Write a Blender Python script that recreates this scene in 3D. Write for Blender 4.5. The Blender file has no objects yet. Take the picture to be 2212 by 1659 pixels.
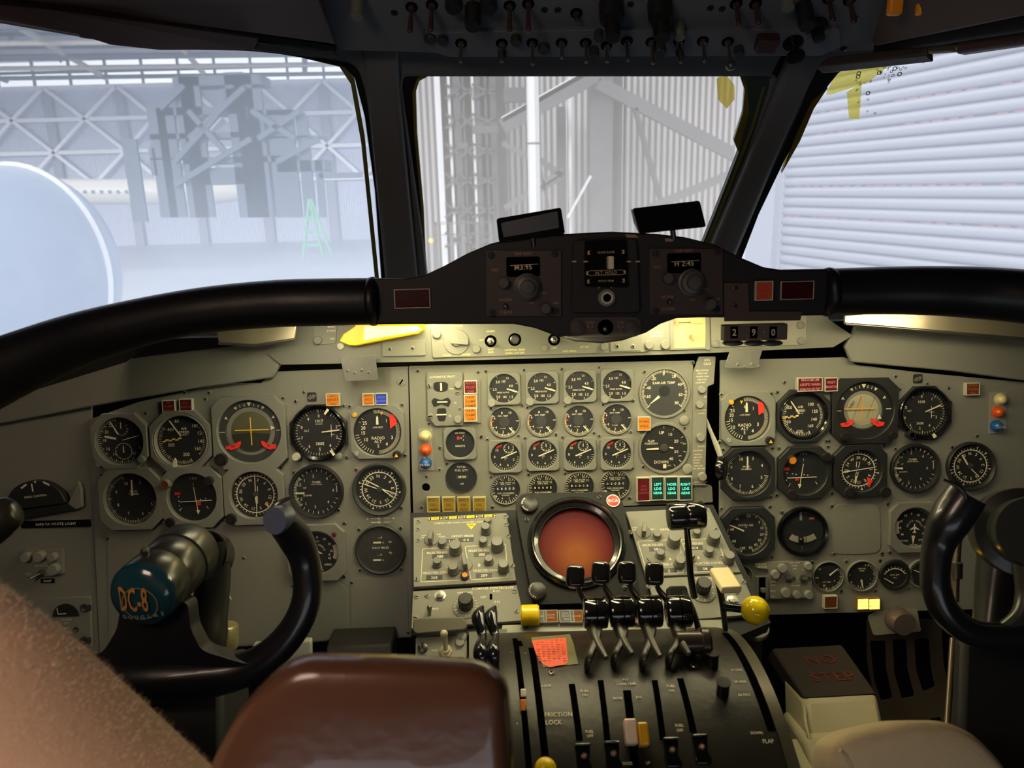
import bpy, math, random
from mathutils import Vector, Matrix
from mathutils.geometry import tessellate_polygon
random.seed(7)
W, H, F = 2212, 1659, 1640.0
SC = bpy.context.scene
COL = SC.collection
PI = math.pi
# ------------------------------------------------------------ camera frame
PITCH, ROLL = math.radians(14.5), math.radians(1.5)
CAM = Vector((0, 0, 1.2))
fw = Vector((0, math.cos(PITCH), -math.sin(PITCH)))
r0 = Vector((1, 0, 0)); u0 = Vector((0, math.sin(PITCH), math.cos(PITCH)))
rt = r0*math.cos(ROLL) - u0*math.sin(ROLL)
up = u0*math.cos(ROLL) + r0*math.sin(ROLL)
cam = bpy.data.objects.new('camera', bpy.data.cameras.new('camera'))
COL.objects.link(cam)
cam.data.sensor_width = 36; cam.data.lens = 36*F/W
cam.data.clip_start = 0.02; cam.data.clip_end = 500
cam.matrix_world = Matrix(((rt.x, up.x, -fw.x, CAM.x), (rt.y, up.y, -fw.y, CAM.y), (rt.z, up.z, -fw.z, CAM.z), (0, 0, 0, 1)))
cam.data.dof.use_dof = True; cam.data.dof.focus_distance = 1.15; cam.data.dof.aperture_fstop = 9.0
SC.camera = cam
def ray(px, py): return fw + rt*((px-W/2)/F) + up*((H/2-py)/F)
def pt(px, py, d): return CAM + ray(px, py)*d
def crop(ox, oy, s): return lambda x, y: (x/s+ox, y/s+oy)
A = crop(0, 680, 3.6867); B = crop(440, 700, 4.6083); C = crop(440, 980, 4.6083); D_ = crop(0, 960, 3.4563)
E = crop(860, 680, 3.95); F_ = crop(1040, 780, 3.95); G_ = crop(1520, 780, 3.1908); H_ = crop(1540, 800, 5.53)
I_ = crop(880, 1080, 4.2538); J_ = crop(1100, 1080, 3.5677); K_ = crop(1000, 1250, 2.9892); L_ = crop(1560, 1060, 3.3926)
M_ = crop(780, 430, 3.4563); N_ = crop(1340, 430, 3.4563); O_ = crop(680, 0, 3.6867); P_ = crop(1240, 0, 2.2757)
RW = crop(0, 0, 2.4578); SW = crop(680, 0, 2.765); TW = crop(1412, 0, 2.765); U_ = crop(0, 1200, 2.0109); V_ = crop(1640, 1300, 3.8671)
X_ = crop(1900, 800, 2.6758)
FULL = lambda x, y: (x, y)
# ------------------------------------------------------------ materials
def lin(c):
    return tuple(((x/255)/12.92 if x/255 <= .04045 else ((x/255+.055)/1.055)**2.4) for x in c) + (1,)
MATS = {}
def mat(name, col, rough=.5, metal=0., spec=.5, emis=None, es=1., noise=.12, scale=30., bump=0., coat=0., bscale=None, trans=0.):
    if name in MATS: return MATS[name]
    m = bpy.data.materials.new(name); m.use_nodes = True
    nt = m.node_tree; b = nt.nodes['Principled BSDF']
    b.inputs['Roughness'].default_value = rough; b.inputs['Metallic'].default_value = metal
    b.inputs['Specular IOR Level'].default_value = spec
    b.inputs['Coat Weight'].default_value = coat
    b.inputs['Transmission Weight'].default_value = trans
    c = lin(col)
    tc = nt.nodes.new('ShaderNodeTexCoord'); n = nt.nodes.new('ShaderNodeTexNoise')
    n.inputs['Scale'].default_value = scale; n.inputs['Detail'].default_value = 4
    nt.links.new(tc.outputs['Object'], n.inputs['Vector'])
    if noise:
        r = nt.nodes.new('ShaderNodeMix'); r.data_type = 'RGBA'
        r.inputs['A'].default_value = tuple(x*(1-noise) for x in c[:3])+(1,)
        r.inputs['B'].default_value = tuple(min(1, x*(1+noise)) for x in c[:3])+(1,)
        nt.links.new(n.outputs['Fac'], r.inputs['Factor'])
        nt.links.new(r.outputs['Result'], b.inputs['Base Color'])
    else: b.inputs['Base Color'].default_value = c
    if bump:
        bp = nt.nodes.new('ShaderNodeBump'); bp.inputs['Strength'].default_value = bump; bp.inputs['Distance'].default_value = .002
        n2 = nt.nodes.new('ShaderNodeTexNoise'); n2.inputs['Scale'].default_value = bscale or scale*6
        nt.links.new(tc.outputs['Object'], n2.inputs['Vector'])
        nt.links.new(n2.outputs['Fac'], bp.inputs['Height']); nt.links.new(bp.outputs['Normal'], b.inputs['Normal'])
    if emis:
        b.inputs['Emission Color'].default_value = lin(emis); b.inputs['Emission Strength'].default_value = es
    MATS[name] = m
    return m
PAINT = mat('panel_paint', (134, 134, 124), .62, spec=.3, noise=.05, scale=9, bump=.12, bscale=700)
PAINT2 = mat('panel_paint_lighter', (148, 148, 137), .5, spec=.4, noise=.05, scale=9)
FRAMEG = mat('instrument_grey', (130, 131, 122), .45, noise=.05)
FRAMEB = mat('instrument_black', (38, 40, 40), .45, noise=.1)
BLACKG = mat('gloss_black', (16, 16, 17), .18, noise=.1, coat=.4)
BLACKM = mat('matte_black', (22, 23, 25), .7, noise=.2)
DIAL = mat('dial_black', (42, 43, 44), .42, noise=.12, scale=60)
DIALG = mat('dial_grey', (62, 64, 64), .45, noise=.1)
CREAM = mat('marking_cream', (235, 228, 196), .6, noise=0)
CREAMD = mat('marking_dim', (150, 146, 128), .6, noise=0)
YEL = mat('marking_yellow', (240, 200, 60), .5, noise=0)
ORL = mat('pointer_orange', (235, 170, 80), .5, noise=0)
REDM = mat('flag_red', (255, 62, 50), .5, noise=0)
REDL = mat('mark_red', (215, 50, 40), .5, noise=0)
STEEL = mat('steel', (150, 148, 140), .3, metal=.9, noise=.2)
STEELD = mat('dark_steel', (84, 82, 78), .33, metal=.8, noise=.25, scale=60)
KNOBG = mat('knob_grey', (118, 118, 110), .45, noise=.08)
KNOBB = mat('knob_black', (34, 33, 32), .4, noise=.1)
HOLE = mat('hole_black', (4, 4, 4), .9, noise=0, spec=0.)
LR = mat('lens_dark_red', (96, 18, 26), .35, noise=.1)
LO = mat('lens_amber', (214, 128, 30), .35, noise=.1, emis=(214, 120, 20), es=.06)
LOD = mat('lens_amber_dim', (116, 64, 24), .7, noise=.1, spec=.1)
LB = mat('lens_blue', (40, 62, 190), .35, noise=.1)
LY = mat('lens_yellow_brown', (168, 140, 46), .4, noise=.1)
LHOT = mat('lens_lit', (255, 190, 60), .4, noise=0, emis=(255, 196, 60), es=7)
LTXT = mat('lens_text', (90, 60, 30), .6, noise=0)
WTXT = mat('white_text', (226, 222, 205), .6, noise=0)
RTXT = mat('red_dim_text', (170, 90, 90), .6, noise=0)
LFR = mat('light_housing', (196, 194, 176), .4, noise=.05)
GGREEN = mat('lens_green_dark', (34, 62, 58), .35, noise=.1)
GTXT = mat('lit_green_text', (120, 255, 220), .5, noise=0, emis=(90, 255, 215), es=1.1)
# ------------------------------------------------------------ planes & things
class Plane:
    def __init__(s, P, U, V):
        s.P = Vector(P); s.U = Vector(U).normalized(); s.N = s.U.cross(Vector(V)).normalized(); s.V = s.N.cross(s.U)
    def hit(s, px, py, dz=0):
        d = ray(px, py); P = s.P + s.N*dz
        return CAM + d*((P-CAM).dot(s.N)/d.dot(s.N))
def plane3(a, b, c):  # a left, b right, c above a
    return Plane(a, b-a, c-a)
class T:
    pass
def tag(o, label=None, cat=None, group=None, kind=None):
    if label: o['label'] = label
    if cat: o['category'] = cat
    if group: o['group'] = group
    if kind: o['kind'] = kind
def thing(name, pl, px, py, label=None, cat=None, group=None, off=0, rot=0, kind=None, d=None):
    t = T(); t.px, t.py, t.pl = px, py, pl
    o = bpy.data.objects.new(name, None); o.empty_display_size = .01
    COL.objects.link(o)
    if pl is None:
        p = pt(px, py, d); U, V, N = Vector((1, 0, 0)), Vector((0, 0, 1)), Vector((0, -1, 0))
    else:
        k0 = (pl.hit(px, py)-CAM).dot(fw)/F
        p = pl.hit(px, py, off*k0); U, V, N = pl.U, pl.V, pl.N
    t.k = (p-CAM).dot(fw)/F
    m = Matrix(((U.x, V.x, N.x, p.x), (U.y, V.y, N.y, p.y), (U.z, V.z, N.z, p.z), (0, 0, 0, 1)))
    if rot: m = m @ Matrix.Rotation(rot, 4, 'Z')
    o.matrix_world = m; t.o = o; t.m = m; t.p = p
    tag(o, label, cat, group, kind)
    t.mi = m.inverted()
    return t
def loc(t, c, x, y, dz=0):   # crop coords -> local px units on the thing's plane
    px, py = c(x, y)
    q = t.mi @ t.pl.hit(px, py, dz*t.k + (t.p-t.pl.P).dot(t.pl.N))
    return (q.x/t.k, q.y/t.k)
def locs(t, c, pts): return [loc(t, c, x, y) for x, y in pts]
_tx = {}
def textgeo(s):
    if s in _tx: return _tx[s]
    cu = bpy.data.curves.new('t', 'FONT'); cu.body = s; cu.size = 1; cu.align_x = 'CENTER'; cu.resolution_u = 2; cu.offset = .012
    cu.space_character = 1.05
    o = bpy.data.objects.new('t', cu); COL.objects.link(o)
    bpy.context.view_layer.update()
    me = bpy.data.meshes.new_from_object(o.evaluated_get(bpy.context.evaluated_depsgraph_get()))
    v = [(p.co.x, p.co.y-.34) for p in me.vertices]; f = [tuple(q.vertices) for q in me.polygons]
    bpy.data.objects.remove(o); bpy.data.meshes.remove(me); bpy.data.curves.remove(cu)
    _tx[s] = (v, f)
    return _tx[s]
def rshape(half, cham=0, hy=None):
    hy = hy or half
    def r(a):
        c, s = abs(math.cos(a))+1e-9, abs(math.sin(a))+1e-9
        v = min(half/c, hy/s)
        if cham: v = min(v, (half+hy-cham)/(c+s))
        return v
    return r
def angs(half, cham=0, hy=None, n=64):
    hy = hy or half
    L = [2*PI*i/n for i in range(n)]
    for sx in (1, -1):
        for sy in (1, -1):
            if cham: L += [math.atan2(sy*(hy-cham), sx*half) % (2*PI), math.atan2(sy*hy, sx*(half-cham)) % (2*PI)]
            else: L.append(math.atan2(sy*hy, sx*half) % (2*PI))
    return sorted(set(round(x, 6) for x in L))
class G:
    def __init__(s, k=None): s.v = []; s.f = []; s.mi = []; s.m = 0; s.X = None; s.k = k
    def add(s, v, f):
        n = len(s.v)
        if s.X is not None: v = [s.X @ Vector(p) for p in v]
        s.v += [tuple(p) for p in v]
        for q in f:
            s.f.append(tuple(i+n for i in q)); s.mi.append(s.m)
        return s
    def poly(s, P, z): return s.add([(x, y, z) for x, y in P], [tuple(range(len(P)))])
    def prism(s, P, z0, z1, back=True):
        a = sum(P[i][0]*P[(i+1) % len(P)][1]-P[(i+1) % len(P)][0]*P[i][1] for i in range(len(P)))
        if a < 0: P = P[::-1]
        n = len(P)
        v = [(x, y, z0) for x, y in P]+[(x, y, z1) for x, y in P]
        f = [tuple(range(n, 2*n))]+[(i, (i+1) % n, n+(i+1) % n, n+i) for i in range(n)]
        if back: f.append(tuple(range(n-1, -1, -1)))
        return s.add(v, f)
    def holed(s, P, holes, z0, z1):
        loops = [[Vector((x, y, 0)) for x, y in L] for L in [P]+holes]
        tri = tessellate_polygon(loops)
        fl = [p for L in loops for p in L]; n = len(fl)
        v = [(p.x, p.y, z1) for p in fl]+[(p.x, p.y, z0) for p in fl]
        f = []
        for t in tri:
            a, b, c = [fl[i] for i in t]
            if (b-a).cross(c-a).z < 0: t = (t[0], t[2], t[1])
            f += [tuple(t), (t[2]+n, t[1]+n, t[0]+n)]
        o = 0
        for li, L in enumerate(loops):
            m = len(L)
            ar = sum(L[i].x*L[(i+1) % m].y-L[(i+1) % m].x*L[i].y for i in range(m))
            fl2 = (ar > 0) == (li == 0)
            for i in range(m):
                a, b = o+i, o+(i+1) % m
                f.append((a, a+n, b+n, b) if fl2 else (b, b+n, a+n, a))
            o += m
        return s.add(v, f)
    def box(s, x0, y0, x1, y1, z0, z1): return s.prism([(x0, y0), (x1, y0), (x1, y1), (x0, y1)], z0, z1)
    def rect(s, cx, cy, w, h, z, rot=0):
        c, q = math.cos(rot), math.sin(rot)
        return s.poly([(cx+a*c-b*q, cy+a*q+b*c) for a, b in ((-w/2, -h/2), (w/2, -h/2), (w/2, h/2), (-w/2, h/2))], z)
    def disc(s, x, y, r, z, n=40, ry=None):
        ry = ry or r
        return s.poly([(x+r*math.cos(2*PI*i/n), y+ry*math.sin(2*PI*i/n)) for i in range(n)], z)
    def lathe(s, x, y, prof, n=32, fl=0, fd=0, cap=True):
        v = []; f = []
        for r, z in prof:
            for i in range(n):
                a = 2*PI*i/n; rr = r
                if fl and r > 0: rr = r*(1-fd*(1 if (i*fl//n*2 != (i*fl*2)//n) else 0))
                v.append((x+rr*math.cos(a), y+rr*math.sin(a), z))
        for j in range(len(prof)-1):
            for i in range(n):
                f.append((j*n+i, j*n+(i+1) % n, (j+1)*n+(i+1) % n, (j+1)*n+i))
        if cap: f.append(tuple(range((len(prof)-1)*n, len(prof)*n)))
        return s.add(v, f)
    def plate(s, half, cham, R, prof_o, prof_i, cx=0, cy=0, hy=None, ox=0, oy=0):
        """outer chamfered square centred (ox,oy), inner round hole radius R centred 0; prof_o [(inset,z)] outwards->front, prof_i [(dr,z)] front->in"""
        L = angs(half, cham, hy); rs = rshape(half, cham, hy); n = len(L)
        v = []; rows = 0
        for d, z in prof_o:
            for a in L:
                r = rs(a)-d; v.append((ox+r*math.cos(a), oy+r*math.sin(a), z))
            rows += 1
        for d, z in prof_i:
            for a in L:
                X, Y = ox+rs(a)*math.cos(a), oy+rs(a)*math.sin(a); q = math.atan2(Y, X)
                v.append((cx+(R+d)*math.cos(q), cy+(R+d)*math.sin(q), z))
            rows += 1
        f = [(j*n+i, j*n+(i+1) % n, (j+1)*n+(i+1) % n, (j+1)*n+i) for j in range(rows-1) for i in range(n)]
        return s.add(v, f)
    def sector(s, cx, cy, r0, r1, a0, a1, z, n=None):  # degrees clockwise from top
        n = n or max(2, int(abs(a1-a0)/6)+1); P = []
        for i in range(n+1):
            a = math.radians(a0+(a1-a0)*i/n); P.append((a, 0))
        v = []; f = []
        for a, _ in P:
            v += [(cx+r0*math.sin(a), cy+r0*math.cos(a), z), (cx+r1*math.sin(a), cy+r1*math.cos(a), z)]
        for i in range(n): f.append((2*i, 2*i+1, 2*i+3, 2*i+2) if a1 < a0 else (2*i, 2*i+2, 2*i+3, 2*i+1))
        return s.add(v, f)
    def ticks(s, cx, cy, r0, r1, a0, a1, n, w, z, major=0, rm=None, wm=None):
        for i in range(n+1):
            a = math.radians(a0+(a1-a0)*i/n); q0 = r0; ww = w
            if major and i % major == 0: q0 = rm if rm is not None else r0-3; ww = wm or w*1.6
            m = (q0+r1)/2; s.rect(cx+m*math.sin(a), cy+m*math.cos(a), ww, r1-q0, z, -a)
        return s
    def text(s, t, x, y, size, z, rot=0, sx=1.):
        v, f = textgeo(t); c, q = math.cos(rot), math.sin(rot)
        return s.add([(x+(a*sx*c-b*q)*size, y+(a*sx*q+b*c)*size, z) for a, b in v], f)
    def tube(s, P, R, n=14, caps=True, sq=1.):
        P = [Vector(p) for p in P]
        if not isinstance(R, (list, tuple)): R = [R]*len(P)
        v = []; f = []; N0 = None
        for i, p in enumerate(P):
            d = (P[min(i+1, len(P)-1)]-P[max(i-1, 0)]).normalized()
            if N0 is None: N0 = d.orthogonal().normalized()
            else: N0 = (N0-d*N0.dot(d)).normalized()
            Bn = d.cross(N0)
            for j in range(n):
                a = 2*PI*j/n; v.append(p+(N0*math.cos(a)+Bn*math.sin(a)*sq)*R[i])
        m = len(P)
        for i in range(m-1):
            for j in range(n): f.append((i*n+j, i*n+(j+1) % n, (i+1)*n+(j+1) % n, (i+1)*n+j))
        if caps: f += [tuple(range(n-1, -1, -1)), tuple(range((m-1)*n, m*n))]
        return s.add(v, f)
    def ball(s, c, r, n=20, sc=(1, 1, 1)):
        v = []; f = []; m = n//2
        for i in range(m+1):
            t = PI*i/m
            for j in range(n):
                a = 2*PI*j/n; v.append((c[0]+r*sc[0]*math.sin(t)*math.cos(a), c[1]+r*sc[1]*math.sin(t)*math.sin(a), c[2]+r*sc[2]*math.cos(t)))
        for i in range(m):
            for j in range(n): f.append((i*n+j, (i+1)*n+j, (i+1)*n+(j+1) % n, i*n+(j+1) % n))
        return s.add(v, f)
    def build(s, name, mats, par=None, bevel=0, ang=40, k=None, world=False, seg=2, sub=0):
        me = bpy.data.meshes.new(name)
        if par is not None:
            k = k or par.k
            if world: V = [tuple(par.mi @ Vector(p)) for p in s.v]
            else: V = [(x*k, y*k, z*k) for x, y, z in s.v]
        else:
            k = 1; V = s.v
        me.from_pydata(V, [], s.f)
        for m in (mats if isinstance(mats, list) else [mats]): me.materials.append(m)
        me.polygons.foreach_set('material_index', s.mi)
        me.polygons.foreach_set('use_smooth', [True]*len(s.f))
        me.update(); me.set_sharp_from_angle(angle=math.radians(ang))
        o = bpy.data.objects.new(name, me); COL.objects.link(o)
        if par is not None: o.parent = par.o if isinstance(par, T) else par
        if bevel:
            b = o.modifiers.new('b', 'BEVEL'); b.width = bevel*(k if not world else 1); b.segments = seg; b.limit_method = 'ANGLE'; b.angle_limit = math.radians(30); b.harden_normals = False
        if sub:
            b = o.modifiers.new('s', 'SUBSURF'); b.levels = sub; b.render_levels = sub
        return o
def spline(P, n=6):
    P = [Vector(p) for p in P]; out = []
    for i in range(len(P)-1):
        a, b, c, d = P[max(i-1, 0)], P[i], P[i+1], P[min(i+2, len(P)-1)]
        for j in range(n):
            t = j/n
            out.append(.5*((2*b)+(c-a)*t+(2*a-5*b+4*c-d)*t*t+(3*b-a-3*c+d)*t**3))
    out.append(P[-1]); return out
def roundpoly(P, r=6, n=4):
    out = []; m = len(P)
    for i in range(m):
        a, b, c = Vector(P[i-1][:2]), Vector(P[i][:2]), Vector(P[(i+1) % m][:2])
        rr = P[i][2] if len(P[i]) > 2 else r
        rr = min(rr, (a-b).length*.45, (c-b).length*.45)
        p, q = b+(a-b).normalized()*rr, b+(c-b).normalized()*rr
        for j in range(n+1):
            t = j/n; w = p*(1-t)**2+b*2*t*(1-t)+q*t*t; out.append((w.x, w.y))
    return out
def bez(t, shape, half, cham, R, m, zf=7, zmul=1.5, zi=1, lip=1.5, name='bezel', ox=0, oy=0, hy=None, ring=None):
    g = G(); zf = zf*zmul if shape != 'round' else zf
    if shape == 'round':
        g.lathe(0, 0, [(half, 0), (half, zf-2), (half-1.5, zf), (R+lip, zf), (R, zf-1.5), (R, zi)], 56, cap=False)
    else:
        g.plate(half, cham, R, [(0, 0), (0, zf-1.2), (1.2, zf)], [(lip, zf), (0, zf-1.5), (0, zi)], ox=ox, oy=oy, hy=hy)
    return g.build(name, m, t)
def ptr(t, a, b, w0, w1, z, m, name='pointer', ext=0, tip=True):
    a, b = Vector(a), Vector(b); d = (b-a).normalized(); n = Vector((-d.y, d.x))
    P = [a-n*w0/2, b-n*w1/2]+([b+d*w1*.9] if tip else [])+[b+n*w1/2, a+n*w0/2]
    g = G(); g.prism([(p.x, p.y) for p in P], z-.5, z)
    return g.build(name, m, t)
def knob(t, x, y, r, h, m, name='knob', fl=0, z=0, cap=None, skirt=0):
    g = G()
    pr = [(r, z), (r, z+h*.85), (r*.88, z+h), (0.01, z+h)]
    if skirt: g.lathe(x, y, [(r+skirt, z), (r+skirt, z+h*.25), (r+skirt-1, z+h*.3), (r*.9, z+h*.3)], 28)
    if fl: g.lathe(x, y, pr, fl*4, fl, .09)
    else: g.lathe(x, y, pr, 24)
    mm = [m]
    if cap: g.m = 1; g.disc(x, y, r*.6, z+h+.15, 16); mm.append(cap)
    return g.build(name, mm, t)
_scr = {}
def screw(t, x, y, r=5.5, z=0, kind='cross', m=None):
    key = (r, kind, round(t.k*1e6), m.name if m else '')
    rot = random.random()*3
    if key in _scr:
        o = _scr[key].copy(); COL.objects.link(o); o.parent = t.o
    else:
        g = G(); g.lathe(0, 0, [(r, 0), (r*.95, 1), (r*.6, 2), (0.01, 2.3)], 16); g.m = 1
        g.rect(0, 0, r*1.3, r*.3, 2.45)
        if kind == 'cross': g.rect(0, 0, r*.3, r*1.3, 2.45)
        o = g.build('screw', [m or FRAMEG, HOLE], t); _scr[key] = o
    o.location = (x*t.k, y*t.k, z*t.k); o.rotation_euler = (0, 0, rot)
    return o
def annun(pl, c, x, y, w, h, lens, lines, label, tm=None, group=None, off=0, ts=None, name='annunciator_light', house=None, depth=12, rot=0, hf=None, split=None):
    px, py = c(x, y)
    t = thing(name, pl, px, py, label, 'warning light', group, off=off, rot=rot)
    g = G(); g.holed([(-w/2, -h/2), (w/2, -h/2), (w/2, h/2), (-w/2, h/2)], [[(-w/2+2, -h/2+2), (w/2-2, -h/2+2), (w/2-2, h/2-2), (-w/2+2, h/2-2)]], depth-2, depth)
    g.box(-w/2, -h/2, w/2, h/2, 0, depth-1.9)
    g.build('housing', house or LFR, t, bevel=.6)
    g = G(); g.poly([(-w/2+2, -h/2+2), (w/2-2, -h/2+2), (w/2-2, h/2-2), (-w/2+2, h/2-2)], depth-.9)
    g.m = 1
    n = len(lines); ts = ts or min(h*.26, 11)
    for i, s in enumerate(lines):
        wd = max(.1, len(s)*.62*ts); sx = min(1., (w-7)/wd)
        g.text(s, 0, (n-1)*ts*.62-i*ts*1.24, ts, depth-.6, 0, sx)
    g.build('lens', [lens, tm or LTXT], t)
    return t
def pilot_lamp(t, x, y, r, m, h=9, name='lamp', ring=FRAMEG, txt=None):
    g = G(); g.lathe(x, y, [(r+3, 0), (r+3, 4), (r, 5), (r, h*.6), (r*.9, h*.9), (r*.5, h*1.15), (.01, h*1.2)], 24)
    mm = [m]
    if txt: g.m = 1; g.text(txt, x, y-1, r*.62, h*1.3); mm.append(WTXT)
    return g.build(name, mm, t)
MP = Plane(pt(1106, 1000, 1.15), (1, 0, 0), (0, math.sin(math.radians(10)), math.cos(math.radians(10))))
# ------------------------------------------------------------ main instrument panel sheets
def sheet(name, pl, P, label, cat, m=PAINT, th=6, off=0, holes=[], bevel=.8, anchor=None, part='plate', rr=3):
    ax, ay = anchor or (sum(p[0] for p in P)/len(P), sum(p[1] for p in P)/len(P))
    t = thing(name, pl, ax, ay, label, cat, off=off)
    g = G(); Q = [loc(t, FULL, p[0], p[1])+tuple(p[2:]) for p in P]
    Q = roundpoly(Q, rr)
    g.holed(Q, [[loc(t, FULL, x, y) for x, y in h] for h in holes], -th, 0)
    g.build(part, m, t, bevel=bevel)
    return t
def circ(x, y, r, n=24): return [(x+r*math.cos(2*PI*i/n), y-r*math.sin(2*PI*i/n)) for i in range(n)]
captp = sheet('instrument_panel', MP, [(562, 828), (596, 803), (881, 792), (891, 1376), (216, 1413), (199, 1040), (196, 905), (300, 868), (440, 838), (500, 828)],
              'grey sheet metal panel on the left carrying the clock, airspeed and horizon gauges', 'panel', anchor=(550, 1100))
ctrp = sheet('instrument_panel', MP, [(883, 791), (1497, 779), (1500, 1040), (1538, 1050), (1540, 1085), (893, 1112)],
             'grey centre panel carrying the four columns of engine gauges', 'panel', anchor=(1210, 940), holes=[circ(920, 1053, 9)])
fop = sheet('instrument_panel', MP, [(1556, 778), (1826, 772), (1850, 788), (2000, 806), (2320, 836), (2320, 1310), (1560, 1331), (1554, 1100)],
            'grey sheet metal panel on the right behind the black ringed gauges', 'panel', anchor=(1800, 1050))
sidep = sheet('side_console', MP, [(-120, 900), (60, 870), (197, 835), (197, 1040), (214, 1412), (-120, 1425)],
              'dark shaded grey side panel at far left with the speed control indicator', 'panel', off=-4, anchor=(90, 1150))
# seams and raised blank covers on the captain side
def cover(par, P, z0=0, z1=1.6, m=PAINT, name='cover_plate', rr=5, bevel=.5):
    g = G(); g.prism(roundpoly([loc(par, FULL, *p[:2]) for p in P], rr), z0, z1); return g.build(name, m, par, bevel=bevel)
cover(captp, [(232, 1150), (618, 1146), (632, 1270), (640, 1386), (236, 1408)])
cover(captp, [(642, 1262), (735, 1258), (750, 1275), (751, 1380), (650, 1386)])
cover(captp, [(756, 1250), (880, 1245), (884, 1372), (758, 1379)])
SCR = [(453, 848), (445, 862), (399, 848), (316, 893), (657, 847), (659, 882), (612, 860), (639, 867), (743, 876), (756, 878), (869, 874), (875, 984), (621, 990), (749, 988),
       (608, 1010), (635, 1020), (770, 1014), (867, 1097), (732, 1102), (744, 1130), (221, 1026), (357, 1022), (490, 1015), (351, 1130), (482, 1123), (234, 1163), (527, 1205), (760, 1258), (744, 1245),
       (632, 1265), (882, 1366), (751, 1374), (776, 1143), (866, 1140), (778, 1231), (866, 1229), (475, 1252), (448, 805)]
for x, y in SCR: screw(captp, *loc(captp, FULL, x, y), r=5, z=.4)
for x, y in [(867, 825)]: screw(captp, *loc(captp, FULL, x, y), r=10, z=.3, kind='slot')
for x, y in [(903, 801), (1033, 804), (1050, 802), (1132, 799), (1213, 797), (1294, 794), (927, 915), (951, 967), (950, 1014), (1040, 942), (1053, 949), (1039, 975-30+0), (1120, 941), (1134, 946), (1201, 938), (1215, 944),
             (1283, 935), (1294, 941), (1362, 933), (1128, 875), (966, 1001), (922, 1029), (911, 1095), (1064, 1095), (1392, 803), (1368, 866), (1477, 887), (1478, 924), (1389, 1008), (1366, 1010), (1359, 1075), (1496, 783), (1061, 882), (1139, 880), (1221, 877), (1302, 874),
             (1061, 1030), (1142, 1025), (1221, 1022)]:
    screw(ctrp, *loc(ctrp, FULL, x, y), r=4.6, z=.4)
for x, y in [G_(120, 230), G_(465, 225), G_(505, 215), G_(555, 145), G_(1320, 105), G_(1350, 195), G_(1685, 188), G_(1537, 155), G_(845, 550), G_(862, 552), G_(108, 560), G_(132, 610), G_(470, 600), G_(518, 600), G_(855, 590),
             G_(1237, 580), G_(1317, 605), G_(462, 935), G_(500, 922), G_(882, 912), G_(122, 1015), G_(455, 1003), G_(538, 1040), G_(880, 998), G_(1265, 985), G_(470, 1350), G_(1225, 1322), G_(895, 1328), G_(1277, 1315),
             G_(747, 1387), G_(980, 1380), G_(1212, 1370), G_(945, 1580), G_(1182, 1580), G_(1410, 1562), G_(1708, 590), G_(1880, 515)]:
    screw(fop, *loc(fop, FULL, x, y), r=5, z=.4)
cover(fop, [G_(880, 985), G_(1210, 985), G_(1222, 1325), G_(885, 1330)][0:0] or [G_(925, 985), G_(1180, 985), G_(1213, 1020), G_(1220, 1290), G_(1180, 1325), G_(930, 1332), G_(885, 1300), G_(880, 1030)], rr=6)
for c0, x, y, t_, lab in ((B, 1078, 725, captp, 0), (G_, 1475, 122, fop, 1)):
    px, py = c0(x, y); v = thing('vent_grille', MP, px, py, ['small square striped vent above the captain altimeter', 'small black striped vent above the right altimeter'][lab], 'vent')
    g = G(); g.prism(roundpoly([(-10, -10), (10, -10), (10, 10), (-10, 10)], 4), 0, 1.5); g.build('frame', FRAMEB, v)
    g = G(); [g.rect(q, 0, 2, 15-abs(q), 1.8, -.7) for q in (-5, 0, 5)]; g.build('slat', CREAMD, v)
# ------------------------------------------------------------ captain gauges
def crown(g, t, c, items, size, z=2.0, rot=False, sx=.9):
    for s, x, y in items:
        a, b = loc(t, c, x, y); g.text(s, a, b, size, z, (-math.atan2(a, b) if rot else 0), sx)
def dialdisc(r, n=48, zi=1.2): g = G(); g.disc(0, 0, r, zi, n); g.m = 1; return g
# clock
t = thing('clock', MP, *A(975, 1000), 'round cockpit clock with two small subdials, leftmost gauge of the left panel', 'clock')
bez(t, 'sq', 60, 26, 51, FRAMEG, zf=10)
g = dialdisc(52); g.ticks(0, 0, 46, 50, 150, 345, 36, 1.1, 2, 3, 43, 1.5)
crown(g, t, A, [('20', 852, 932), ('18', 835, 1000), ('16', 863, 1066), ('14', 917, 1108), ('10', 1073, 1103), ('8', 1116, 1057), ('22', 885, 880)], 9.5)
sx_, sy_ = loc(t, A, 990, 1085); g.sector(sx_, sy_, 17, 18, 0, 360, 2); g.ticks(sx_, sy_, 15, 17, 0, 330, 11, .8, 2)
s2, s3 = loc(t, A, 968, 905); g.sector(s2, s3, 14.5, 15, 90, 270, 2); g.ticks(s2, s3, 11, 14.5, 60, 300, 8, .8, 2)
g.build('dial', [DIAL, CREAM], t)
ptr(t, loc(t, A, 948, 950), loc(t, A, 888, 858), 3, 2, 4, CREAM); ptr(t, loc(t, A, 932, 985), loc(t, A, 850, 970), 4.5, 5, 4, CREAM)
ptr(t, loc(t, A, 985, 996), loc(t, A, 1125, 955), 1.6, 1.6, 5, CREAM, 'second_hand'); ptr(t, (sx_, sy_-3), (sx_, sy_+12), 3, 1.5, 3.4, CREAM); ptr(t, (s2, s3), (s2, s3+13), 2, 1.5, 3.4, CREAM)
knob(t, *loc(t, A, 1155, 1140), 8, 12, FRAMEG, z=8); knob(t, *loc(t, A, 812, 1180), 7, 6, PAINT2, 'button', z=8)
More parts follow.
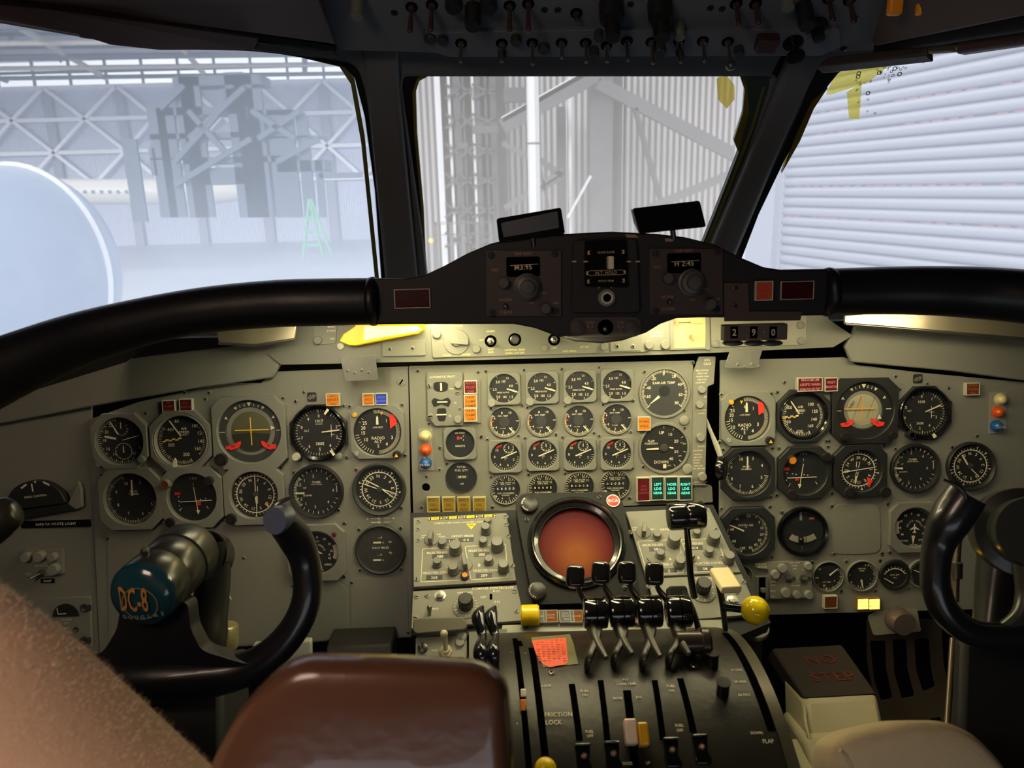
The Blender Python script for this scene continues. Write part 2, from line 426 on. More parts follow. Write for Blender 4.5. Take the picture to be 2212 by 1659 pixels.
# airspeed
def airspeed(c, x, y, R, half, fm, lab, ring, items, h1, h2, fs=1.):
    t = thing('airspeed_indicator', MP, *c(x, y), lab, 'gauge')
    bez(t, 'sq', half, half*.5, R+5, fm, zf=8); G2 = G()
    G2.lathe(0, 0, [(R+5, 2), (R+5, 10), (R+3, 12), (R, 9), (R, 1.2)], 56, cap=False); G2.build('bezel_ring', ring, t)
    g = dialdisc(R+.5); g.ticks(0, 0, R-9, R-3, 158, 305, 28, 1.2, 2, 4, R-11, 1.8)
    g.ticks(0, 0, R-9, R-4, 55, 130, 16, 1.1, 2)
    crown(g, t, c, items, 10.5*fs); a = loc(t, c, *h1[2]); g.text('AIR', a[0], a[1]+4, 8*fs, 2); g.text('SPEED', a[0], a[1]-4, 8*fs, 2); g.text('KNOTS', a[0], a[1]-10, 3.6, 2)
    g.build('dial', [DIAL, CREAM], t)
    ptr(t, loc(t, c, *h1[0]), loc(t, c, *h1[1]), 3, 2.5, 5, CREAM)
    p, q = Vector(loc(t, c, *h2[0])), Vector(loc(t, c, *h2[1])); g = G()
    n = Vector((-(q-p).y, (q-p).x)).normalized()
    for i in range(6):
        g.m = i % 2; e = p+(q-p)*(i/6); f = p+(q-p)*((i+1)/6); o = n*(1.2 if i % 2 else -1.2)
        g.prism([tuple(e+o-n*1.6), tuple(f+o-n*1.6), tuple(f+o+n*1.6), tuple(e+o+n*1.6)], 3, 3.6)
    g.build('striped_pointer', [CREAM, YEL], t)
    return t
t = airspeed(A, 1455, 1000, 54, 66, FRAMEG, 'round airspeed gauge in a grey frame with a pale ring, on the left panel', PAINT2,
             [('400', 1362, 912), ('60', 1411, 846), ('100', 1555, 882), ('120', 1599, 940), ('140', 1603, 1005), ('160', 1577, 1063), ('200', 1487, 1110), ('300', 1367, 1035)],
             [(1448, 965), (1358, 845), (1468, 920)], [(1450, 985), (1300, 1005)])
g = G(); a = loc(t, A, 1408, 1175); g.prism([(a[0]-4, a[1]-8), (a[0]+4, a[1]-8), (a[0]+5, a[1]+4), (a[0]+2, a[1]+12), (a[0]-3, a[1]+3)], 10, 13); g.build('speed_bug', CREAM, t)
# attitude
SPH = mat('horizon_ball_olive', (96, 96, 70), .5, noise=.2, scale=20); SPHL = mat('horizon_ball_pale', (172, 170, 140), .5, noise=.1, scale=20); SPHD = mat('horizon_ground_black', (50, 50, 42), .5, noise=.1)
def adi(c, x, y, R, ri, half, fm, lab, sph, oc, flags, cross, tri):
    t = thing('attitude_indicator', MP, *c(x, y), lab, 'gauge')
    bez(t, 'sq', half, 22, R, fm, zf=9, oy=-2)
    g = G(); g.lathe(0, 0, [(R+.5, 3), (ri+2, 3), (ri, 0)], 56, cap=False); g.m = 1
    g.rect(-R+7, -1, 13, 1.6, 3.6); g.rect(R-7, -1+2, 11, 1.6, 3.6)
    for a in (-30, -60, 30, 60):
        r_ = R-10; A_ = math.radians(a); px, py = r_*math.sin(A_), r_*math.cos(A_)
        d = Vector((math.sin(A_), math.cos(A_))); n = Vector((d.y, -d.x)); P = [Vector((px, py))-d*4, Vector((px, py))+d*3+n*3.4, Vector((px, py))+d*3-n*3.4]; g.poly([tuple(v) for v in P][::-1], 3.6)
    g.ticks(0, 0, R-13, R-7, -20, 20, 4, 1.2, 3.6); g.m = 1
    g.poly([(0, R-14), (5, R-5), (-5, R-5)], 3.9); g.build('scale_ring', [FRAMEB if fm is FRAMEB else DIALG, CREAM], t)
    g = G()
    v = []; n = 40
    for j in range(7):
        rr = ri*math.cos(j/6*PI/2)+.001; z = -2+6*math.sin(j/6*PI/2)*.6
        for i in range(n): a = 2*PI*i/n; v.append((rr*math.cos(a), rr*math.sin(a), z))
    f = []; mi = []
    g.add(v, [(j*n+i, j*n+(i+1) % n, (j+1)*n+(i+1) % n, (j+1)*n+i) for j in range(6) for i in range(n)]); g.add([(ri*math.cos(2*PI*i/n), ri*math.sin(2*PI*i/n), -2) for i in range(0)], []) if 0 else None
    if tri:
        g.m = 1; 
        for q in (-14, 16): g.rect(q, 5, .8, ri*1.3, 3.2-abs(q)*.02, -.35)
        g.text('PUSH', -26, 10, 9, 3, 1.0)
    else:
        g.m = 1; g.sector(0, -3, 0, ri*.8, 95, 265, 2.2, 20)
    g.build('horizon_ball', [sph, SPHD], t)
    for (p, q), m2 in zip(cross, (oc, oc)): ptr(t, loc(t, c, *p), loc(t, c, *q), 2.2, 2.2, 7, m2, 'command_bar', tip=False)
    for P, s in flags:
        Q = locs(t, c, P); g = G(); g.prism(Q, 4, 5.5); g.m = 1; cx = sum(p[0] for p in Q)/len(Q); cy = sum(p[1] for p in Q)/len(Q); g.text(s, cx, cy, 7, 5.8, .25 if s != 'G' else -.2)
        g.build('warning_flag', [REDM, DIAL], t)
    g = G(); a = loc(t, c, *tri) if tri else loc(t, c, 695, 1028); g.poly([(a[0]-5, a[1]-5), (a[0]+5, a[1]-5), (a[0], a[1]+5)] if tri else [(a[0]-4, a[1]-5), (a[0]+5, a[1]), (a[0]-4, a[1]+5)], 6); g.build('index_mark', CREAM, t)
    return t
t = adi(B, 470, 1065, 68, 52, 79, FRAMEG, 'large horizon gauge with red flags and amber cross bars, on the left panel', SPH, YEL,
        [([(228, 1215), (300, 1195), (375, 1158), (380, 1190), (360, 1225), (285, 1252), (262, 1240), (232, 1242)], 'FD'), ([(577, 1160), (600, 1162), (640, 1190), (728, 1195), (726, 1235), (690, 1240), (665, 1248), (590, 1205)], 'G')],
        [((320, 1055), (660, 1045)), ((473, 925), (490, 1200))], None)
knob(t, *loc(t, B, 205, 1335), 14, 16, KNOBB, fl=12, z=8, cap=STEELD)
# altimeter
def altim(c, x, y, R, half, lab, items, hand, ext):
    t = thing('altimeter', MP, *c(x, y), lab, 'gauge')
    bez(t, 'sq', half, half*.62, R+9, FRAMEB, zf=7)
    g = G(); g.lathe(0, 0, [(R+9, 1), (R+9, 12), (R+7, 14), (R+1, 11), (R, 1)], 56, cap=False); g.build('bezel_ring', BLACKG, t)
    g = dialdisc(R+.5); g.ticks(0, 0, R-5, R-1, 0, 356, 49, 1, 2, 5, R-8, 1.5); crown(g, t, c, items, 9.5*ext[0])
    for s, x_, y_, z_ in ext[1]: a = loc(t, c, x_, y_); g.text(s, a[0], a[1], z_, 2)
    x2, y2 = loc(t, c, *ext[2]); g.rect(x2, y2, 1, 26, 2); g.rect(x2, y2, 12, 1, 2); g.rect(x2+3, y2-8, 8, .8, 2)
    g.m = 2; g.poly([(x2-12, y2-8), (x2+8, y2-8), (x2+8, y2+14), (x2-12, y2+14)], 1.6); g.build('dial', [DIAL, CREAM, FRAMEB], t)
    ptr(t, loc(t, c, *hand[0]), loc(t, c, *hand[1]), 2.2, 3.2, 5, CREAM)
    return t
t = altim(B, 1150, 1078, 51, 61, 'black ringed altimeter between the horizon gauge and radio altimeter on the left panel',
          [('0', 1147, 913), ('9', 1043, 948), ('8', 978, 1028), ('7', 981, 1135), ('6', 1055, 1215), ('5', 1160, 1245), ('4', 1262, 1208), ('3', 1328, 1125), ('2', 1324, 1022)],
          [(1180, 1073), (1350, 1052)], (1, [('1017', 1148, 965, 9), ('3005', 1160, 1190, 9), ('ALT', 1027, 1062, 6), ('MILLIBARS', 1150, 994, 3.2)], (1272, 1060)))
for p, q in (((1220, 890), (1255, 840)), ((1280, 1245), (1315, 1295))): ptr(t, loc(t, B, *p), loc(t, B, *q), 4, 6, 15, CREAM, 'altitude_bug', tip=False)
knob(t, *loc(t, B, 940, 1310), 8.5, 14, LFR, z=6); knob(t, *loc(t, B, 1352, 1308), 8, 5, FRAMEG, 'button', z=6)
# radio altimeter
def radalt(c, x, y, R, half, lab, items, cap_, hand, flag, lamps, kn):
    t = thing('radio_altimeter', MP, *c(x, y), lab, 'gauge')
    ox, oy = loc(t, c, *kn[1]); bez(t, 'sq', half, 16, R, FRAMEG, zf=6, ox=ox, oy=oy)
    g = dialdisc(R+.5); g.ticks(0, 0, R-11, R-3, -8, 176, 58, .75, 2); g.ticks(0, 0, R-11, R-3, 195, 262, 9, 1.2, 2); g.ticks(0, 0, R-11, R-6, 300, 312, 1, 1, 2)
    crown(g, t, c, items, 10.5); 
    for s, x_, y_, z_ in cap_: a = loc(t, c, x_, y_); g.text(s, a[0], a[1], z_, 2)
    g.m = 2; a = loc(t, c, *kn[2]); g.poly([(a[0]-3, a[1]+3), (a[0], a[1]-4), (a[0]+3, a[1]+3)][::-1], 3); g.build('dial', [DIALG if 0 else DIAL, CREAM, YEL], t)
    ptr(t, loc(t, c, *hand[0]), loc(t, c, *hand[1]), 5.5, 4, 5, CREAM)
    g = G(); g.prism(locs(t, c, flag), 3, 4.2); g.build('warning_flag', REDM, t)
    knob(t, *loc(t, c, *lamps[0]), 5, 9, mat('cap_yellow', (214, 168, 50), .4), 'yellow_cap', z=6); knob(t, *loc(t, c, *lamps[1]), 5, 6, mat('cap_pale', (150, 165, 160), .4), 'test_button', z=6)
    o = knob(t, *loc(t, c, *kn[0]), 9, 16, KNOBB, fl=10, z=5)
    g = G(); a = loc(t, c, *kn[0]); g.poly([(a[0]-4, a[1]-4), (a[0]+4, a[1]-4), (a[0], a[1]+4)], 21.5); g.build('knob_arrow', YEL, t)
t = radalt(B, 1733, 1072, 51.5, 58, 'radio altimeter with a red flag at the top right corner of the left panel',
       [('25', 1605, 985), ('20', 1590, 1032), ('15', 1588, 1083), ('10', 1615, 1150), ('5', 1740, 1213), ('4', 1824, 1192), ('3', 1876, 1127), ('1', 1820, 960)],
       [('RADIO', 1738, 1133, 9), ('ALT', 1738, 1168, 9), ('x100 FEET', 1737, 1027, 5)], [(1732, 998), (1730, 925)], [(1852, 890), (1890, 902), (1922, 952), (1922, 990), (1858, 1040)],
       [(1515, 897), (1533, 1282)], [(1932, 1290), (1735, 1070), (1772, 888)])
# mach
def mach(c, x, y, R, half, fm, lab, items, hand, nm, bug=None):
    t = thing('mach_meter', MP, *c(x, y), lab, 'gauge'); bez(t, 'sq', half, 24, R, fm, zf=9)
    g = dialdisc(R+.5); g.ticks(0, 0, R-8, R-2, 100, 338, 56, .9, 2, 8, R-11, 1.4); crown(g, t, c, items, 9.5)
    a = loc(t, c, *nm); g.text('MACH', a[0], a[1]+3, 5.5, 2); g.text('NUMBER', a[0], a[1]-3, 5.5, 2)
    mm = [DIAL, CREAM]
    if bug: g.m = 2; b = loc(t, c, *bug); g.rect(b[0], b[1], 10, 1.8, 2.3, -.1); mm.append(REDL)
    g.build('dial', mm, t); ptr(t, loc(t, c, *hand[0]), loc(t, c, *hand[1]), 3.6, 3, 5, CREAM, tip=False)
    for a in range(0, 8):
        q = math.radians(a*45+22); screw(t, (R+7)*math.cos(q), (R+7)*math.sin(q), 3, 8.4, 'slot', fm)
    return t
mach(A, 1058, 1460, 56, 67, FRAMEG, 'round Mach number gauge below the clock on the left panel',
     [('10', 1005, 1343), ('9', 930, 1412), ('8', 946, 1512), ('7', 1028, 1580), ('6', 1140, 1578), ('5', 1212, 1505), ('3', 1118, 1335)], [(1062, 1438), (1055, 1312)], (1067, 1415), (870, 1440))
# deviation indicator
def devi(c, x, y, R, half, fm, lab, f1, f2, v, h, dots, lampc, ri=None):
    t = thing('course_deviation_indicator', MP, *c(x, y), lab, 'gauge'); bez(t, 'sq', half, 24, R, fm, zf=9)
    g = dialdisc(R+.5)
    for x_, y_ in dots: a = loc(t, c, x_, y_); g.disc(a[0], a[1], 1.3, 2, 8)
    g.rect(-30, -27, 1.3, 8, 2, -.5); g.rect(28, -24, 1.3, 7, 2, .6); g.rect(0, 27, 1, 6, 2); g.text('1 0 3', 0, 40, 7, 2)
    if ri: g.m = 2; g.sector(6, -3, 40, 41, 0, 360, 1.9)
    g.build('dial', [HOLE if 0 else FRAMEB, CREAM, DIALG], t)
    ptr(t, loc(t, c, *v[0]), loc(t, c, *v[1]), 1.6, 1.2, 5, CREAM, 'vertical_needle'); ptr(t, loc(t, c, *h[0]), loc(t, c, *h[1]), 1.6, 1.6, 5.4, CREAM, 'horizontal_needle', tip=False)
    a = loc(t, c, *v[1]); g = G(); g.poly([(a[0]-4, a[1]+8), (a[0], a[1]-2), (a[0]+4, a[1]+7)], 5.6); g.build('arrow_head', CREAM, t)
    for p, w in ((f1, 12), (f2, 8)):
        a = loc(t, c, *p); g = G(); g.prism([(a[0]-w/2, a[1]-3), (a[0]+w/2, a[1]-3), (a[0]+w/2, a[1]+3), (a[0]-w/2, a[1]+3)], 3, 3.8); g.build('warning_flag', REDL, t)
    a = loc(t, c, *lampc[0]); g = G(); g.lathe(a[0], a[1], [(11, 5), (11, 14), (8, 18), (8, 22)], 20, cap=False); g.m = 1; g.disc(a[0], a[1], 8, 21, 16); g.build('lamp', [FRAMEG if fm is FRAMEG else STEELD, lampc[1]], t)
    knob(t, *loc(t, c, *lampc[2]), 10, 18, STEELD, fl=7, z=6); knob(t, *loc(t, c, *lampc[3]), 11, 14, KNOBB, fl=14, z=6)
    return t
devi(A, 1547, 1447, 52.5, 66, FRAMEG, 'black deviation gauge with crossed needles and red flags, left panel lower row', (1418, 1422), (1590, 1502), [(1548, 1370), (1588, 1578)], [(1438, 1487), (1695, 1472)],
     [(1425, 1448), (1428, 1482), (1432, 1518), (1435, 1552), (1600, 1468), (1640, 1462)], [(1345, 1335), LOD, (1690, 1310), (1380, 1640)])
# compass cards
def compass(c, x, y, Rd, lab, name, rc, a0, fm, body, hands, size=9, marks=None, kn=(), flag=None, R=None, half=66, arcw=2):
    t = thing(name, MP, *c(x, y), lab, 'gauge')
    if body == 'sq': bez(t, 'sq', half, 22, Rd, fm, zf=9)
    else:
        g = G(); g.lathe(0, 0, [(half, 0), (half, 6), (half-3, 10), (Rd+2, 8), (Rd, 2)], 56, cap=False); g.build('bezel', fm, t)
    g = dialdisc(Rd+.5); g.sector(0, 0, rc, rc+arcw, 0, 360, 1.9, 60); g.ticks(0, 0, rc+arcw, rc+arcw+4, 0, 350, 35, .9, 2, 3, rc+arcw, 1.4)
    for i, s in enumerate(['N', '3', '6', 'E', '12', '15', 'S', '21', '24', 'W', '30', '33']):
        a = math.radians(a0+30*i); r_ = rc-7; g.text(s, r_*math.sin(a), r_*math.cos(a), size, 2, -a)
    for a in (marks or ()):
        q = math.radians(a); d = Vector((math.sin(q), math.cos(q))); n = Vector((d.y, -d.x)); p = d*(rc+8); g.poly([tuple(p-d*3), tuple(p+d*2-n*2.6), tuple(p+d*2+n*2.6)], 2.2)
    g.build('dial', [FRAMEB if body != 'sq' else DIAL, CREAM], t)
    g = G(); g.lathe(0, 0, [(6, 1), (6, 3), (.01, 4)], 16); g.build('hub', DIALG, t)
    for p, q, w, tip in hands: ptr(t, loc(t, c, *p), loc(t, c, *q), w, w, 4.2, CREAM, tip=tip)
    for p in kn: knob(t, *loc(t, c, *p), 12, 15, KNOBB, fl=13, z=7, cap=STEELD)
    if flag: g = G(); g.prism(locs(t, c, flag[0]), 4.5, 5.5); g.build('heading_bug', flag[1], t)
    return t
compass(C, 518, 402, 51, 'compass gauge with a pale ring and double arrow on the left panel', 'heading_indicator', 39, -18, FRAMEG, 'sq',
        [((513, 225), (520, 370), 1.6, False), ((528, 420), (536, 590), 1.6, False), ((520, 430), (528, 490), 1.2, False), ((540, 420), (543, 490), 1.2, False), ((540, 320), (542, 370), 1.2, False)],
        marks=(60, 120, 180, 240, 300, -40), kn=((300, 630),), flag=([(622, 478), (660, 515), (640, 522)], YEL), half=65)
def vsi(c, x, y, Rd, Ro, lab, items, hand, cl):
    t = thing('vertical_speed_indicator', MP, *c(x, y), lab, 'gauge')
    g = G(); g.lathe(0, 0, [(Ro, 0), (Ro, 6), (Ro-3, 10), (Rd+2, 9), (Rd, 1)], 56, cap=False); g.build('bezel', FRAMEB, t)
    g = dialdisc(Rd+.5); g.ticks(0, 0, Rd-7, Rd-1, 230, 310, 20, 1, 2, 5, Rd-9, 1.5); g.ticks(0, 0, Rd-7, Rd-1, 322, 430, 8, 1.2, 2); g.ticks(0, 0, Rd-7, Rd-1, 110, 218, 8, 1.2, 2)
    crown(g, t, c, items, 9); 
    for s, x_, y_, z_ in cl: a = loc(t, c, x_, y_); g.text(s, a[0], a[1], z_, 2)
    g.rect(Rd-6, 5, 1.5, 14, 2); g.build('dial', [DIAL, CREAM], t); ptr(t, loc(t, c, *hand[0]), loc(t, c, *hand[1]), 4, 3, 4, CREAM)
vsi(C, 1125, 375, 50, 59, 'round climb gauge with black rim under the left altimeter',
    [('2', 1092, 222), ('4', 1228, 245), ('1', 1005, 265), ('.5', 960, 310), ('6', 1293, 360), ('.5', 972, 450), ('1', 1020, 495), ('2', 1113, 525), ('4', 1243, 478)], [(1008, 390), (925, 392)],
    [('CLIMB', 1122, 282, 6.5), ('1000 FT PER MIN', 1125, 305, 3.2), ('UP', 1008, 340, 5.5), ('DOWN', 1038, 415, 5.5)])
compass(C, 1750, 352, 49, 'round radio compass with thick dark rim under the left radio altimeter', 'radio_magnetic_indicator', 36, -3, DIALG, 'round',
        [((1745, 325), (1620, 262), 2.4, True), ((1725, 343), (1600, 300), 1.8, False), ((1780, 350), (1925, 398), 2.2, False), ((1790, 360), (1890, 430), 2, False)], marks=(-70, 40, 100, 150, 200, 250), half=58, size=10)
# drift
def drift(c, x, y, R, half, fm, lab, dn, pc, needle, lampp, ext, ox=0, oy=0):
    t = thing('drift_indicator', MP, *c(x, y), lab, 'gauge'); bez(t, 'sq', half, 18, R, fm, zf=7, ox=ox, oy=oy)
    g = dialdisc(R+.5)
    crown(g, t, c, dn, 7); g.ticks(0, 0, R-5, R-1, -60, 60, 16, .9, 2); g.ticks(0, 0, R-11, R-2, 70, 112, 14, 1.1, 2); g.ticks(0, 0, R-11, R-2, 248, 290, 14, 1.1, 2)
    a = loc(t, c, *pc)
    for i, ch in enumerate('DRIFT ANGLE'):
        q = math.radians(-75+15*i); g.text(ch, a[0]+16*math.sin(q), a[1]+16*math.cos(q), 5.5, 2, -q)
    X0, Y0 = a
    g.poly([(X0-1, Y0+9), (X0-1.6, Y0+3), (X0-10, Y0-3), (X0-10, Y0-5), (X0-1.6, Y0-2), (X0-1.4, Y0-7), (X0-4, Y0-10), (X0-4, Y0-11), (X0+4, Y0-11), (X0+4, Y0-10), (X0+1.4, Y0-7), (X0+1.6, Y0-2), (X0+10, Y0-5), (X0+10, Y0-3), (X0+1.6, Y0+3), (X0+1, Y0+9)], 2.2)
    for s, x_, y_, z_ in ext: b = loc(t, c, x_, y_); g.text(s, b[0], b[1], z_, 2)
    g.build('dial', [DIAL, CREAM], t); ptr(t, loc(t, c, *needle[0]), loc(t, c, *needle[1]), 8, .8, 3.6, CREAM, tip=False)
    if lampp: pilot_lamp(t, *loc(t, c, *lampp), 5.5, LR, 12)
drift(C, 1130, 975, 47, 62, FRAMEG, 'drift angle gauge with white aeroplane and red lamp behind the left yoke horn', [('0', 1131, 830), ('10', 1202, 848), ('20', 1254, 895), ('30', 1275, 965), ('40', 1255, 1037), ('R', 1255, 1002), ('10', 1065, 850)],
      (1133, 975), ((1145, 1050), (1182, 1140)), (1310, 792), [('SPEED', 1242, 1100, 6), ('KNOTS', 1150, 1158, 6), ('OFF', 1134, 870, 4)], ox=0, oy=0)
t = thing('distance_indicator', MP, *C(1762, 952), 'dusty black nautical miles readout with two windows, lower right of the left panel', 'gauge')
g = G(); g.lathe(0, 0, [(55, 0), (55, 5), (52, 7), (50, 3), (49, 1)], 56, cap=False); g.build('bezel', DIALG, t)
g = dialdisc(49.5); g.text('NAUT MILES', 0, 4, 6.5, 2, 0, .95)
for yy in (832, 1003): g.text('-.-.8', *loc(t, C, 1752, yy), 6, 2)
for yy in (883, 1056): g.rect(*loc(t, C, 1728, yy), 17, 4, 2); g.text('0.', *loc(t, C, 1790, yy), 5, 2)
g.text('#1', *loc(t, C, 1860, 875), 6, 2, -.5); g.text('#2', *loc(t, C, 1863, 982), 6, 2, -.5); g.build('dial', [mat('dusty_dial', (58, 58, 56), .7, noise=.35, scale=120), CREAM], t)
t = thing('placard', MP, *C(1762, 662), 'small grey placard with two arrows under the radio compass on the left panel', 'placard')
g = G(); g.box(-33, -9, 33, 9, 0, 1.2); g.m = 1; g.text('VOR-1', 14, 4, 5, 1.5); g.text('VOR-2', 14, -4, 5, 1.5)
for yy in (4, -4): g.rect(-13, yy, 16, 2.5, 1.5); g.poly([(-5, yy-3.5), (2, yy), (-5, yy+3.5)], 1.5)
g.disc(-28, 4, 2, 1.5, 10); g.disc(28, 4, 2, 1.5, 10); g.build('plate', [PAINT, WTXT], t)
# captain warning lights
annun(MP, A, 1360, 725, 28, 27, LR, ['ILS', 'COMP', 'WARN'], 'blank looking dark red square light, left one of the pair above the left airspeed gauge', RTXT)
annun(MP, A, 1495, 715, 28, 27, LR, ['INST', 'MONITOR'], 'dark red light reading INST MONITOR, right one above the left airspeed gauge', RTXT)
annun(MP, B, 1297, 750, 30, 27, LO, ['ALT', 'REPORT', 'FAIL'], 'orange square light reading ALT REPORT FAIL above the left altimeter')
annun(MP, B, 1648, 747, 26, 26, LO, ['ANTI', 'SKID', 'INOP'], 'orange light reading ANTI SKID INOP above the left radio altimeter')
annun(MP, B, 1775, 742, 26, 26, LB, ['SPOILER', 'EXTEND'], 'blue light reading SPOILER EXTEND beside the orange anti skid light', mat('blue_text', (130, 140, 240), .5))
# far left side panel items
t = thing('speed_control_indicator', MP, *A(330, 1440), 'black half round speed control gauge with two pale marks on the far left panel', 'gauge', off=3)
P = [(-60, -27), (62, -14)]+[(62*math.cos(math.radians(q))-2, -14+50*math.sin(math.radians(q))) for q in range(10, 171, 10)]
g = G(); g.prism(P, 0, 18); g.build('case', FRAMEB, t, bevel=1.5)
g = G(); g.text('SPEED CONTROL', *loc(t, A, 325, 1430), 6, 18.4, .1); g.rect(*loc(t, A, 232, 1352), 15, 4, 18.4, .6); g.rect(*loc(t, A, 410, 1330), 15, 4, 18.4, -.5); g.rect(*loc(t, A, 300, 1362), 3, 17, 18.6, .1); a = loc(t, A, 322, 1318); g.poly([(a[0]-3, a[1]+2), (a[0], a[1]-3), (a[0]+3, a[1]+2)][::-1], 18.4); g.build('markings', CREAM, t)
g = G(); g.prism([loc(t, A, *p) for p in ((560, 1500), (640, 1318), (665, 1380), (672, 1520), (630, 1540))], 0, 10); g.build('bracket', PAINT, t, bevel=1)
g = G(); g.prism([loc(t, A, *p) for p in ((160, 1552), (560, 1492), (630, 1540), (170, 1620))], 0, 14); g.build('base', BLACKM, t, bevel=1)
t = thing('label_strip', MP, *D_(420, 593), 'black embossed strip reading WHITE LIGHT on the far left panel', 'label', off=-2)
g = G(); g.prism(roundpoly([(-76, -8), (75, -8), (75, 8), (-76, 8)], 3), 0, 1); g.m = 1; g.text('0493-7A WHITE LIGHT', 0, 0, 8, 1.3, 0, 1.05); g.build('strip', [BLACKG, WTXT], t)
t = thing('switch_unit', MP, *D_(340, 890), 'small grey switch plate with toggle and round knobs on the far left panel', 'switch panel', off=-3)
g = G(); g.prism(roundpoly([loc(t, D_, *p) for p in ((185, 770), (485, 770), (492, 960), (400, 975), (200, 985))], 5), 0, 8); g.build('plate', PAINT, t, bevel=1)
for x, y, r in ((230, 825, 10), (325, 820, 12), (425, 825, 9), (432, 915, 12)): knob(t, *loc(t, D_, x, y), r, 14, PAINT2, z=8)
g = G(); g.text('MODE', *loc(t, D_, 335, 875), 5, 8.3); g.text('REPORTING', *loc(t, D_, 325, 897), 5, 8.3); g.text('CAPT', *loc(t, D_, 232, 958), 5, 8.3); g.text('OFF', *loc(t, D_, 450, 950), 5, 8.3); g.build('lettering', WTXT, t)
a = loc(t, D_, 330, 950); b = loc(t, D_, 275, 975); g = G(); g.lathe(a[0], a[1], [(7, 8), (7, 12), (4, 13)], 12); g.tube([(a[0], a[1], 12), (b[0], b[1], 22)], [2, 3], 10); g.build('toggle_lever', STEEL, t)
t = thing('label_strip', MP, *D_(357, 1018), 'tiny black strip reading INOP under the small switch plate', 'label', off=-3)
g = G(); g.box(-15, -5, 15, 5, 0, 1); g.m = 1; g.text('INOP', 0, 0, 7, 1.3); g.build('strip', [BLACKG, WTXT], t)
t = thing('oxygen_regulator', MP, *D_(345, 1330), 'grey oxygen regulator panel with a half round gauge at the lower left', 'control panel', off=-3)
g = G(); g.prism([loc(t, D_, *p) for p in ((-80, 1165), (690, 1125), (700, 1500), (-80, 1560))], 0, 10); g.build('plate', PAINT2 if 0 else PAINT, t, bevel=1)
a = loc(t, D_, 515, 1270); g = G(); g.prism([(a[0]+28*math.cos(math.radians(q)), a[1]+28*math.sin(math.radians(q))) for q in range(0, 181, 12)], 10, 12); g.m = 1; b = loc(t, D_, 455, 1230); g.rect(b[0], b[1], 2, 14, 12.4, .1); g.rect(b[0]+9, b[1]-6, 18, 2, 12.4, .05); g.build('quantity_gauge', [FRAMEB, CREAM], t)
g = G(); g.text('OXYGEN REGULATOR', *loc(t, D_, 158, 1198), 6, 10.3, .02, .95); g.text('PRESSURE DEMAND', *loc(t, D_, 160, 1223), 5, 10.3, .02, .9); g.text('OXYGEN', *loc(t, D_, 517, 1293), 5, 10.3); g.text('QTY', *loc(t, D_, 517, 1320), 5, 10.3); g.text('SUPPLY', *loc(t, D_, 505, 1357), 6, 10.3); g.text('ON', *loc(t, D_, 503, 1385), 5, 10.3); g.text('100% OXYGEN', *loc(t, D_, 375, 1413), 5, 10.3); g.rect(*loc(t, D_, 512, 1420), 1.5, 18, 10.3); g.build('lettering', WTXT, t)
for x, y in ((655, 1205), (655, 1445)):
    a = loc(t, D_, x, y); g = G(); g.lathe(a[0], a[1], [(9, 10), (9, 14), (6, 14), (6, 11)], 16); g.box(a[0]+3, a[1]-6, a[0]+13, a[1]+6, 10, 13); g.build('fastener', STEEL, t)
a = loc(t, D_, 590, 1365); g = G(); g.lathe(a[0], a[1], [(6, 10), (6, 14), (4, 14), (4, 11)], 16); g.build('fastener', STEEL, t)
g = G(); g.prism([loc(t, D_, *p) for p in ((530, 1385), (575, 1385), (570, 1465), (520, 1540), (470, 1545), (490, 1500), (520, 1465))], 16, 24); g.build('supply_lever', KNOBB, t, bevel=2)
g = G(); g.ball(loc(t, D_, 300, 1325)+(20,), 14); g.build('knob', PAINT2, t)
# ------------------------------------------------------------ centre panel
t = thing('autopilot_trim_indicator', MP, *E(405, 730), 'grey AUTOMATIC PILOT box with three small trim windows', 'control panel')
g = G(); g.prism([loc(t, E, *p) for p in ((245, 515), (250, 495), (552, 492), (560, 940), (320, 945), (255, 870))], 0, 8); g.build('plate', PAINT, t, bevel=1)
g = G(); g.prism([loc(t, E, *p) for p in ((560, 495), (640, 495), (705, 560), (708, 925), (560, 930))], 0, 4); g.build('side_plate', PAINT, t, bevel=1)
g = G(); g.text('AUTOMATIC PILOT', *loc(t, E, 380, 527), 6.2, 8.3, .01, .98); g.text('RUD', *loc(t, E, 458, 628), 4.5, 8.3); g.text('AIL', *loc(t, E, 490, 747), 4.5, 8.3); g.text('EL', *loc(t, E, 445, 857), 4.5, 8.3); g.build('lettering', CREAM, t)
for P, bar, vert in ((((305, 580), (330, 570), (400, 570), (430, 585), (425, 640), (390, 655), (330, 652), (305, 630)), (370, 612), 1), (((285, 735), (310, 705), (370, 725), (430, 700), (455, 735), (435, 785), (370, 760), (310, 785)), (380, 740), 0), (((340, 795), (410, 793), (417, 850), (400, 905), (350, 905), (330, 850)), (372, 848), 0)):
    g = G(); g.prism(roundpoly([loc(t, E, *p) for p in P], 3), 8, 8.8); g.m = 1; a = loc(t, E, *bar); g.rect(a[0], a[1], *( (4, 17) if vert else (22, 3)), 9.1); g.build('trim_window', [FRAMEB, CREAM], t)
for x, y, r in ((515, 595, 7), (515, 885, 8)): knob(t, *loc(t, E, x, y), r, 9, PAINT2, z=8)
for x, y, r in ((270, 605, 6), (278, 862, 7), (508, 662, 6), (528, 797, 4)): screw(t, *loc(t, E, x, y), r=r, z=8, kind='slot')
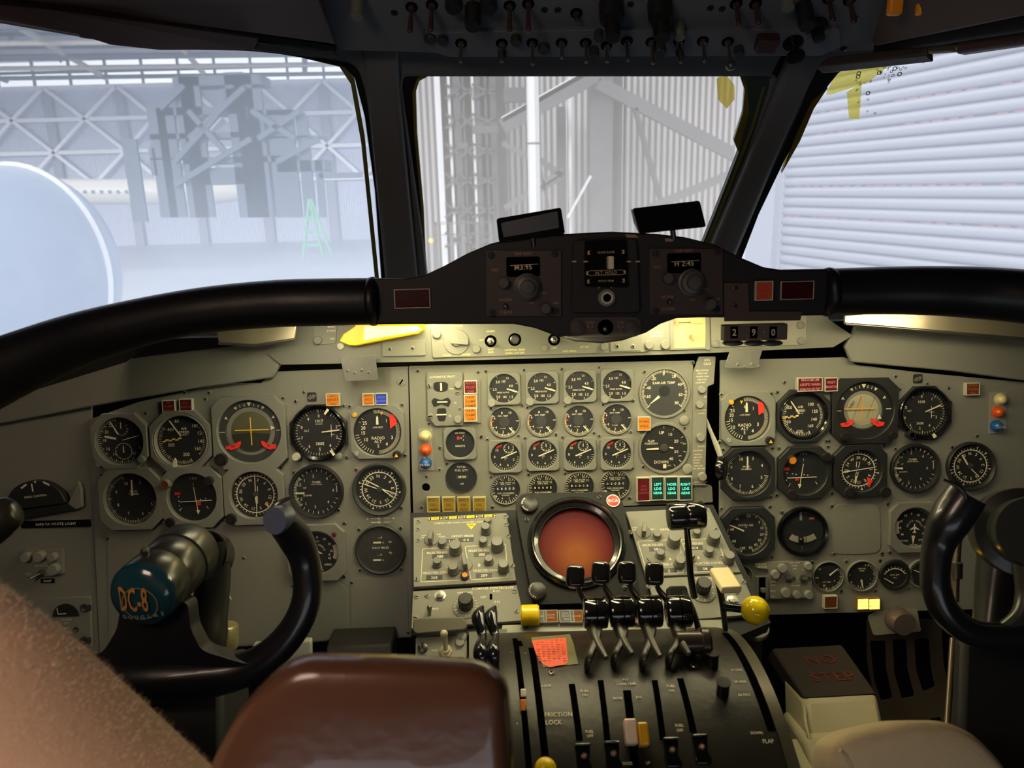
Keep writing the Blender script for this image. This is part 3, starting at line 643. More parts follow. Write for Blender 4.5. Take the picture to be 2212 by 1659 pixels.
for i, (y, l, s, nm) in enumerate(((615, LR, ['AUTO', 'PILOT', 'OFF'], 'dark red light reading AUTO PILOT OFF beside the automatic pilot box'), (735, LO, ['YAW', 'DAMP', 'ARMED'], 'orange light just below the AUTO PILOT OFF light'), (850, LO, ['YAW', 'DAMP', 'OFF'], 'lowest orange light of the stack beside the automatic pilot box'))):
    annun(MP, E, 620, y, 29, 29, l, s, nm, RTXT if i == 0 else None, off=4)
def beacon(c, pts, lab, rot=0, tr=1.):
    t = thing('marker_beacon_lights', MP, *c(*pts[1]), lab, 'indicator lights')
    P = [loc(t, c, *p) for p in pts]
    g = G(); g.box(min(p[0] for p in P)-15, P[2][1]-17, max(p[0] for p in P)+15, P[0][1]+16, 0, 2); g.build('plate', PAINT2, t, bevel=.5)
    for p, m, s in zip(P, (mat('lamp_cream', (214, 206, 150), .2, coat=.5), mat('lamp_orange', (226, 92, 30), .2, coat=.5), mat('lamp_blue', (36, 96, 160), .2, coat=.5)), (None, None, 'OUTER')):
        o = pilot_lamp(t, *p, 10, m, 16, txt=s)
beacon(E, ((235, 1035), (237, 1150), (238, 1262)), 'stack of cream, orange and blue round lamps at the left of the centre panel')
def smallg(name, c, x, y, R, half, fr, lab, cat='gauge', group=None, dial=DIAL, pl=MP, r2=None):
    t = thing(name, pl, *c(x, y), lab, cat, group)
    if fr == 'sq':
        bez(t, 'sq', half, 6, R, FRAMEG, zf=6, zi=1)
    else:
        g = G(); g.lathe(0, 0, [(half, 0), (half, 3), (half-1.5, 5), (R+1, 5), (R, 1)], 48, cap=False); g.build('bezel', fr if not isinstance(fr, str) else FRAMEG, t)
    return t
# airspeed digital, total fuel
t = smallg('airspeed_readout', E, 530, 1095, 31, 35, 'sq', 'small square framed gauge with dark face reading KNOTS, below the automatic pilot box')
g = dialdisc(31.5); g.text('AIR SPEED', *loc(t, E, 528, 1008), 4.5, 2); g.text('KNOTS', *loc(t, E, 530, 1118), 6, 2); a = loc(t, E, 537, 1050); g.text('4', a[0], a[1], 6, 2); g.text('4', a[0]+5, a[1]+4, 5.5, 2); g.text('3', a[0]+5, a[1]-4, 5.5, 2); g.m = 2; g.rect(a[0]-6, a[1], 5.5, 7, 2)
g.build('dial', [FRAMEB, CREAM, REDL], t)
for s_ in (-1, 1): screw(t, s_*28, 27, 6, 5, 'slot')
t = smallg('fuel_quantity_gauge', E, 540, 1385, 32, 34, DIALG, 'round dark gauge reading TOTAL FUEL QTY LBS, low on the left of the centre panel')
g = dialdisc(32.5); g.text('TOTAL', *loc(t, E, 540, 1298), 6, 2); g.text('FUEL QTY', *loc(t, E, 540, 1325), 6, 2); g.text('LBS', *loc(t, E, 546, 1440), 5, 2); g.m = 2; a = loc(t, E, 546, 1382); g.rect(a[0], a[1], 26, 8, 1.6); g.m = 1; g.text('08700', a[0], a[1], 6.5, 2); g.build('dial', [FRAMEB, CREAM, DIALG], t)
# oil pressure lights
for i, x in enumerate((305, 435, 563, 695)):
    annun(MP, E, x, 1612, 28, 33, LY, ['ENG %d' % (i+1), 'OIL', 'PRESS'], 'yellow brown OIL PRESS light under the fuel quantity gauge, %s' % ['leftmost', 'second from left', 'third from left', 'rightmost'][i], group='oil pressure lights', house=mat('oil_housing', (190, 182, 130), .4), ts=8.5)
ordn = ['leftmost', 'second from left', 'third from left', 'rightmost']
C4 = {'epr': [(903, 627), (1227, 618), (1548, 606), (1865, 597)], 'egt': [(907, 915), (1223, 907), (1540, 900), (1862, 888)], 'rpm': [(914, 1205), (1232, 1188), (1548, 1184), (1862, 1180)], 'ff': [(918, 1490), (1236, 1482), (1548, 1465), (1853, 1447)]}
for i in range(4):
    x, y = C4['epr'][i]
    t = smallg('pressure_ratio_gauge', E, x, y, 31, 35.5, 'sq', 'square framed pressure ratio gauge, %s in the top row of engine gauges' % ordn[i], group='pressure ratio gauges in the top row')
    g = dialdisc(31.5); z = 8
    for s, a, b in (('3.0', -13, 14), ('3.5', 8, 22), ('4.0', 15, 5), ('2.5', -20, -2), ('2.0', -13, -18), ('1.5', 15, -19)): g.text(s, a, b, z if s != '3.5' else 5.5, 2, 0, .85)
    g.text(['103', '103', '101', '101'][i], -1, 15, 7, 2, 0, .85); g.text(['102', '103', '102', '132'][i], 1, -18.5, 7, 2, 0, .85); g.text('PRESS RATIO', -2, -9, 4.4, 2); g.text('10', 19, -5, 6, 2)
    g.ticks(0, 0, 27, 30.5, 70, 70, 1, 1.2, 2); g.ticks(0, 0, 27, 30.5, -30, -30, 1, 1.2, 2); g.ticks(0, 0, 27, 30.5, -90, -90, 1, 1.2, 2); g.ticks(0, 0, 26, 30.5, 160, 160, 1, 1.4, 2); g.ticks(0, 0, 26, 30.5, 212, 212, 1, 1.4, 2)
    g.build('dial', [DIAL, CREAM], t); ptr(t, (6, -1), (27, -8), 2.6, 3.4, 4, CREAM)
    for s_ in (-1, 1): screw(t, s_*28, 28, 6, 5, 'slot')
    knob(t, -27, -30, 8.5, 8, PAINT2, z=5)
    x, y = C4['egt'][i]
    t = smallg('exhaust_temperature_gauge', E, x, y, 31.5, 35, FRAMEG, 'round exhaust temperature gauge, %s in the second row of engine gauges' % ordn[i], group='exhaust temperature gauges in the second row')
    g = dialdisc(32); g.ticks(0, 0, 27, 31, 135, 300, 36, .9, 2, 6, 24.5, 1.3)
    for s, a, b in (('8', -5, 20), ('10', 12, 20), ('6', -21, 9), ('4', -18, -11), ('2', -3, -21), ('0', 15, -14)): g.text(s, a, b, 7, 2)
    g.text('EXH. TEMP', -3, 13.5, 4.4, 2); g.text('°C x100', -4, -13.5, 3.6, 2); g.rect(28, 2, 6, 1.6, 2.2)
    g.m = 2; g.lathe(0, 0, [(11, 1.2), (11, 2), (.01, 2.1)], 24); g.m = 3; g.rect(-26, 2, 8, 1.6, 2.4); g.m = 4; g.rect(-28.5, -3, 2, 8, 2.3)
    g.build('dial', [DIAL, CREAM, DIALG, REDL, YEL], t); ptr(t, (10, -12), (20, -24), 2.6, 1.6, 4, CREAM)
    x, y = C4['rpm'][i]
    t = smallg('engine_rpm_gauge', E, x, y, 31, 35.5, 'sq', 'square engine RPM gauge, %s in the third row of engine gauges' % ordn[i], group='engine speed gauges in the third row')
    g = dialdisc(31.5); g.ticks(0, 0, 26, 30, 95, 235, 14, .9, 2)
    for s, a, b in (('10', -18, 13), ('8', -23, -1), ('6', -11, -18), ('4', 5, -20), ('2', 18, -8)): g.text(s, a, b, 7, 2)
    g.text('RPM', 1, -1-3, 3.6, 2); g.text('%', 0, -8, 3.6, 2); g.sector(8, 17, 10, 11, 0, 360, 2); g.ticks(8, 17, 7, 10, 0, 324, 9, .9, 2); g.rect(8, 19, 1.6, 7, 2.5)
    g.m = 2
    for q in range(4): g.rect(-18+q*3.4, 19+q*1.6, 2, 6.5, 2.2, -.5)
    g.build('dial', [FRAMEB, CREAM, REDL], t); ptr(t, (-9, -4), (24, 9), 2.6, 2.2, 4, CREAM)
    for s_ in (-1, 1): screw(t, s_*28, 28, 6, 5, 'slot')
    x, y = C4['ff'][i]
    t = smallg('fuel_flow_gauge', E, x, y, 30.5, 34, FRAMEG, 'round fuel flow gauge, %s in the bottom row of engine gauges' % ordn[i], group='fuel flow gauges in the bottom row')
    g = dialdisc(31); g.ticks(0, 0, 26, 30, -125, 45, 17, 1, 2, 2, 24, 1.3); g.ticks(0, 0, 26, 30, 120, 240, 12, 1, 2, 2, 24, 1.3)
    for s, a, b in (('11', -7, 21), ('13', 8, 21), ('15', 17, 14), ('9', -19, 13), ('6', -20, -14), ('4', -8, -19), ('2', 7, -19)): g.text(s, a, b, 6, 2)
    g.text('FUEL FLOW', 0, 15, 4.6, 2); g.text('PPH x 1000', 0, 11, 4.2, 2); g.text('FUEL CONSUMED', 0, -8, 4.4, 2); g.text('POUNDS', 0, -12.5, 4.2, 2)
    g.m = 2
    for q in range(5): g.rect(-17+q*8.5, 2, 6.5, 9, 1.5)
    g.m = 1
    for q in range(5): g.text('0' if not (q == 4 and i == 1) else '5', -17+q*8.5, 2, 7.5, 2)
    g.build('dial', [FRAMEB, CREAM, BLACKG], t)
# ram air temp & flap position
t = smallg('ram_air_temperature_gauge', F_, 1560, 270, 50, 56, FRAMEG, 'large round RAM AIR TEMP gauge at the upper right of the centre panel')
g = dialdisc(50.5); g.ticks(0, 0, 44, 49, -130, 130, 80, .9, 2, 10, 41, 1.5)
crown(g, t, F_, [('0', 1553, 108), ('20', 1640, 130), ('40', 1690, 198), ('60', 1697, 285), ('80', 1665, 355), ('-20', 1465, 150), ('-40', 1422, 228), ('-60', 1420, 302)], 9.5)
g.text('RAM AIR TEMP', *loc(t, F_, 1555, 185), 7.5, 2, 0, .95); g.m = 2; g.lathe(0, 4, [(12, 1.2), (12, 2), (.01, 2.1)], 24); g.build('dial', [DIALG, CREAM, FRAMEB], t)
ptr(t, loc(t, F_, 1515, 300), loc(t, F_, 1430, 370), 6, .6, 4, CREAM, tip=False)
t = smallg('flap_position_gauge', F_, 1557, 740, 50, 56, FRAMEG, 'large round FLAP POSITION gauge reading UP and DOWN, lower right of the centre panel')
g = dialdisc(50.5)
for s, x, y, z in (('UP', 1535, 610, 9), ('10', 1608, 625, 9), ('20', 1660, 682, 9), ('30', 1660, 772, 9), ('40', 1617, 832, 9), ('DOWN', 1533, 860, 9), ('FLAP', 1447, 682, 6.5), ('POSITION', 1447, 703, 6), ('T.O.', 1712, 697, 4), ('APP.', 1692, 808, 4), ('LDG.', 1600, 890, 4)): g.text(s, *loc(t, F_, x, y), z, 2)
g.ticks(0, 0, 42, 48, 27, 27, 1, 1.4, 2); g.ticks(0, 0, 42, 48, 60, 60, 1, 1.4, 2); g.ticks(0, 0, 42, 48, 102, 102, 1, 1.4, 2); g.ticks(0, 0, 42, 48, 130, 130, 1, 1.8, 2); g.ticks(0, 0, 42, 48, 150, 150, 1, 1.4, 2); g.ticks(0, 0, 42, 48, 0, 0, 1, 1.4, 2); g.ticks(0, 0, 42, 48, 80, 80, 1, 2, 2); g.rect(*loc(t, F_, 1562, 895), 7, 9, 2)
g.build('dial', [DIAL, CREAM], t); ptr(t, loc(t, F_, 1510, 745), loc(t, F_, 1410, 750), 4, 2.6, 4, CREAM); ptr(t, loc(t, F_, 1600, 733), loc(t, F_, 1625, 738), 2, 4, 4, CREAM)
g = G(); g.lathe(0, 0, [(9, 1), (8, 4), (.01, 5)], 20); g.build('hub', DIALG, t)
annun(MP, F_, 1381, 530, 28, 30, LO, ['WHEEL', 'WELL'], 'orange light between the exhaust temperature row and the flap position gauge', LTXT)
annun(MP, F_, 1375, 1085, 29, 52, LR, ['LDG', 'GEAR', 'UNSAFE'], 'tall dark red light reading LDG GEAR, left of the three green gear lights', RTXT, ts=6, depth=14)
for i, (x, s) in enumerate(((1494, 'LEFT'), (1612, 'NOSE'), (1730, 'RIGHT'))):
    annun(MP, F_, x, 1077, 29, 52, GGREEN, [s, 'LDG', 'GEAR'], 'tall glowing green light reading %s LDG GEAR' % s, GTXT, 'green landing gear lights', ts=7.5, depth=14)
# gear lever strip
t = thing('landing_gear_lever', MP, 1512, 910, 'tall grey landing gear strip with engraved text and a black wheel shaped lever', 'lever')
g = G(); g.prism(roundpoly([loc(t, F_, *p) for p in ((1850, -40), (1995, -40), (1978, 195), (1925, 215), (1905, 1060), (1790, 1060), (1800, 420), (1800, 100))], 3), 0, 5); g.build('plate', PAINT, t, bevel=.8)
g = G()
for s, x, y, z in (('LDG', 1920, -10, 7), ('GEAR', 1922, 22, 7), ('MAX EXTEND', 1880, 78, 4.6), ('SPEED-230K', 1880, 104, 4.6), ('UNDER 15000', 1880, 130, 4.6), ('.65M OVER', 1875, 156, 4.6), ('32,300 FEET', 1865, 182, 4.6), ('UP', 1905, 302, 5), ('UPLATCH', 1870, 415, 4.8), ('CHECK', 1872, 443, 4.8), ('DOWN', 1872, 725, 5),
                   ('CAUTION', 1842, 760, 5), ('HANDLE', 1840, 793, 4.6), ('MUST BE', 1842, 818, 4.6), ('DOWN', 1830, 842, 4.6), ('WHEN', 1830, 865, 4.6), ('AIRPLANE', 1845, 890, 4.6), ('ON GROUND', 1852, 913, 4.6), ('HANDLE LATCH', 1862, 1028, 4.4), ('FLT RELEASE', 1862, 1050, 4.4)):
    g.text(s, *loc(t, F_, x, y), z, 5.3, 0, .9)
g.build('lettering', CREAM, t)
for x, y, r, h in ((1873, 240, 8, 8), (1853, 368, 8, 9), (1862, 645, 8.5, 9), (1873, 978, 9, 12)): knob(t, *loc(t, F_, x, y), r, h, PAINT2, z=5)
for x, y, r in ((1728, 503, 10), (1755, 915, 11)): knob(t, *loc(t, F_, x, y), r, 5, PAINT2, 'cap', z=1)
a = loc(t, F_, 1920, 490); b = loc(t, F_, 1985, 730); c = loc(t, F_, 2000, 800)
g = G(); g.tube([(a[0], a[1], -10), ((a[0]+b[0])/2, (a[1]+b[1])/2, 10), (b[0], b[1], 30), (c[0], c[1], 40)], [4, 4.5, 7, 6], 12, sq=.5); g.build('lever_arm', PAINT2, t)
a = loc(t, F_, 2006, 880); g = G(); g.X = Matrix.Translation((a[0]-2, a[1], 46)) @ Matrix.Rotation(math.radians(62), 4, 'Y')
g.lathe(0, 0, [(8, -7), (20, -9), (25, -7), (27, 0), (25, 7), (20, 9), (8, 7), (.01, 7)], 32); g.build('wheel_knob', BLACKG, t)
# ------------------------------------------------------------ right panel gauges
t = radalt(G_, 296, 395, 49, 58, 'radio altimeter with a red flag at the top left corner of the right panel',
       [('25', 198, 340), ('20', 190, 372), ('15', 186, 406), ('10', 200, 455), ('5', 280, 492), ('4', 336, 480), ('3', 372, 435), ('1', 340, 325)],
       [('RADIO', 281, 440, 9), ('ALT', 281, 464, 9), ('x100 FEET', 283, 370, 5), ('TEST', 202, 562, 5), ('0', 282, 315, 9)], [(292, 350), (292, 292)], [(372, 285), (392, 278), (411, 300), (410, 350), (375, 370)],
       [(180, 280), (165, 540)], [(440, 542), (300, 397), (258, 282)])
t = airspeed(G_, 680, 375, 47, 57, FRAMEB, 'black ringed airspeed gauge on the right panel, under the maximum airspeed light', BLACKG,
             [('400', 586, 320), ('100', 735, 297), ('120', 762, 345), ('140', 757, 400), ('160', 732, 445), ('200', 660, 484), ('300', 577, 418)], [(654, 362), (598, 278), (665, 328)], [(650, 378), (540, 390)], .92)
t = adi(G_, 1097, 335, 61, 41, 71, FRAMEB, 'large black framed horizon gauge with pale ball and red flags on the right panel', SPHL, ORL,
        [([(932, 430), (970, 422), (1015, 400), (1030, 405), (1020, 430), (985, 452), (950, 452), (932, 445)], 'FD'), ([(1142, 392), (1155, 390), (1190, 412), (1238, 418), (1235, 440), (1195, 452), (1160, 432)], 'G')],
        [((960, 328), (1170, 322)), ((1085, 240), (1076, 420))], (1202, 380))
knob(t, *loc(t, G_, 950, 510), 10, 18, KNOBB, fl=12, z=8, cap=STEELD); knob(t, *loc(t, G_, 1278, 500), 9, 16, KNOBB, fl=12, z=8, cap=STEELD)
g = G(); a = loc(t, G_, 1262, 495)
for i, ch in enumerate('PUSH TO CAGE'): q = math.radians(-80+17*i); g.text(ch, a[0]+13*math.sin(q), a[1]+11*math.cos(q), 4.5, 9.3, -q)
g.build('lettering', WTXT, t)
t = altim(G_, 1510, 355, 47, 58, 'black ringed altimeter on the right panel beside the large black horizon gauge', [('0', 1500, 243), ('1', 1570, 260), ('7', 1383, 392), ('6', 1422, 440), ('5', 1487, 462), ('4', 1553, 442), ('3', 1600, 385), ('8', 1392, 320)],
          [(1520, 348), (1622, 303)], (.9, [('1018', 1497, 280, 7.5), ('3008', 1487, 428, 7.5), ('ALT', 1415, 343, 5)], (1567, 350)))
for p, q in (((1555, 495), (1572, 520)),): ptr(t, loc(t, G_, *p), loc(t, G_, *q), 6, 8, 15, CREAM, 'altitude_bug', tip=False)
knob(t, *loc(t, G_, 1403, 500), 9, 16, STEELD, z=6, cap=HOLE)
mach(G_, 295, 770, 49, 57, FRAMEB, 'black framed Mach number gauge under the right radio altimeter',
     [('10', 255, 675), ('3', 338, 670), ('4', 400, 718), ('9', 190, 732), ('5', 397, 800), ('8', 193, 810), ('7', 250, 862), ('6', 334, 862)], [(298, 745), (298, 655)], (293, 735))
devi(G_, 685, 765, 47, 57, FRAMEB, 'black framed deviation gauge with crossed needles on the right panel under the airspeed gauge', (570, 742), (640, 812), [(682, 705), (655, 868)], [(570, 803), (772, 795)],
     [(610, 775), (635, 780), (690, 782), (715, 785), (568, 820), (572, 770)], [(590, 672), LO, (825, 650), (590, 910)], ri=1)
compass(G_, 1065, 750, 45, 'black framed compass gauge with a red marker under the right horizon gauge', 'heading_indicator', 34, 58, FRAMEB, 'sq',
        [((948, 766), (1165, 730), 1.5, False), ((1050, 690), (1046, 728), 1.2, False), ((1070, 692), (1062, 730), 1.2, False), ((1048, 760), (1040, 795), 1.2, False), ((1060, 765), (1052, 800), 1.2, False), ((1046, 790), (1040, 835), 4, True), ((1000, 755), (965, 762), 4, True)],
        marks=(60, 100, -2, 170), kn=((980, 895), (1225, 892)), flag=([(1118, 795), (1130, 870), (1155, 822), (1140, 805)], REDM), half=57)
vsi(G_, 1452, 738, 46, 54, 'round climb gauge with black rim on the right panel under the altimeter', [('2', 1427, 632), ('4', 1508, 655), ('1', 1368, 660), ('.5', 1335, 690), ('6', 1537, 735), ('.5', 1327, 785), ('1', 1355, 815), ('2', 1410, 835), ('4', 1493, 810)],
    [(1368, 738), (1315, 736)], [('CLIMB', 1438, 677, 6), ('1000 FT PER MIN', 1438, 692, 3.2), ('UP', 1364, 710, 5), ('DOWN', 1372, 762, 5)])
compass(G_, 1835, 722, 46, 'round radio compass with black rim, rightmost gauge of the right panel', 'radio_magnetic_indicator', 34, -4, FRAMEB, 'round',
        [((1812, 712), (1778, 650), 3.4, True), ((1838, 742), (1890, 795), 1.8, False)], marks=(-100, 50, 100, 150, 200, 250, 20), half=53, size=9)
t = thing('static_air_temperature_gauge', MP, *G_(295, 1180), 'black framed STATIC AIR temperature gauge, lowest of the left column of the right panel', 'gauge')
bez(t, 'sq', 57, 22, 46, FRAMEB, zf=9); g = dialdisc(46.5); g.ticks(0, 0, 40, 45, -165, 162, 80, .9, 2, 8, 37, 1.3)
crown(g, t, G_, [('-40', 225, 1087), ('-20', 305, 1066), ('0', 382, 1109), ('10', 398, 1148), ('20', 397, 1193), ('30', 383, 1232), ('40', 357, 1264), ('50', 321, 1284), ('-60', 190, 1158), ('-80', 205, 1240), ('-100', 262, 1287)], 8.5)
g.text('STATIC AIR', *loc(t, G_, 288, 1130), 6, 2); g.text('°C', *loc(t, G_, 290, 1146), 4.5, 2); g.build('dial', [DIAL, CREAM], t); ptr(t, loc(t, G_, 275, 1168), loc(t, G_, 178, 1127), 3.4, 1.6, 4, CREAM)
for a in range(8): q = math.radians(a*45+22); screw(t, 53*math.cos(q), 53*math.sin(q), 3, 8.4, 'slot', FRAMEB)
t = thing('turn_and_slip_indicator', MP, *G_(680, 1175), 'round black turn gauge with two pale blocks, right of the static air gauge', 'gauge')
g = G(); g.lathe(0, 0, [(55, 0), (55, 6), (52, 11), (46, 9), (44, -4)], 56, cap=False); g.build('bezel', BLACKG, t)
g = dialdisc(45, zi=.4); g.m = 2; g.sector(0, 0, 15, 36, -48, 48, 1.5); g.m = 1; g.rect(*loc(t, G_, 668, 1065), 5, 20, 1.8); g.rect(*loc(t, G_, 675, 1283), 1.2, 9, 1.8); [g.text('A', *loc(t, G_, x, 1045), 6, 1.8) for x in (628, 700)]; g.m = 3; g.rect(*loc(t, G_, 743, 1083), 11, 4, 1.8)
g.m = 1; g.sector(0, 30, 41, 54, 146, 214, 2.6); g.m = 0; g.rect(-4, -16, 11, 18, 2.9); g.rect(7, -17, 1.2, 14, 3)
g.build('dial', [FRAMEB, CREAMD, DIAL, RTXT], t); g = G(); g.ball((-4, -17, 4), 6); g.build('ball', BLACKG, t)
drift(G_, 1443, 1140, 43, 55, FRAMEG, 'drift angle gauge with white aeroplane, partly behind the right yoke horn', [('0', 1430, 1050), ('10', 1475, 1060), ('20', 1508, 1092), ('30', 1522, 1142), ('40', 1512, 1187), ('10', 1388, 1063), ('20', 1357, 1102), ('30', 1348, 1148), ('40', 1365, 1193)],
      (1450, 1148), ((1440, 1200), (1437, 1258)), None, [('GROUND', 1370, 1237, 5), ('SPEED', 1500, 1230, 5), ('KNOTS', 1442, 1266, 5)])
# small row
t = smallg('brake_pressure_gauge', G_, 856, 1482, 31, 34, FRAMEG, 'small round gauge with a white hand pointing up right, beside the spoiler switches')
g = dialdisc(31.5); g.ticks(0, 0, 26, 30, 60, 200, 22, .9, 2, 5, 24, 1.3); crown(g, t, G_, [('100', 778, 1492), ('50', 828, 1545), ('0', 898, 1512), ('150', 795, 1433)], 5.5); g.text('HYD TEMP', *loc(t, G_, 845, 1522), 3.6, 2); g.m = 2; g.rect(*loc(t, G_, 792, 1535), 7, 1.6, 2.2, .8); g.build('dial', [DIAL, CREAM, REDL], t); ptr(t, (2, 3), (20, 17), 4, 1.6, 4, CREAM)
t = smallg('hydraulic_pressure_gauge', G_, 1088, 1478, 31, 35, FRAMEG, 'small round HYD SYS PRESS gauge above the lit amber lights')
g = dialdisc(31.5); g.ticks(0, 0, 26, 30, 30, 240, 28, .9, 2, 7, 24, 1.3); crown(g, t, G_, [('3', 1005, 1472), ('2', 1062, 1548), ('1', 1147, 1500), ('4', 1112, 1405)], 5.5); g.text('HYD SYS', 0, 16, 4, 2); g.text('PRESS', 0, 11, 4, 2); g.build('dial', [DIAL, CREAM], t); ptr(t, (-2, -8), (1, -24), 4, 3, 4, CREAM)
t = smallg('hydraulic_quantity_gauge', G_, 1315, 1472, 26, 34, FRAMEB, 'small black rimmed gauge with an arc scale, right of the hydraulic pressure gauge')
g = dialdisc(26.5); g.sector(0, -12, 25, 27, -58, 58, 2); g.ticks(0, -12, 27, 31, -58, 58, 8, .9, 2); g.text('HYD. QTY', 0, 0, 4.2, 2); g.text('GALS', 0, -6, 3.2, 2); g.build('dial', [DIAL, CREAM], t); ptr(t, (-4, -18), (-24, -6), 2.6, 1.4, 4, CREAM, tip=False)
t = smallg('pressure_gauge', G_, 1505, 1462, 28, 33, FRAMEG, 'small round gauge half hidden behind the right yoke horn')
g = dialdisc(28.5); g.ticks(0, 0, 23, 27, -130, -20, 12, .9, 2); g.build('dial', [DIAL, CREAM], t); ptr(t, (0, 0), (-18, 8), 3, 1.6, 4, CREAM)
t = smallg('air_pressure_gauge', G_, 250, 1482, 24, 27, FRAMEG, 'small round gauge half hidden behind the cream topped flap handle')
g = dialdisc(24.5); g.ticks(0, 0, 19, 23, -40, 150, 16, .9, 2); crown(g, t, G_, [('2', 265, 1450), ('4', 305, 1480)], 5.5); g.build('dial', [DIAL, CREAM], t); ptr(t, (0, 0), (10, 12), 2.5, 1.6, 4, CREAM)
# spoiler / hyd switches
t = thing('switch_unit', MP, *G_(590, 1500), 'grey switch plate with two toggles and round knobs under the static air gauge', 'switch panel')
g = G(); g.prism(roundpoly([loc(t, G_, *p) for p in ((343, 1382), (730, 1372), (740, 1440), (740, 1625), (450, 1635), (440, 1430), (350, 1420))], 5), 0, 7); g.build('plate', PAINT, t, bevel=1)
for x, y, r in ((528, 1415, 9), (705, 1400, 8), (480, 1458, 9), (552, 1583, 10), (627, 1597, 8), (710, 1597, 9)): knob(t, *loc(t, G_, x, y), r, 10, PAINT2, z=7)
g = G()
for s, x, y in (('FLIGHT', 397, 1393), ('SPOILER', 397, 1412), ('ENG HYD', 618, 1383), ('PUMP', 618, 1403), ('ON', 618, 1424), ('L', 568, 1432), ('R', 675, 1432), ('BY PASS', 626, 1540), ('OVER', 470, 1514), ('RIDE', 470, 1536), ('NOR', 470, 1577), ('OFF', 470, 1616)): g.text(s, *loc(t, G_, x, y), 5, 7.3)
g.build('lettering', CREAM, t)
for x in (570, 675):
    a = loc(t, G_, x, 1490); g = G(); g.lathe(a[0], a[1], [(9, 7), (9, 11), (5, 12)], 6); g.tube([(a[0], a[1], 12), (a[0]+6, a[1]+6, 28)], [3, 5], 12); g.build('toggle_lever', STEEL, t)
a = loc(t, G_, 398, 1560); g = G(); g.box(a[0]-14, a[1]-26, a[0]+14, a[1]+26, 0, 5); g.m = 1; g.box(a[0]-7, a[1]-24, a[0]+7, a[1]+24, 5, 6); g.m = 0; g.box(a[0]-5, a[1]-6, a[0]+5, a[1]+2, 6, 16); g.build('spoiler_switch', [FRAMEG, HOLE], t, bevel=.6)
annun(MP, G_, 862, 1650, 29, 28, LOD, ['FLAP', 'SLOT'], 'unlit brown amber light below the small round gauges on the right panel', LTXT)
for i, x in enumerate((1082, 1160)):
    annun(MP, G_, x, 1662, 26, 26, LHOT, ['HYD', 'PRESS'] if i == 0 else ['RUDDER', 'MANUAL'], 'brightly lit amber light under the hydraulic pressure gauge, %s of the pair' % ('left' if i == 0 else 'right'), mat('hot_text', (170, 80, 20), .6), 'lit amber warning lights', house=mat('hot_house', (150, 110, 60), .5))
annun(MP, G_, 715, 158, 54, 30, LR, ['MAXIMUM', "AIRSP'D WARN", 'HORN FOR GPS TEST'], "wide dark red light reading MAXIMUM AIRSP'D WARN above the right airspeed gauge", mat('pink_text', (225, 150, 150), .6), depth=16, ts=8)
annun(MP, G_, 860, 158, 28, 30, LR, ['INST', 'MONITOR'], 'small dark red INST MONITOR light between the wide red light and the black horizon gauge', mat('pink_text', (225, 150, 150), .6), depth=16)
annun(MP, G_, 1835, 190, 30, 27, LOD, ['STALL', 'WARN', 'FAIL'], 'dim orange light in the shadow at the upper right of the right panel', RTXT)
beacon(G_, ((2037, 262), (2020, 350), (2010, 445)), 'stack of cream, orange and blue round lamps at the far right of the right panel')
# knob bracket under right panel
t = thing('vent_control', MP, *L_(1270, 960), 'round brown knob on a pale metal tab hanging below the right panel', 'knob', off=2)
g = G(); g.prism(roundpoly([loc(t, L_, *p) for p in ((1062, 915), (1140, 880), (1425, 862), (1455, 1030), (1105, 1058))], 6), 0, 2.5); g.build('bracket', mat('tab_metal', (150, 148, 128), .45, noise=.08), t, bevel=.6)
knob(t, *loc(t, L_, 1275, 935), 26, 34, mat('brown_knob', (92, 80, 76), .45, noise=.15), z=2, skirt=1)
STR = mat('strip_paint', (122, 122, 112), .5, spec=.3, noise=.05, scale=9); STP = mat('strip_plate', (130, 130, 119), .5, spec=.3, noise=.05, scale=9)
# ------------------------------------------------------------ overlay strip below the glareshield
SP = Plane(pt(1106, 740, 1.12), (1, 0, 0), (0, math.sin(math.radians(12)), math.cos(math.radians(12))))
strip = sheet('switch_strip', SP, [(577, 763), (640, 700), (640, 640), (1780, 640), (1790, 690), (1842, 725), (1800, 750), (1540, 762), (1400, 767), (920, 781), (607, 788)],
              'long grey strip of switches tucked under the black glareshield', 'panel', m=STR, th=26, anchor=(1100, 735))
def plate(par, P, z1=2.5, m=STP, name='plate', bev=.6, rr=4): g = G(); g.prism(roundpoly([loc(par, FULL, *p) for p in P], rr), 0, z1); return g.build(name, m, par, bevel=bev)
t = thing('switch_unit', SP, 705, 725, 'small grey plate reading STARTS and OFF left of the glowing yellow lamp', 'switch panel')
plate(t, [(676, 680), (730, 680), (726, 742), (678, 746)]); g = G(); g.text('BRAKE', *loc(t, FULL, 716, 706), 5, 2.8); g.text('STARTS', *loc(t, FULL, 716, 714.5), 5.5, 2.8); g.text('OFF', *loc(t, FULL, 718, 732), 5.5, 2.8); g.build('lettering', CREAM, t)
knob(t, *loc(t, FULL, 688, 735), 9, 7, STP, z=2); knob(t, *loc(t, FULL, 736, 748), 7.5, 4, LFR, 'button')
t = thing('flood_lamp', SP, 830, 725, 'glowing yellow wedge shaped lamp under the left half of the glareshield', 'lamp', off=6)
g = G(); g.prism([loc(t, FULL, *p) for p in ((735, 737), (744, 722), (768, 706), (775, 690), (918, 690), (918, 712), (905, 721), (770, 747), (756, 746))], 0, 12); g.build('shade', mat('lamp_yellow', (240, 190, 10), .4, noise=.03, emis=(235, 190, 0), es=.35), t, bevel=2)
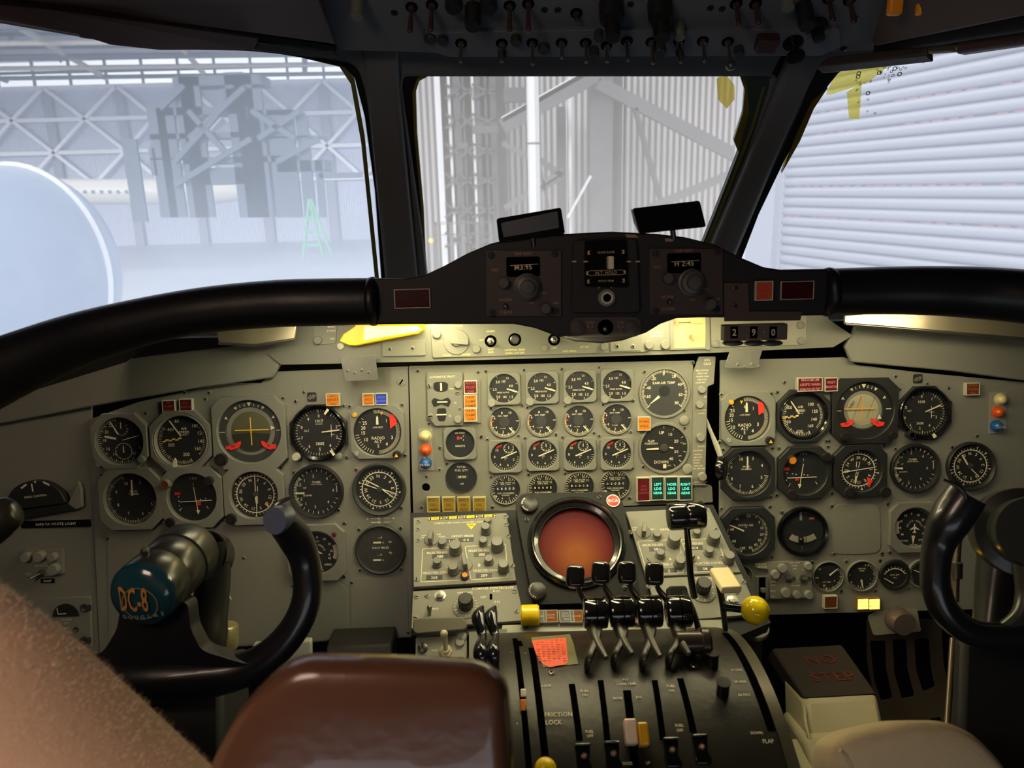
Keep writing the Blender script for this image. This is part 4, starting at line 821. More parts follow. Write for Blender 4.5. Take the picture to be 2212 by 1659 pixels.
g = G(); g.prism([loc(t, FULL, *p) for p in ((790, 706), (902, 704), (913, 712), (902, 717), (788, 735))], 11, 13.5); g.build('lens', mat('lamp_glow', (255, 240, 120), .4, noise=0, emis=(255, 240, 90), es=5), t, bevel=1)
t = thing('blanking_cover', SP, 872, 755, 'blank grey cover plate with two screws below the glowing lamp', 'panel')
plate(t, [(826, 738), (918, 734), (920, 768), (826, 770)], 3)
for x, y in ((843, 754), (892, 752)): screw(t, *loc(t, FULL, x, y), r=4, z=3)
t = thing('switch_unit', SP, 1160, 740, 'long grey plate with static selector, ANTI SKID toggle and LANDING GEAR HORN CUTOFF button', 'switch panel')
plate(t, [(929, 690), (1400, 680), (1400, 760), (935, 773)], 4)
g = G()
for s, x, y, z in (('ALTERNATE', 490, 97, 5.5), ('NOR', 357, 226, 5.5), ('STATIC', 420, 345, 5.5), ('SYSTEM', 580, 340, 5.5), ('ARMED', 790, 140, 5.5), ('OFF', 712, 216, 5), ('ANTI', 792, 295, 5.5), ('SKID', 792, 320, 5.5), ('LANDING GEAR', 995, 298, 5.8), ('HORN CUTOFF', 995, 326, 5.8), ('CAPT', 1332, 283, 5.3), ('1ST OFF', 1588, 275, 5.3), ('KIFIS CHECK', 1462, 310, 5)): g.text(s, *loc(t, E, x, y), z, 4.3)
a = loc(t, E, 405, 234); g.poly([(a[0]+5, a[1]-4), (a[0]+5, a[1]+4), (a[0]-5, a[1])], 4.3); g.build('lettering', mat('engraved_yellow', (230, 220, 140), .6, noise=0), t)
a = loc(t, E, 500, 232); g = G(); g.lathe(a[0], a[1], [(28, 4), (27, 6), (.01, 6.1)], 36); g.X = Matrix.Translation((a[0], a[1], 0)) @ Matrix.Rotation(-.05, 4, 'Z'); g.prism(roundpoly([(-12, -4), (26, -6), (26, 6), (-12, 6)], 3), 6, 15); g.lathe(0, 0, [(10, 6), (9, 12), (.01, 12)], 20); g.build('selector_knob', STP, t, bevel=.8)
for x, y, r in ((333, 165, 9), (668, 290, 9), (1245, 282, 8), (1755, 272, 8)): knob(t, *loc(t, E, x, y), r, 7, STP, z=4)
for x, y in ((790, 225), (1330, 212)):
    a = loc(t, E, x, y); g = G(); g.lathe(a[0], a[1], [(13, 3.5), (13, 4.6), (.01, 4.7)], 20); g.m = 1; g.lathe(a[0], a[1], [(9, 5), (8, 9), (4, 10)], 6); g.tube([(a[0], a[1], 8), (a[0]+1, a[1]-3, 24)], [3, 4.5], 12); g.ball((a[0]+1, a[1]-3, 24), 4.5, 12); g.build('toggle_switch', [HOLE, STEEL], t)
a = loc(t, E, 995, 212); g = G(); g.lathe(a[0], a[1], [(14, 4), (14, 5), (.01, 5.1)], 20); g.m = 1; g.lathe(a[0], a[1], [(10, 5), (10, 8), (8, 9), (7, 6)], 24); g.m = 2; g.disc(a[0], a[1], 8, 6.5, 20); g.build('push_button', [HOLE, STEEL, KNOBB], t)
t = thing('bracket', SP, 1350, 748, 'plain grey bracket with two dark screws under the black VOR switch plate', 'bracket', off=4)
plate(t, [(1318, 700), (1384, 690), (1384, 757), (1318, 760)], 2)
for x, y in ((1333, 748), (1367, 748)): screw(t, *loc(t, FULL, x, y), r=5, z=2)
t = thing('switch_unit', SP, 1416, 720, 'small grey plate reading GLARESHIELD LIGHTS-RED with two round knobs', 'switch panel')
plate(t, [(1386, 680), (1452, 680), (1452, 756), (1386, 757)], 3); g = G(); g.text('GLARESHIELD', *loc(t, FULL, 1418, 718.5), 5, 3.3, 0, .95); g.text('LIGHTS-RED', *loc(t, FULL, 1417, 726), 5, 3.3); g.build('lettering', CREAM, t)
for x in (1401, 1436): knob(t, *loc(t, FULL, x, 745), 9.5, 8, STP, z=3)
t = thing('note_card', SP, 1488, 715, 'yellowed paper card with red stains in a grey holder under the right glareshield', 'card')
g = G(); g.prism([loc(t, FULL, *p) for p in ((1454, 680), (1524, 680), (1523, 753), (1454, 754))], 0, 2.5)
CARD = mat('stained_card', (226, 206, 140), .7, noise=.1, scale=12)
_nt = CARD.node_tree; _b = _nt.nodes['Principled BSDF']; _n = _nt.nodes.new('ShaderNodeTexNoise'); _n.inputs['Scale'].default_value = 45; _n.inputs['Detail'].default_value = 3
_r = _nt.nodes.new('ShaderNodeValToRGB'); _r.color_ramp.elements[0].position = .58; _r.color_ramp.elements[0].color = lin((226, 206, 140)); _r.color_ramp.elements[1].position = .7; _r.color_ramp.elements[1].color = lin((190, 70, 40))
_tc = _nt.nodes.new('ShaderNodeTexCoord'); _nt.links.new(_tc.outputs['Object'], _n.inputs['Vector']); _nt.links.new(_n.outputs['Fac'], _r.inputs['Fac']); _nt.links.new(_r.outputs['Color'], _b.inputs['Base Color'])
g.m = 1; g.rect(*loc(t, FULL, 1488, 700), 60, .7, 2.8); g.rect(*loc(t, FULL, 1478, 697), 28, 3, 2.8); g.build('card', [CARD, mat('card_ink', (110, 95, 70), .7)], t)
g = G(); g.box(*loc(t, FULL, 1450, 756), *loc(t, FULL, 1528, 750), 2.5, 5); g.box(*loc(t, FULL, 1524, 756), *loc(t, FULL, 1531, 680), 0, 6); g.box(*loc(t, FULL, 1447, 756), *loc(t, FULL, 1454, 680), 0, 6); g.build('holder', STP, t)
t = thing('blanking_cover', SP, 1640, 720, 'pale grey plate with round screws behind the flight level counter', 'panel')
plate(t, [(1534, 685), (1742, 675), (1740, 745), (1536, 750)], 3, mat('pale_plate', (140, 138, 122), .5))
for x, y in ((1546, 742), (1728, 703), (1729, 736)): knob(t, *loc(t, FULL, x, y), 8, 4, STP, 'fastener', z=3)
# clips
for nm, P, ang, dy in (('left', [(735, 770), (811, 768), (817, 821), (745, 824)], 0, 0), ('right', [(1577, 757), (1648, 752), (1634, 796), (1563, 795)], 0, 0)):
    t = thing('clip_plate', SP, P[0][0]+38, P[0][1]+20, 'dull metal tab with small holes hanging over the top of the %s panel' % nm, 'clip', off=16)
    g = G(); Q = [loc(t, FULL, *p) for p in P]; g.prism(roundpoly(Q, 5), 0, 1.5); g.box(Q[0][0]+8, Q[0][1]-6, Q[1][0]-8, Q[1][1]-2, -18, 0)
    g.build('tab', mat('clip_metal', (112, 112, 106), .4, metal=.3, noise=.15, scale=50, bump=.2), t, bevel=.6)
    for i in range(4): screw(t, -22+i*15, -10-(i % 2)*5, 3.4, 1.4, 'slot')
# beams each side under glareshield
def beamp(name, P, label, d0, d1, m):
    t = thing(name, SP, P[0][0], P[0][1], label, 'panel', off=d0)
    g = G(); Q = [loc(t, FULL, *p) for p in P]; g.prism(Q, -d1, 0); g.build('plate', m, t, bevel=2); return t
t = thing('side_shroud', SP, 300, 830, 'curved grey beam running from the left edge to the switch strip below the glareshield', 'panel', off=-5)
g = G(); Q = [loc(t, FULL, *p) for p in ((-80, 850), (60, 812), (180, 790), (330, 768), (480, 750), (600, 738), (606, 786), (588, 816), (430, 838), (250, 868), (0, 915), (-80, 930))]; g.prism(Q, -14, 22 if 0 else 0); g.build('plate', PAINT, t, bevel=3)
t = thing('side_shroud', SP, 2000, 790, 'grey beam running from the switch strip to the right edge below the glareshield', 'panel', off=-5)
g = G(); Q = [loc(t, FULL, *p) for p in ((1826, 748), (1842, 720), (1850, 700), (2300, 700), (2300, 830), (2212, 822), (2060, 802), (1840, 782))]; g.prism(Q, -14, 22 if 0 else 0); g.build('plate', PAINT, t, bevel=3)
REFL = mat('reflector', (200, 190, 158), .3, metal=.75, noise=.15, scale=30, bump=.15, bscale=60)
for nm, P, tail in (('left', [(470, 712), (476, 742), (555, 746), (638, 733), (642, 700), (560, 694)], [(330, 770, 708, 735)]), ('right', [(1822, 682), (1822, 700), (1900, 706), (2300, 740), (2300, 690), (1900, 676)], [])):
    t = thing('strip_light', SP, P[0][0], P[0][1], 'shiny metal reflector of a strip light under the %s side of the glareshield' % nm, 'lamp', off=66)
    g = G(); g.prism([loc(t, FULL, *p) for p in P], 0, 8); g.build('reflector', REFL, t, bevel=1)
    Q = [loc(t, FULL, *p) for p in (P[1], P[2], P[3])] if nm == 'left' else [loc(t, FULL, *p) for p in (P[1], P[2], P[3])]
    g = G(); g.tube([(x, y, 10) for x, y in Q], 3, 10); g.build('rail', STEEL, t)
# ------------------------------------------------------------ centre console (sloping)
CP = plane3(pt(893, 1120, 1.11), pt(1600, 1096, 1.11), pt(893, 1120, 1.11)+(pt(893, 1120, 1.11)-pt(888, 1355, .985)))
def console(P, lab, name='control_unit', cat='control panel', off=0, z=10):
    cx, cy = sum(p[0] for p in P)/len(P), sum(p[1] for p in P)/len(P)
    t = thing(name, CP, cx, cy, lab, cat, off=off); g = G(); g.prism([loc(t, FULL, *p) for p in P], -z, 0); g.build('plate', PAINT, t, bevel=1.2); return t
def frame_line(g, t, c, P, z=.4, w=1.2):
    Q = roundpoly([loc(t, c, *p) for p in P], 4)
    for i in range(len(Q)):
        a, b = Vector(Q[i]), Vector(Q[(i+1) % len(Q)]); d = b-a
        if d.length < .01: continue
        n = Vector((-d.y, d.x)).normalized()*w/2; g.poly([tuple(a-n), tuple(b-n), tuple(b+n), tuple(a+n)], z)
def navhead(P, c, K, lab, extra):
    t = console(P, lab)
    g = G()
    for s, x, y, z in K['txt']: g.text(s, *loc(t, c, x, y), z, .5)
    for q in K['lines']: frame_line(g, t, c, q)
    g.build('lettering', CREAM, t)
    for x, y, r, h in K['knobs']:
        a = loc(t, c, x, y); knob(t, a[0], a[1], r, h, KNOBG, skirt=0 if r < 8 else 1.5)
    for x, y, s in K['win']:
        a = loc(t, c, x, y); g = G(); g.box(a[0]-17, a[1]-5.5, a[0]+17, a[1]+5.5, 0, .6); g.m = 1; g.text(s, a[0], a[1]-1, 9, .8); g.build('counter_window', [FRAMEB, WTXT], t)
    for x, y in K['scr']: screw(t, *loc(t, c, x, y), r=6, z=0, kind='slot')
    for x, y, rot in K['sel']:
        a = loc(t, c, x, y); g = G(); g.lathe(a[0], a[1], [(17, 0), (16, 2), (.01, 2.1)], 28); g.X = Matrix.Translation((a[0], a[1], 0)) @ Matrix.Rotation(rot, 4, 'Z'); g.prism([(-4.5, -14), (4.5, -14), (4.5, 10), (0, 15), (-4.5, 10)], 2, 24); g.build('selector_knob', KNOBG, t, bevel=1)
    return t
K1 = dict(txt=[('STBY', 155, 328, 5.5), ('MAN', 280, 318, 5.5), ('OFF', 145, 348, 5.5), ('AUTO', 312, 340, 5.5), ('OFFSET MILES', 505, 332, 7.5), ('MILES TO GO', 272, 485, 7), ('MILES TO GO', 655, 465, 7), ('A', 378, 612, 10), ('B', 660, 600, 10),
               ('SELECTED COURSE', 280, 668, 7), ('SELECTED COURSE', 740, 647, 7), ('COMPASS | VERT GYRO | LOCALIZER | GLIDE SLOPE', 505, 207, 5.2)],
          lines=[[(140, 450), (500, 430), (520, 735), (125, 755)], [(530, 428), (900, 405), (925, 710), (585, 735)]],
          knobs=[(722, 295, 10, 24), (325, 410, 9, 14), (445, 470, 13, 26), (700, 395, 9, 14), (828, 440, 13, 26), (280, 590, 9, 16), (750, 570, 9, 16), (425, 655, 11, 22), (885, 640, 11, 24), (740, 205, 8, 12)],
          win=[(372, 378, '1 1'), (540, 365, '0 4'), (300, 517, '088'), (685, 500, '080'), (248, 712, '205'), (705, 692, '209')],
          scr=[(102, 200), (102, 272), (100, 372), (925, 332), (85, 730), (965, 605), (905, 153), (910, 226)], sel=[(222, 365, -.1), (528, 600, .2)])
navc = navhead([(893, 1118), (1094, 1108), (1115, 1254), (893, 1268)], I_, K1, 'left navigation control head with many grey knobs, beside the radar screen', None)
g = G()
for q in range(4):
    a = loc(navc, I_, 255+q*163, 172-q*8); g.m = 0; g.rect(a[0], a[1], 33, 8, .5, .03); g.m = 1; g.rect(a[0], a[1], 18, 7, .8, .03); g.poly([(a[0]-12, a[1]-4), (a[0]-12, a[1]+4), (a[0]-17, a[1])][::-1], .8); g.poly([(a[0]+12, a[1]-4), (a[0]+12, a[1]+4), (a[0]+17, a[1])], .8)
    g.m = 0; g.text('L C R'[q % 3*2] if 0 else '1C2', a[0], a[1], 6, 1.0)
g.m = 1; a = loc(navc, I_, 588, 245); g.poly([(a[0]-12, a[1]+8), (a[0], a[1]-8), (a[0]+12, a[1]+8)], .6); g.m = 0; g.text('PWR', a[0], a[1]+3, 5, .9)
g.build('warning_markers', [BLACKM, mat('placard_yellow', (235, 205, 30), .5, noise=.03)], navc)
a = loc(navc, I_, 530, 705); g = G(); g.lathe(a[0], a[1], [(9, 0), (9, 6), (6, 8)], 20); g.m = 1; g.disc(a[0], a[1], 6, 8.2, 16); g.build('push_button', [KNOBB, LO], navc)
K2 = dict(txt=[('STBY', 965, 215, 5.5), ('OFF', 965, 232, 5.5), ('AUTO', 1090, 228, 5.5), ('OFFSET MILES', 1245, 227, 7.5), ('MILES TO GO', 1105, 347, 7), ('MILES TO GO', 1415, 337, 7), ('A', 1240, 456, 9), ('B', 1458, 447, 9), ('SELECTED COURSE', 1230, 497, 7), ('SELECTED COURSE', 1540, 487, 7)],
          lines=[[(990, 318), (1310, 305), (1345, 560), (1065, 570)], [(1320, 305), (1600, 298), (1690, 540), (1425, 558)]],
          knobs=[(1440, 210, 10, 20), (1135, 285, 9, 14), (1265, 335, 13, 26), (1440, 265, 8.5, 14), (1570, 318, 13, 26), (1160, 430, 9, 16), (1535, 410, 9, 16), (1310, 500, 11, 22), (1685, 470, 11, 24)],
          win=[(1140, 378, '086'), (1430, 368, '014'), (1230, 545, '2'), (1510, 528, '06')], scr=[(935, 250), (1590, 228), (1068, 465), (1635, 445), (1520, 75)], sel=[(1035, 250, -.2), (1380, 445, .4)])
navhead([(1352, 1105), (1532, 1096), (1600, 1236), (1395, 1246)], J_, K2, 'right navigation control head with grey knobs behind the black T handle', None)
K3 = dict(txt=[('COMPASS CONTROLLER', 785, 810, 8), ('DRIFT RATE', 530, 852, 6), ('LAT', 697, 893, 7), ('N (+)', 818, 838, 6.5), ('S (-)', 825, 935, 6.5), ('MAG', 258, 1000, 6)], lines=[], knobs=[], win=[], scr=[(82, 890), (985, 838), (75, 1085), (1003, 1022), (182, 880)], sel=[])
t = navhead([(892, 1277), (1116, 1264), (1134, 1340), (888, 1358)], I_, K3, 'compass controller panel with one black knob, left of the yellow handle', None)
def ccparts(t, c, dialp, kn, lamp, sw, lat):
    a = loc(t, c, *dialp); g = G(); g.lathe(a[0], a[1], [(30, 0), (29, 2), (.01, 2.1)], 36); g.m = 1; g.ticks(a[0], a[1], 22, 26, 40, 320, 16, 1, 2.4, 4, 20, 1.5); g.build('scale_disc', [PAINT, CREAM], t)
    knob(t, a[0], a[1]+2, 16, 30, KNOBB, fl=14, z=2)
    a = loc(t, c, *lamp); g = G(); g.lathe(a[0], a[1], [(13, 0), (13, 2), (9, 3), (9, 7), (.01, 8)], 8); g.build('lamp', STEEL, t)
    if sw: a = loc(t, c, *sw); g = G(); g.tube([(a[0], a[1]-6, 0), (a[0]+1, a[1]+2, 16)], [3.5, 5.5], 12); g.ball((a[0]+1, a[1]+2, 16), 5.5, 12); g.build('toggle_lever', STEEL, t)
    if lat: a = loc(t, c, *lat); g = G(); g.prism(roundpoly([(a[0]-3, a[1]-7), (a[0]+3, a[1]-7), (a[0]+3, a[1]+7), (a[0]-3, a[1]+7)], 3), 0, 1); g.build('slot_switch', HOLE, t)
ccparts(t, I_, (540, 980), 0, (302, 882), (205, 1030), (768, 890))
K4 = dict(txt=[('COMPASS', 1500, 608, 8)], lines=[], knobs=[], win=[], scr=[(1755, 712), (1805, 632), (1075, 665)], sel=[])
t = navhead([(1398, 1250), (1602, 1240), (1640, 1326), (1425, 1345)], J_, K4, 'right compass controller panel with one black knob, under the black T handle', None)
ccparts(t, J_, (1490, 700), 0, (1720, 775), None, None)
# console carcass below
t = thing('centre_console', CP, 1200, 1250, 'dark body of the centre console behind the control heads', 'console', off=-11)
g = G(); g.prism([loc(t, FULL, *p) for p in ((886, 1108), (1540, 1090), (1665, 1345), (1600, 1372), (888, 1372))], -40, 0); g.build('case', BLACKM, t)
# ------------------------------------------------------------ weather radar
RP = plane3(pt(1130, 1190, 1.03), pt(1365, 1180, 1.03), pt(1112, 1075, 1.075))
t = thing('weather_radar', RP, 1246, 1168, 'black weather radar display with a round dark red screen in the middle of the console', 'display')
P = [(1112, 1085, 22), (1128, 1066, 18), (1330, 1062, 22), (1346, 1085, 22), (1385, 1290, 16), (1372, 1300, 16), (1165, 1306, 16), (1150, 1295, 16)]
Q = roundpoly([loc(t, FULL, *p[:2])+(p[2],) for p in P], 18)
sc = loc(t, J_, 518, 325); R0, R1 = 81, 100
hole = [(sc[0]+R0*math.cos(2*PI*i/48), sc[1]+R0*math.sin(2*PI*i/48)) for i in range(48)]
g = G(); g.holed(Q, [hole], -110, 0); g.build('case', mat('radar_black', (14, 14, 14), .55, spec=.25, noise=.25, scale=60), t, bevel=4, seg=3)
g = G(); g.lathe(sc[0], sc[1], [(R1+6, 0), (R1+4, 8), (R1-4, 14), (R1-7, 13), (R1-9, 6), (R0+2, 2), (R0, -12)], 64, cap=False); g.build('screen_ring', mat('radar_ring', (26, 27, 27), .2, coat=.4), t)
m = mat('radar_screen', (90, 30, 26), .6, noise=0, spec=.15); nt = m.node_tree; b = nt.nodes['Principled BSDF']
tc = nt.nodes.new('ShaderNodeTexCoord'); gr = nt.nodes.new('ShaderNodeTexGradient'); gr.gradient_type = 'SPHERICAL'; mp = nt.nodes.new('ShaderNodeMapping'); cr = nt.nodes.new('ShaderNodeValToRGB')
kk = t.k*100; mp.vector_type = 'POINT'; mp.inputs['Scale'].default_value = (1/kk, 1/kk, 1/kk); mp.inputs['Location'].default_value = (-(sc[0]*t.k)/kk, -((sc[1]-28)*t.k)/kk, 0)
cr.color_ramp.elements[0].position = .05; cr.color_ramp.elements[0].color = lin((74, 8, 16)); cr.color_ramp.elements[1].position = .8; cr.color_ramp.elements[1].color = lin((130, 70, 26))
e = cr.color_ramp.elements.new(.4); e.color = lin((98, 30, 22))
nt.links.new(tc.outputs['Object'], mp.inputs['Vector']); nt.links.new(mp.outputs['Vector'], gr.inputs['Vector']); nt.links.new(gr.outputs['Fac'], cr.inputs['Fac']); nt.links.new(cr.outputs['Color'], b.inputs['Base Color']); nt.links.new(cr.outputs['Color'], b.inputs['Emission Color']); b.inputs['Emission Strength'].default_value = .03
g = G(); g.lathe(sc[0], sc[1], [(R0+1, -12), (R0*.6, -9), (.01, -8)], 64, cap=False); g.build('screen', m, t)
for (x, y, s, a0, a1) in ((155, 45, 'MARKS RANGE', 190, 300), (215, 710, 'INTENSITY', 190, 310)):
    a = loc(t, J_, x, y); knob(t, a[0], a[1], 19, 12, KNOBB, z=0)
    g = G()
    for i, ch in enumerate(s): q = math.radians(a1+20-(a1-a0)*i/len(s)*1.25); g.text(ch, a[0]+16*math.sin(q), a[1]+16*math.cos(q), 5, 12.6, -q+PI)
    g.build('knob_lettering', WTXT, t)
a = loc(t, J_, 800, 10); g = G(); g.lathe(a[0], a[1], [(15, 0), (15, 2), (13, 3), (.01, 3.2)], 32); g.m = 1; g.sector(a[0], a[1], 13, 15, 0, 360, 3.2); g.text('RCA', a[0], a[1], 11, 3.6); g.build('maker_badge', [mat('badge_red', (206, 52, 36), .4, noise=.03), WTXT], t)
for x, y in ((135, 155), (890, 680), (695, -20)): screw(t, *loc(t, J_, x, y), r=6, z=0, kind='slot', m=KNOBB)
# ------------------------------------------------------------ lights row & yellow handle under radar
LP = plane3(pt(1130, 1340, .97), pt(1500, 1330, .97), pt(1130, 1315, .985))
for i, (x, w, s, l) in enumerate(((250, 22, ['ENG 1'], FRAMEB), (318, 33, ['DOOR', 'OPEN'], LOD), (442, 33, ['ENG 2', 'DE-ICE', 'FAIL'], FRAMEB), (520, 30, ['DOOR'], LOD), (985, 24, ['DOOR'], LOD))):
    annun(LP, J_, x, 908, w, 33, l, s, 'small %s light below the radar, %s' % ('dark' if l is FRAMEB else 'brown amber', ['right against the yellow handle', 'second from the yellow handle', 'third from the yellow handle', 'just left of the throttle barrels', 'between the throttle barrels'][i]), CREAMD, 'lights in the row below the radar', house=FRAMEG, ts=6, depth=6)
t = thing('yellow_lever', LP, *J_(160, 888), 'bright yellow rounded rectangular handle left of the row of lights below the radar', 'handle', off=14)
YP = mat('yellow_paint', (240, 205, 10), .35, noise=.04, bump=.2, coat=.2)
g = G(); g.X = Matrix.Rotation(PI/2, 4, 'Y'); g.lathe(0, 0, [(.01, -20), (19, -20), (22, -17), (22, 17), (19, 20), (.01, 20)], 28); g.build('grip', YP, t)
g = G(); g.tube([(-10, 0, 0), (-10, -10, -14), (-10, -26, -30)], 6, 10); g.build('stem', STEELD, t)
# ------------------------------------------------------------ pedestal drum
PY, PZ, PR = CAM.y+.70, CAM.z-.735, 0
dv = Vector((PY, PZ-CAM.z)); ang_t = math.radians(14.5)+math.atan((1366-H/2)/F)
PR = dv.length*math.sin(abs(math.atan2(-dv.y, dv.x))-ang_t)
def drum(px, py, dr=0):
    d = ray(px, py); a = d.y**2+d.z**2; oy, oz = -PY, CAM.z-PZ; R = PR+dr
    b = d.y*oy+d.z*oz; c = oy*oy+oz*oz-R*R; disc = b*b-a*c
    tt = (-b-math.sqrt(disc))/a if disc > 0 else -b/a
    return CAM+d*tt
def dth(p): return math.atan2(p.z-PZ, -(p.y-PY))   # angle: 0 = toward pilot, 90deg = top
class Drum:  # geometry in drum coordinates (u = x, v = angle)
    pass
ped = T(); o = bpy.data.objects.new('throttle_quadrant', None); COL.objects.link(o); o.location = (.10, PY, PZ); ped.o = o; bpy.context.view_layer.update()
ped.m = Matrix.Translation((.10, PY, PZ)); ped.mi = ped.m.inverted(); ped.k = 1
tag(o, 'black curved throttle quadrant with slots and white lettering in the centre pedestal', 'control quadrant')
def dpt(x, th, r=0): return Vector((x, PY-(PR+r)*math.cos(th), PZ+(PR+r)*math.sin(th)))
xl, xr = drum(1092, 1480).x, drum(1640, 1480).x
xr2 = drum(1700, 1560).x; xl2 = drum(1040, 1480).x
QM = mat('quadrant_black', (30, 27, 23), .4, noise=.3, scale=25, bump=.15, metal=.25)
def shell(x0, x1, t0, t1, r0, r1, n=40):
    g = G(); v = []; f = []
    for i in range(n+1):
        th = t0+(t1-t0)*i/n
        v += [dpt(x0, th, r0), dpt(x0, th, r1), dpt(x1, th, r1), dpt(x1, th, r0)]
    for i in range(n):
        a = i*4
        for j in range(4): f.append((a+j, a+(j+1) % 4, a+4+(j+1) % 4, a+4+j))
    f += [(0, 1, 2, 3), (n*4+3, n*4+2, n*4+1, n*4)]
    return g.add(v, f)
g = shell(xl2, xr, -.9, 2.2, -.03, 0); g.build('face_plate', QM, ped, world=True)
g = shell(xr+.0015, xr2, -.9, 2.2, -.03, -.002); g.build('flap_face_plate', mat('quadrant_satin', (80, 76, 66), .36, noise=.2, metal=.5, bump=.1), ped, world=True)
g = G(); n = 40; c = []
for X, nn in ((xl2, 1), (xr2, -1)): 
    P = [dpt(X, -.9+3.1*i/n, -.003) for i in range(n+1)]; g.add(P+[Vector((X, PY, PZ))], [tuple(range(n+2)) if nn > 0 else tuple(range(n+1, -1, -1))])
g.build('side_plate', BLACKM, ped, world=True)
def slot(p, q, w, name='slot'):   # px endpoints
    a, b = drum(*p), drum(*q); ta, tb = dth(a), dth(b); g = G(); v = []; f = []; n = 20
    for i in range(n+1):
        s = i/n; th = ta+(tb-ta)*s; X = a.x+(b.x-a.x)*s
        v += [dpt(X-w/2, th, .0006), dpt(X+w/2, th, .0006)]
    for i in range(n): f.append((2*i, 2*i+1, 2*i+3, 2*i+2))
    g.add(v, f); return g.build(name, HOLE, ped, world=True)
for p, q, w in (((1148, 1400), (1180, 1659), .007), ((1235, 1478), (1252, 1600), .0065), ((1297, 1470), (1312, 1600), .006), ((1354, 1492), (1372, 1659), .008), ((1414, 1470), (1432, 1600), .006), ((1469, 1466), (1498, 1582), .0065), ((1112, 1380), (1143, 1659), .006),
                ((1120, 1385), (1124, 1395), .006)): slot(p, q, w)
a = [drum(*p) for p in ((1575, 1368), (1625, 1440), (1640, 1510), (1655, 1580))]
g = G(); v = []; f = []; xs = (a[1].x+a[3].x)/2
for i in range(25): th = dth(a[0])+(dth(a[3])-dth(a[0]))*i/24; v += [dpt(xs-.004, th, .0004), dpt(xs+.004, th, .0004)]
g.add(v, [(2*i, 2*i+1, 2*i+3, 2*i+2) for i in range(24)]); g.build('flap_slot', HOLE, ped, world=True)
t = thing('console_ledge', LP, 1300, 1362, 'worn grey ledge between the radar and the throttle quadrant', 'ledge', off=-4)
g = G(); g.prism([loc(t, FULL, *p) for p in ((1085, 1350), (1560, 1338), (1566, 1366), (1082, 1374))], -30, 0); g.build('strip', PAINT2, t, bevel=1)
# lettering wrapped on the drum
def dtext(g, s, px, py, size, c=K_, w=1.):
    p = drum(*c(px, py)); th0 = dth(p); k = (p-CAM).dot(fw)/F; v, f = textgeo(s)
    g.add([dpt(p.x+x*size*k*w, th0+y*size*k*1.15/PR, .0008) for x, y in v], f)
g = G()
for s, x, y, z in (('LOCK', 540, 695, 8), ('FUEL', 785, 727, 8), ('ON', 788, 755, 8), ('FRICTION', 617, 880, 13), ('LOCK', 585, 930, 13), ('FUEL', 817, 990, 8), ('OFF', 820, 1018, 8), ('FUEL', 1342, 697, 8), ('ON', 1347, 725, 8), ('FUEL', 1397, 950, 8), ('OFF', 1400, 982, 8), ('ALT', 1050, 655, 7), ('LONG TRIM', 1053, 683, 7.5), ('NOSE', 1000, 775, 7.5), ('DN', 1135, 768, 7.5), ('NOSE', 1062, 1195, 8), ('UP', 1193, 1192, 8),
                   ('25 DEG', 1765, 592, 7.5), ('35 DEG', 1790, 668, 7.5), ('50 DEG', 1815, 753, 7.5), ('DOWN', 1895, 998, 7.5), ('FLAP', 1970, 1052, 11), ('0', 350, 938, 6), ('5', 312, 478, 5), ('10', 402, 485, 5)):
    dtext(g, s, x, y, z)
g.build('lettering', mat('quadrant_text', (196, 186, 160), .6, noise=0), ped, world=True)
# red checklist label
g = G(); v = []; f = []
P0 = [drum(*K_(*p), .001) for p in ((440, 385), (665, 380), (680, 548), (640, 560), (560, 572), (505, 545), (470, 480))]
def drumpatch(g, Pl, dr, ny=10):
    ys = [p[1] for p in Pl]; y0, y1 = min(ys), max(ys); rows = []
    for i in range(ny+1):
        y = y0+(y1-y0)*i/ny; y = min(max(y, y0+.01), y1-.01); X = []
        for j in range(len(Pl)):
            a, b = Pl[j], Pl[(j+1) % len(Pl)]
            if (a[1]-y)*(b[1]-y) < 0: X.append(a[0]+(b[0]-a[0])*(y-a[1])/(b[1]-a[1]))
        rows.append([drum(*K_(min(X)+(max(X)-min(X))*q/4, y), dr) for q in range(5)])
    v = [p for r in rows for p in r]; g.add(v, [(i*5+q, (i+1)*5+q, (i+1)*5+q+1, i*5+q+1) for i in range(ny) for q in range(4)])
drumpatch(g, [(440, 385), (665, 380), (680, 548), (640, 560), (560, 572), (505, 545), (470, 480)], .0012)
g.m = 1
for r_ in range(10):
    for q in range(6):
        if random.random() < .85: a, b = drum(*K_(468+r_*2+q*32, 400+r_*15), .0016), drum(*K_(468+r_*2+q*32+random.uniform(14, 27), 399+r_*15), .0016); dz = Vector((0, .0007, .0009)); g.add([a, b, b+dz, a+dz], [(0, 1, 2, 3)])
g.m = 2; drumpatch(g, [(440, 362), (690, 358), (715, 420), (748, 566), (520, 572), (445, 400)], .0006)
g.build('checklist_label', [mat('label_red', (232, 92, 62), .6, noise=.05), mat('label_text', (240, 150, 110), .6), mat('old_tape', (112, 110, 78), .4, noise=.3, scale=90)], ped, world=True)
def wthing(name, p, lab, cat, group=None):
    t = T(); o = bpy.data.objects.new(name, None); COL.objects.link(o); o.location = p; t.o = o; t.p = Vector(p); t.m = Matrix.Translation(p); t.mi = t.m.inverted(); t.k = 1; tag(o, lab, cat, group); return t
def S(P, n=6): return spline([pt(*p[:3]) for p in P], n)
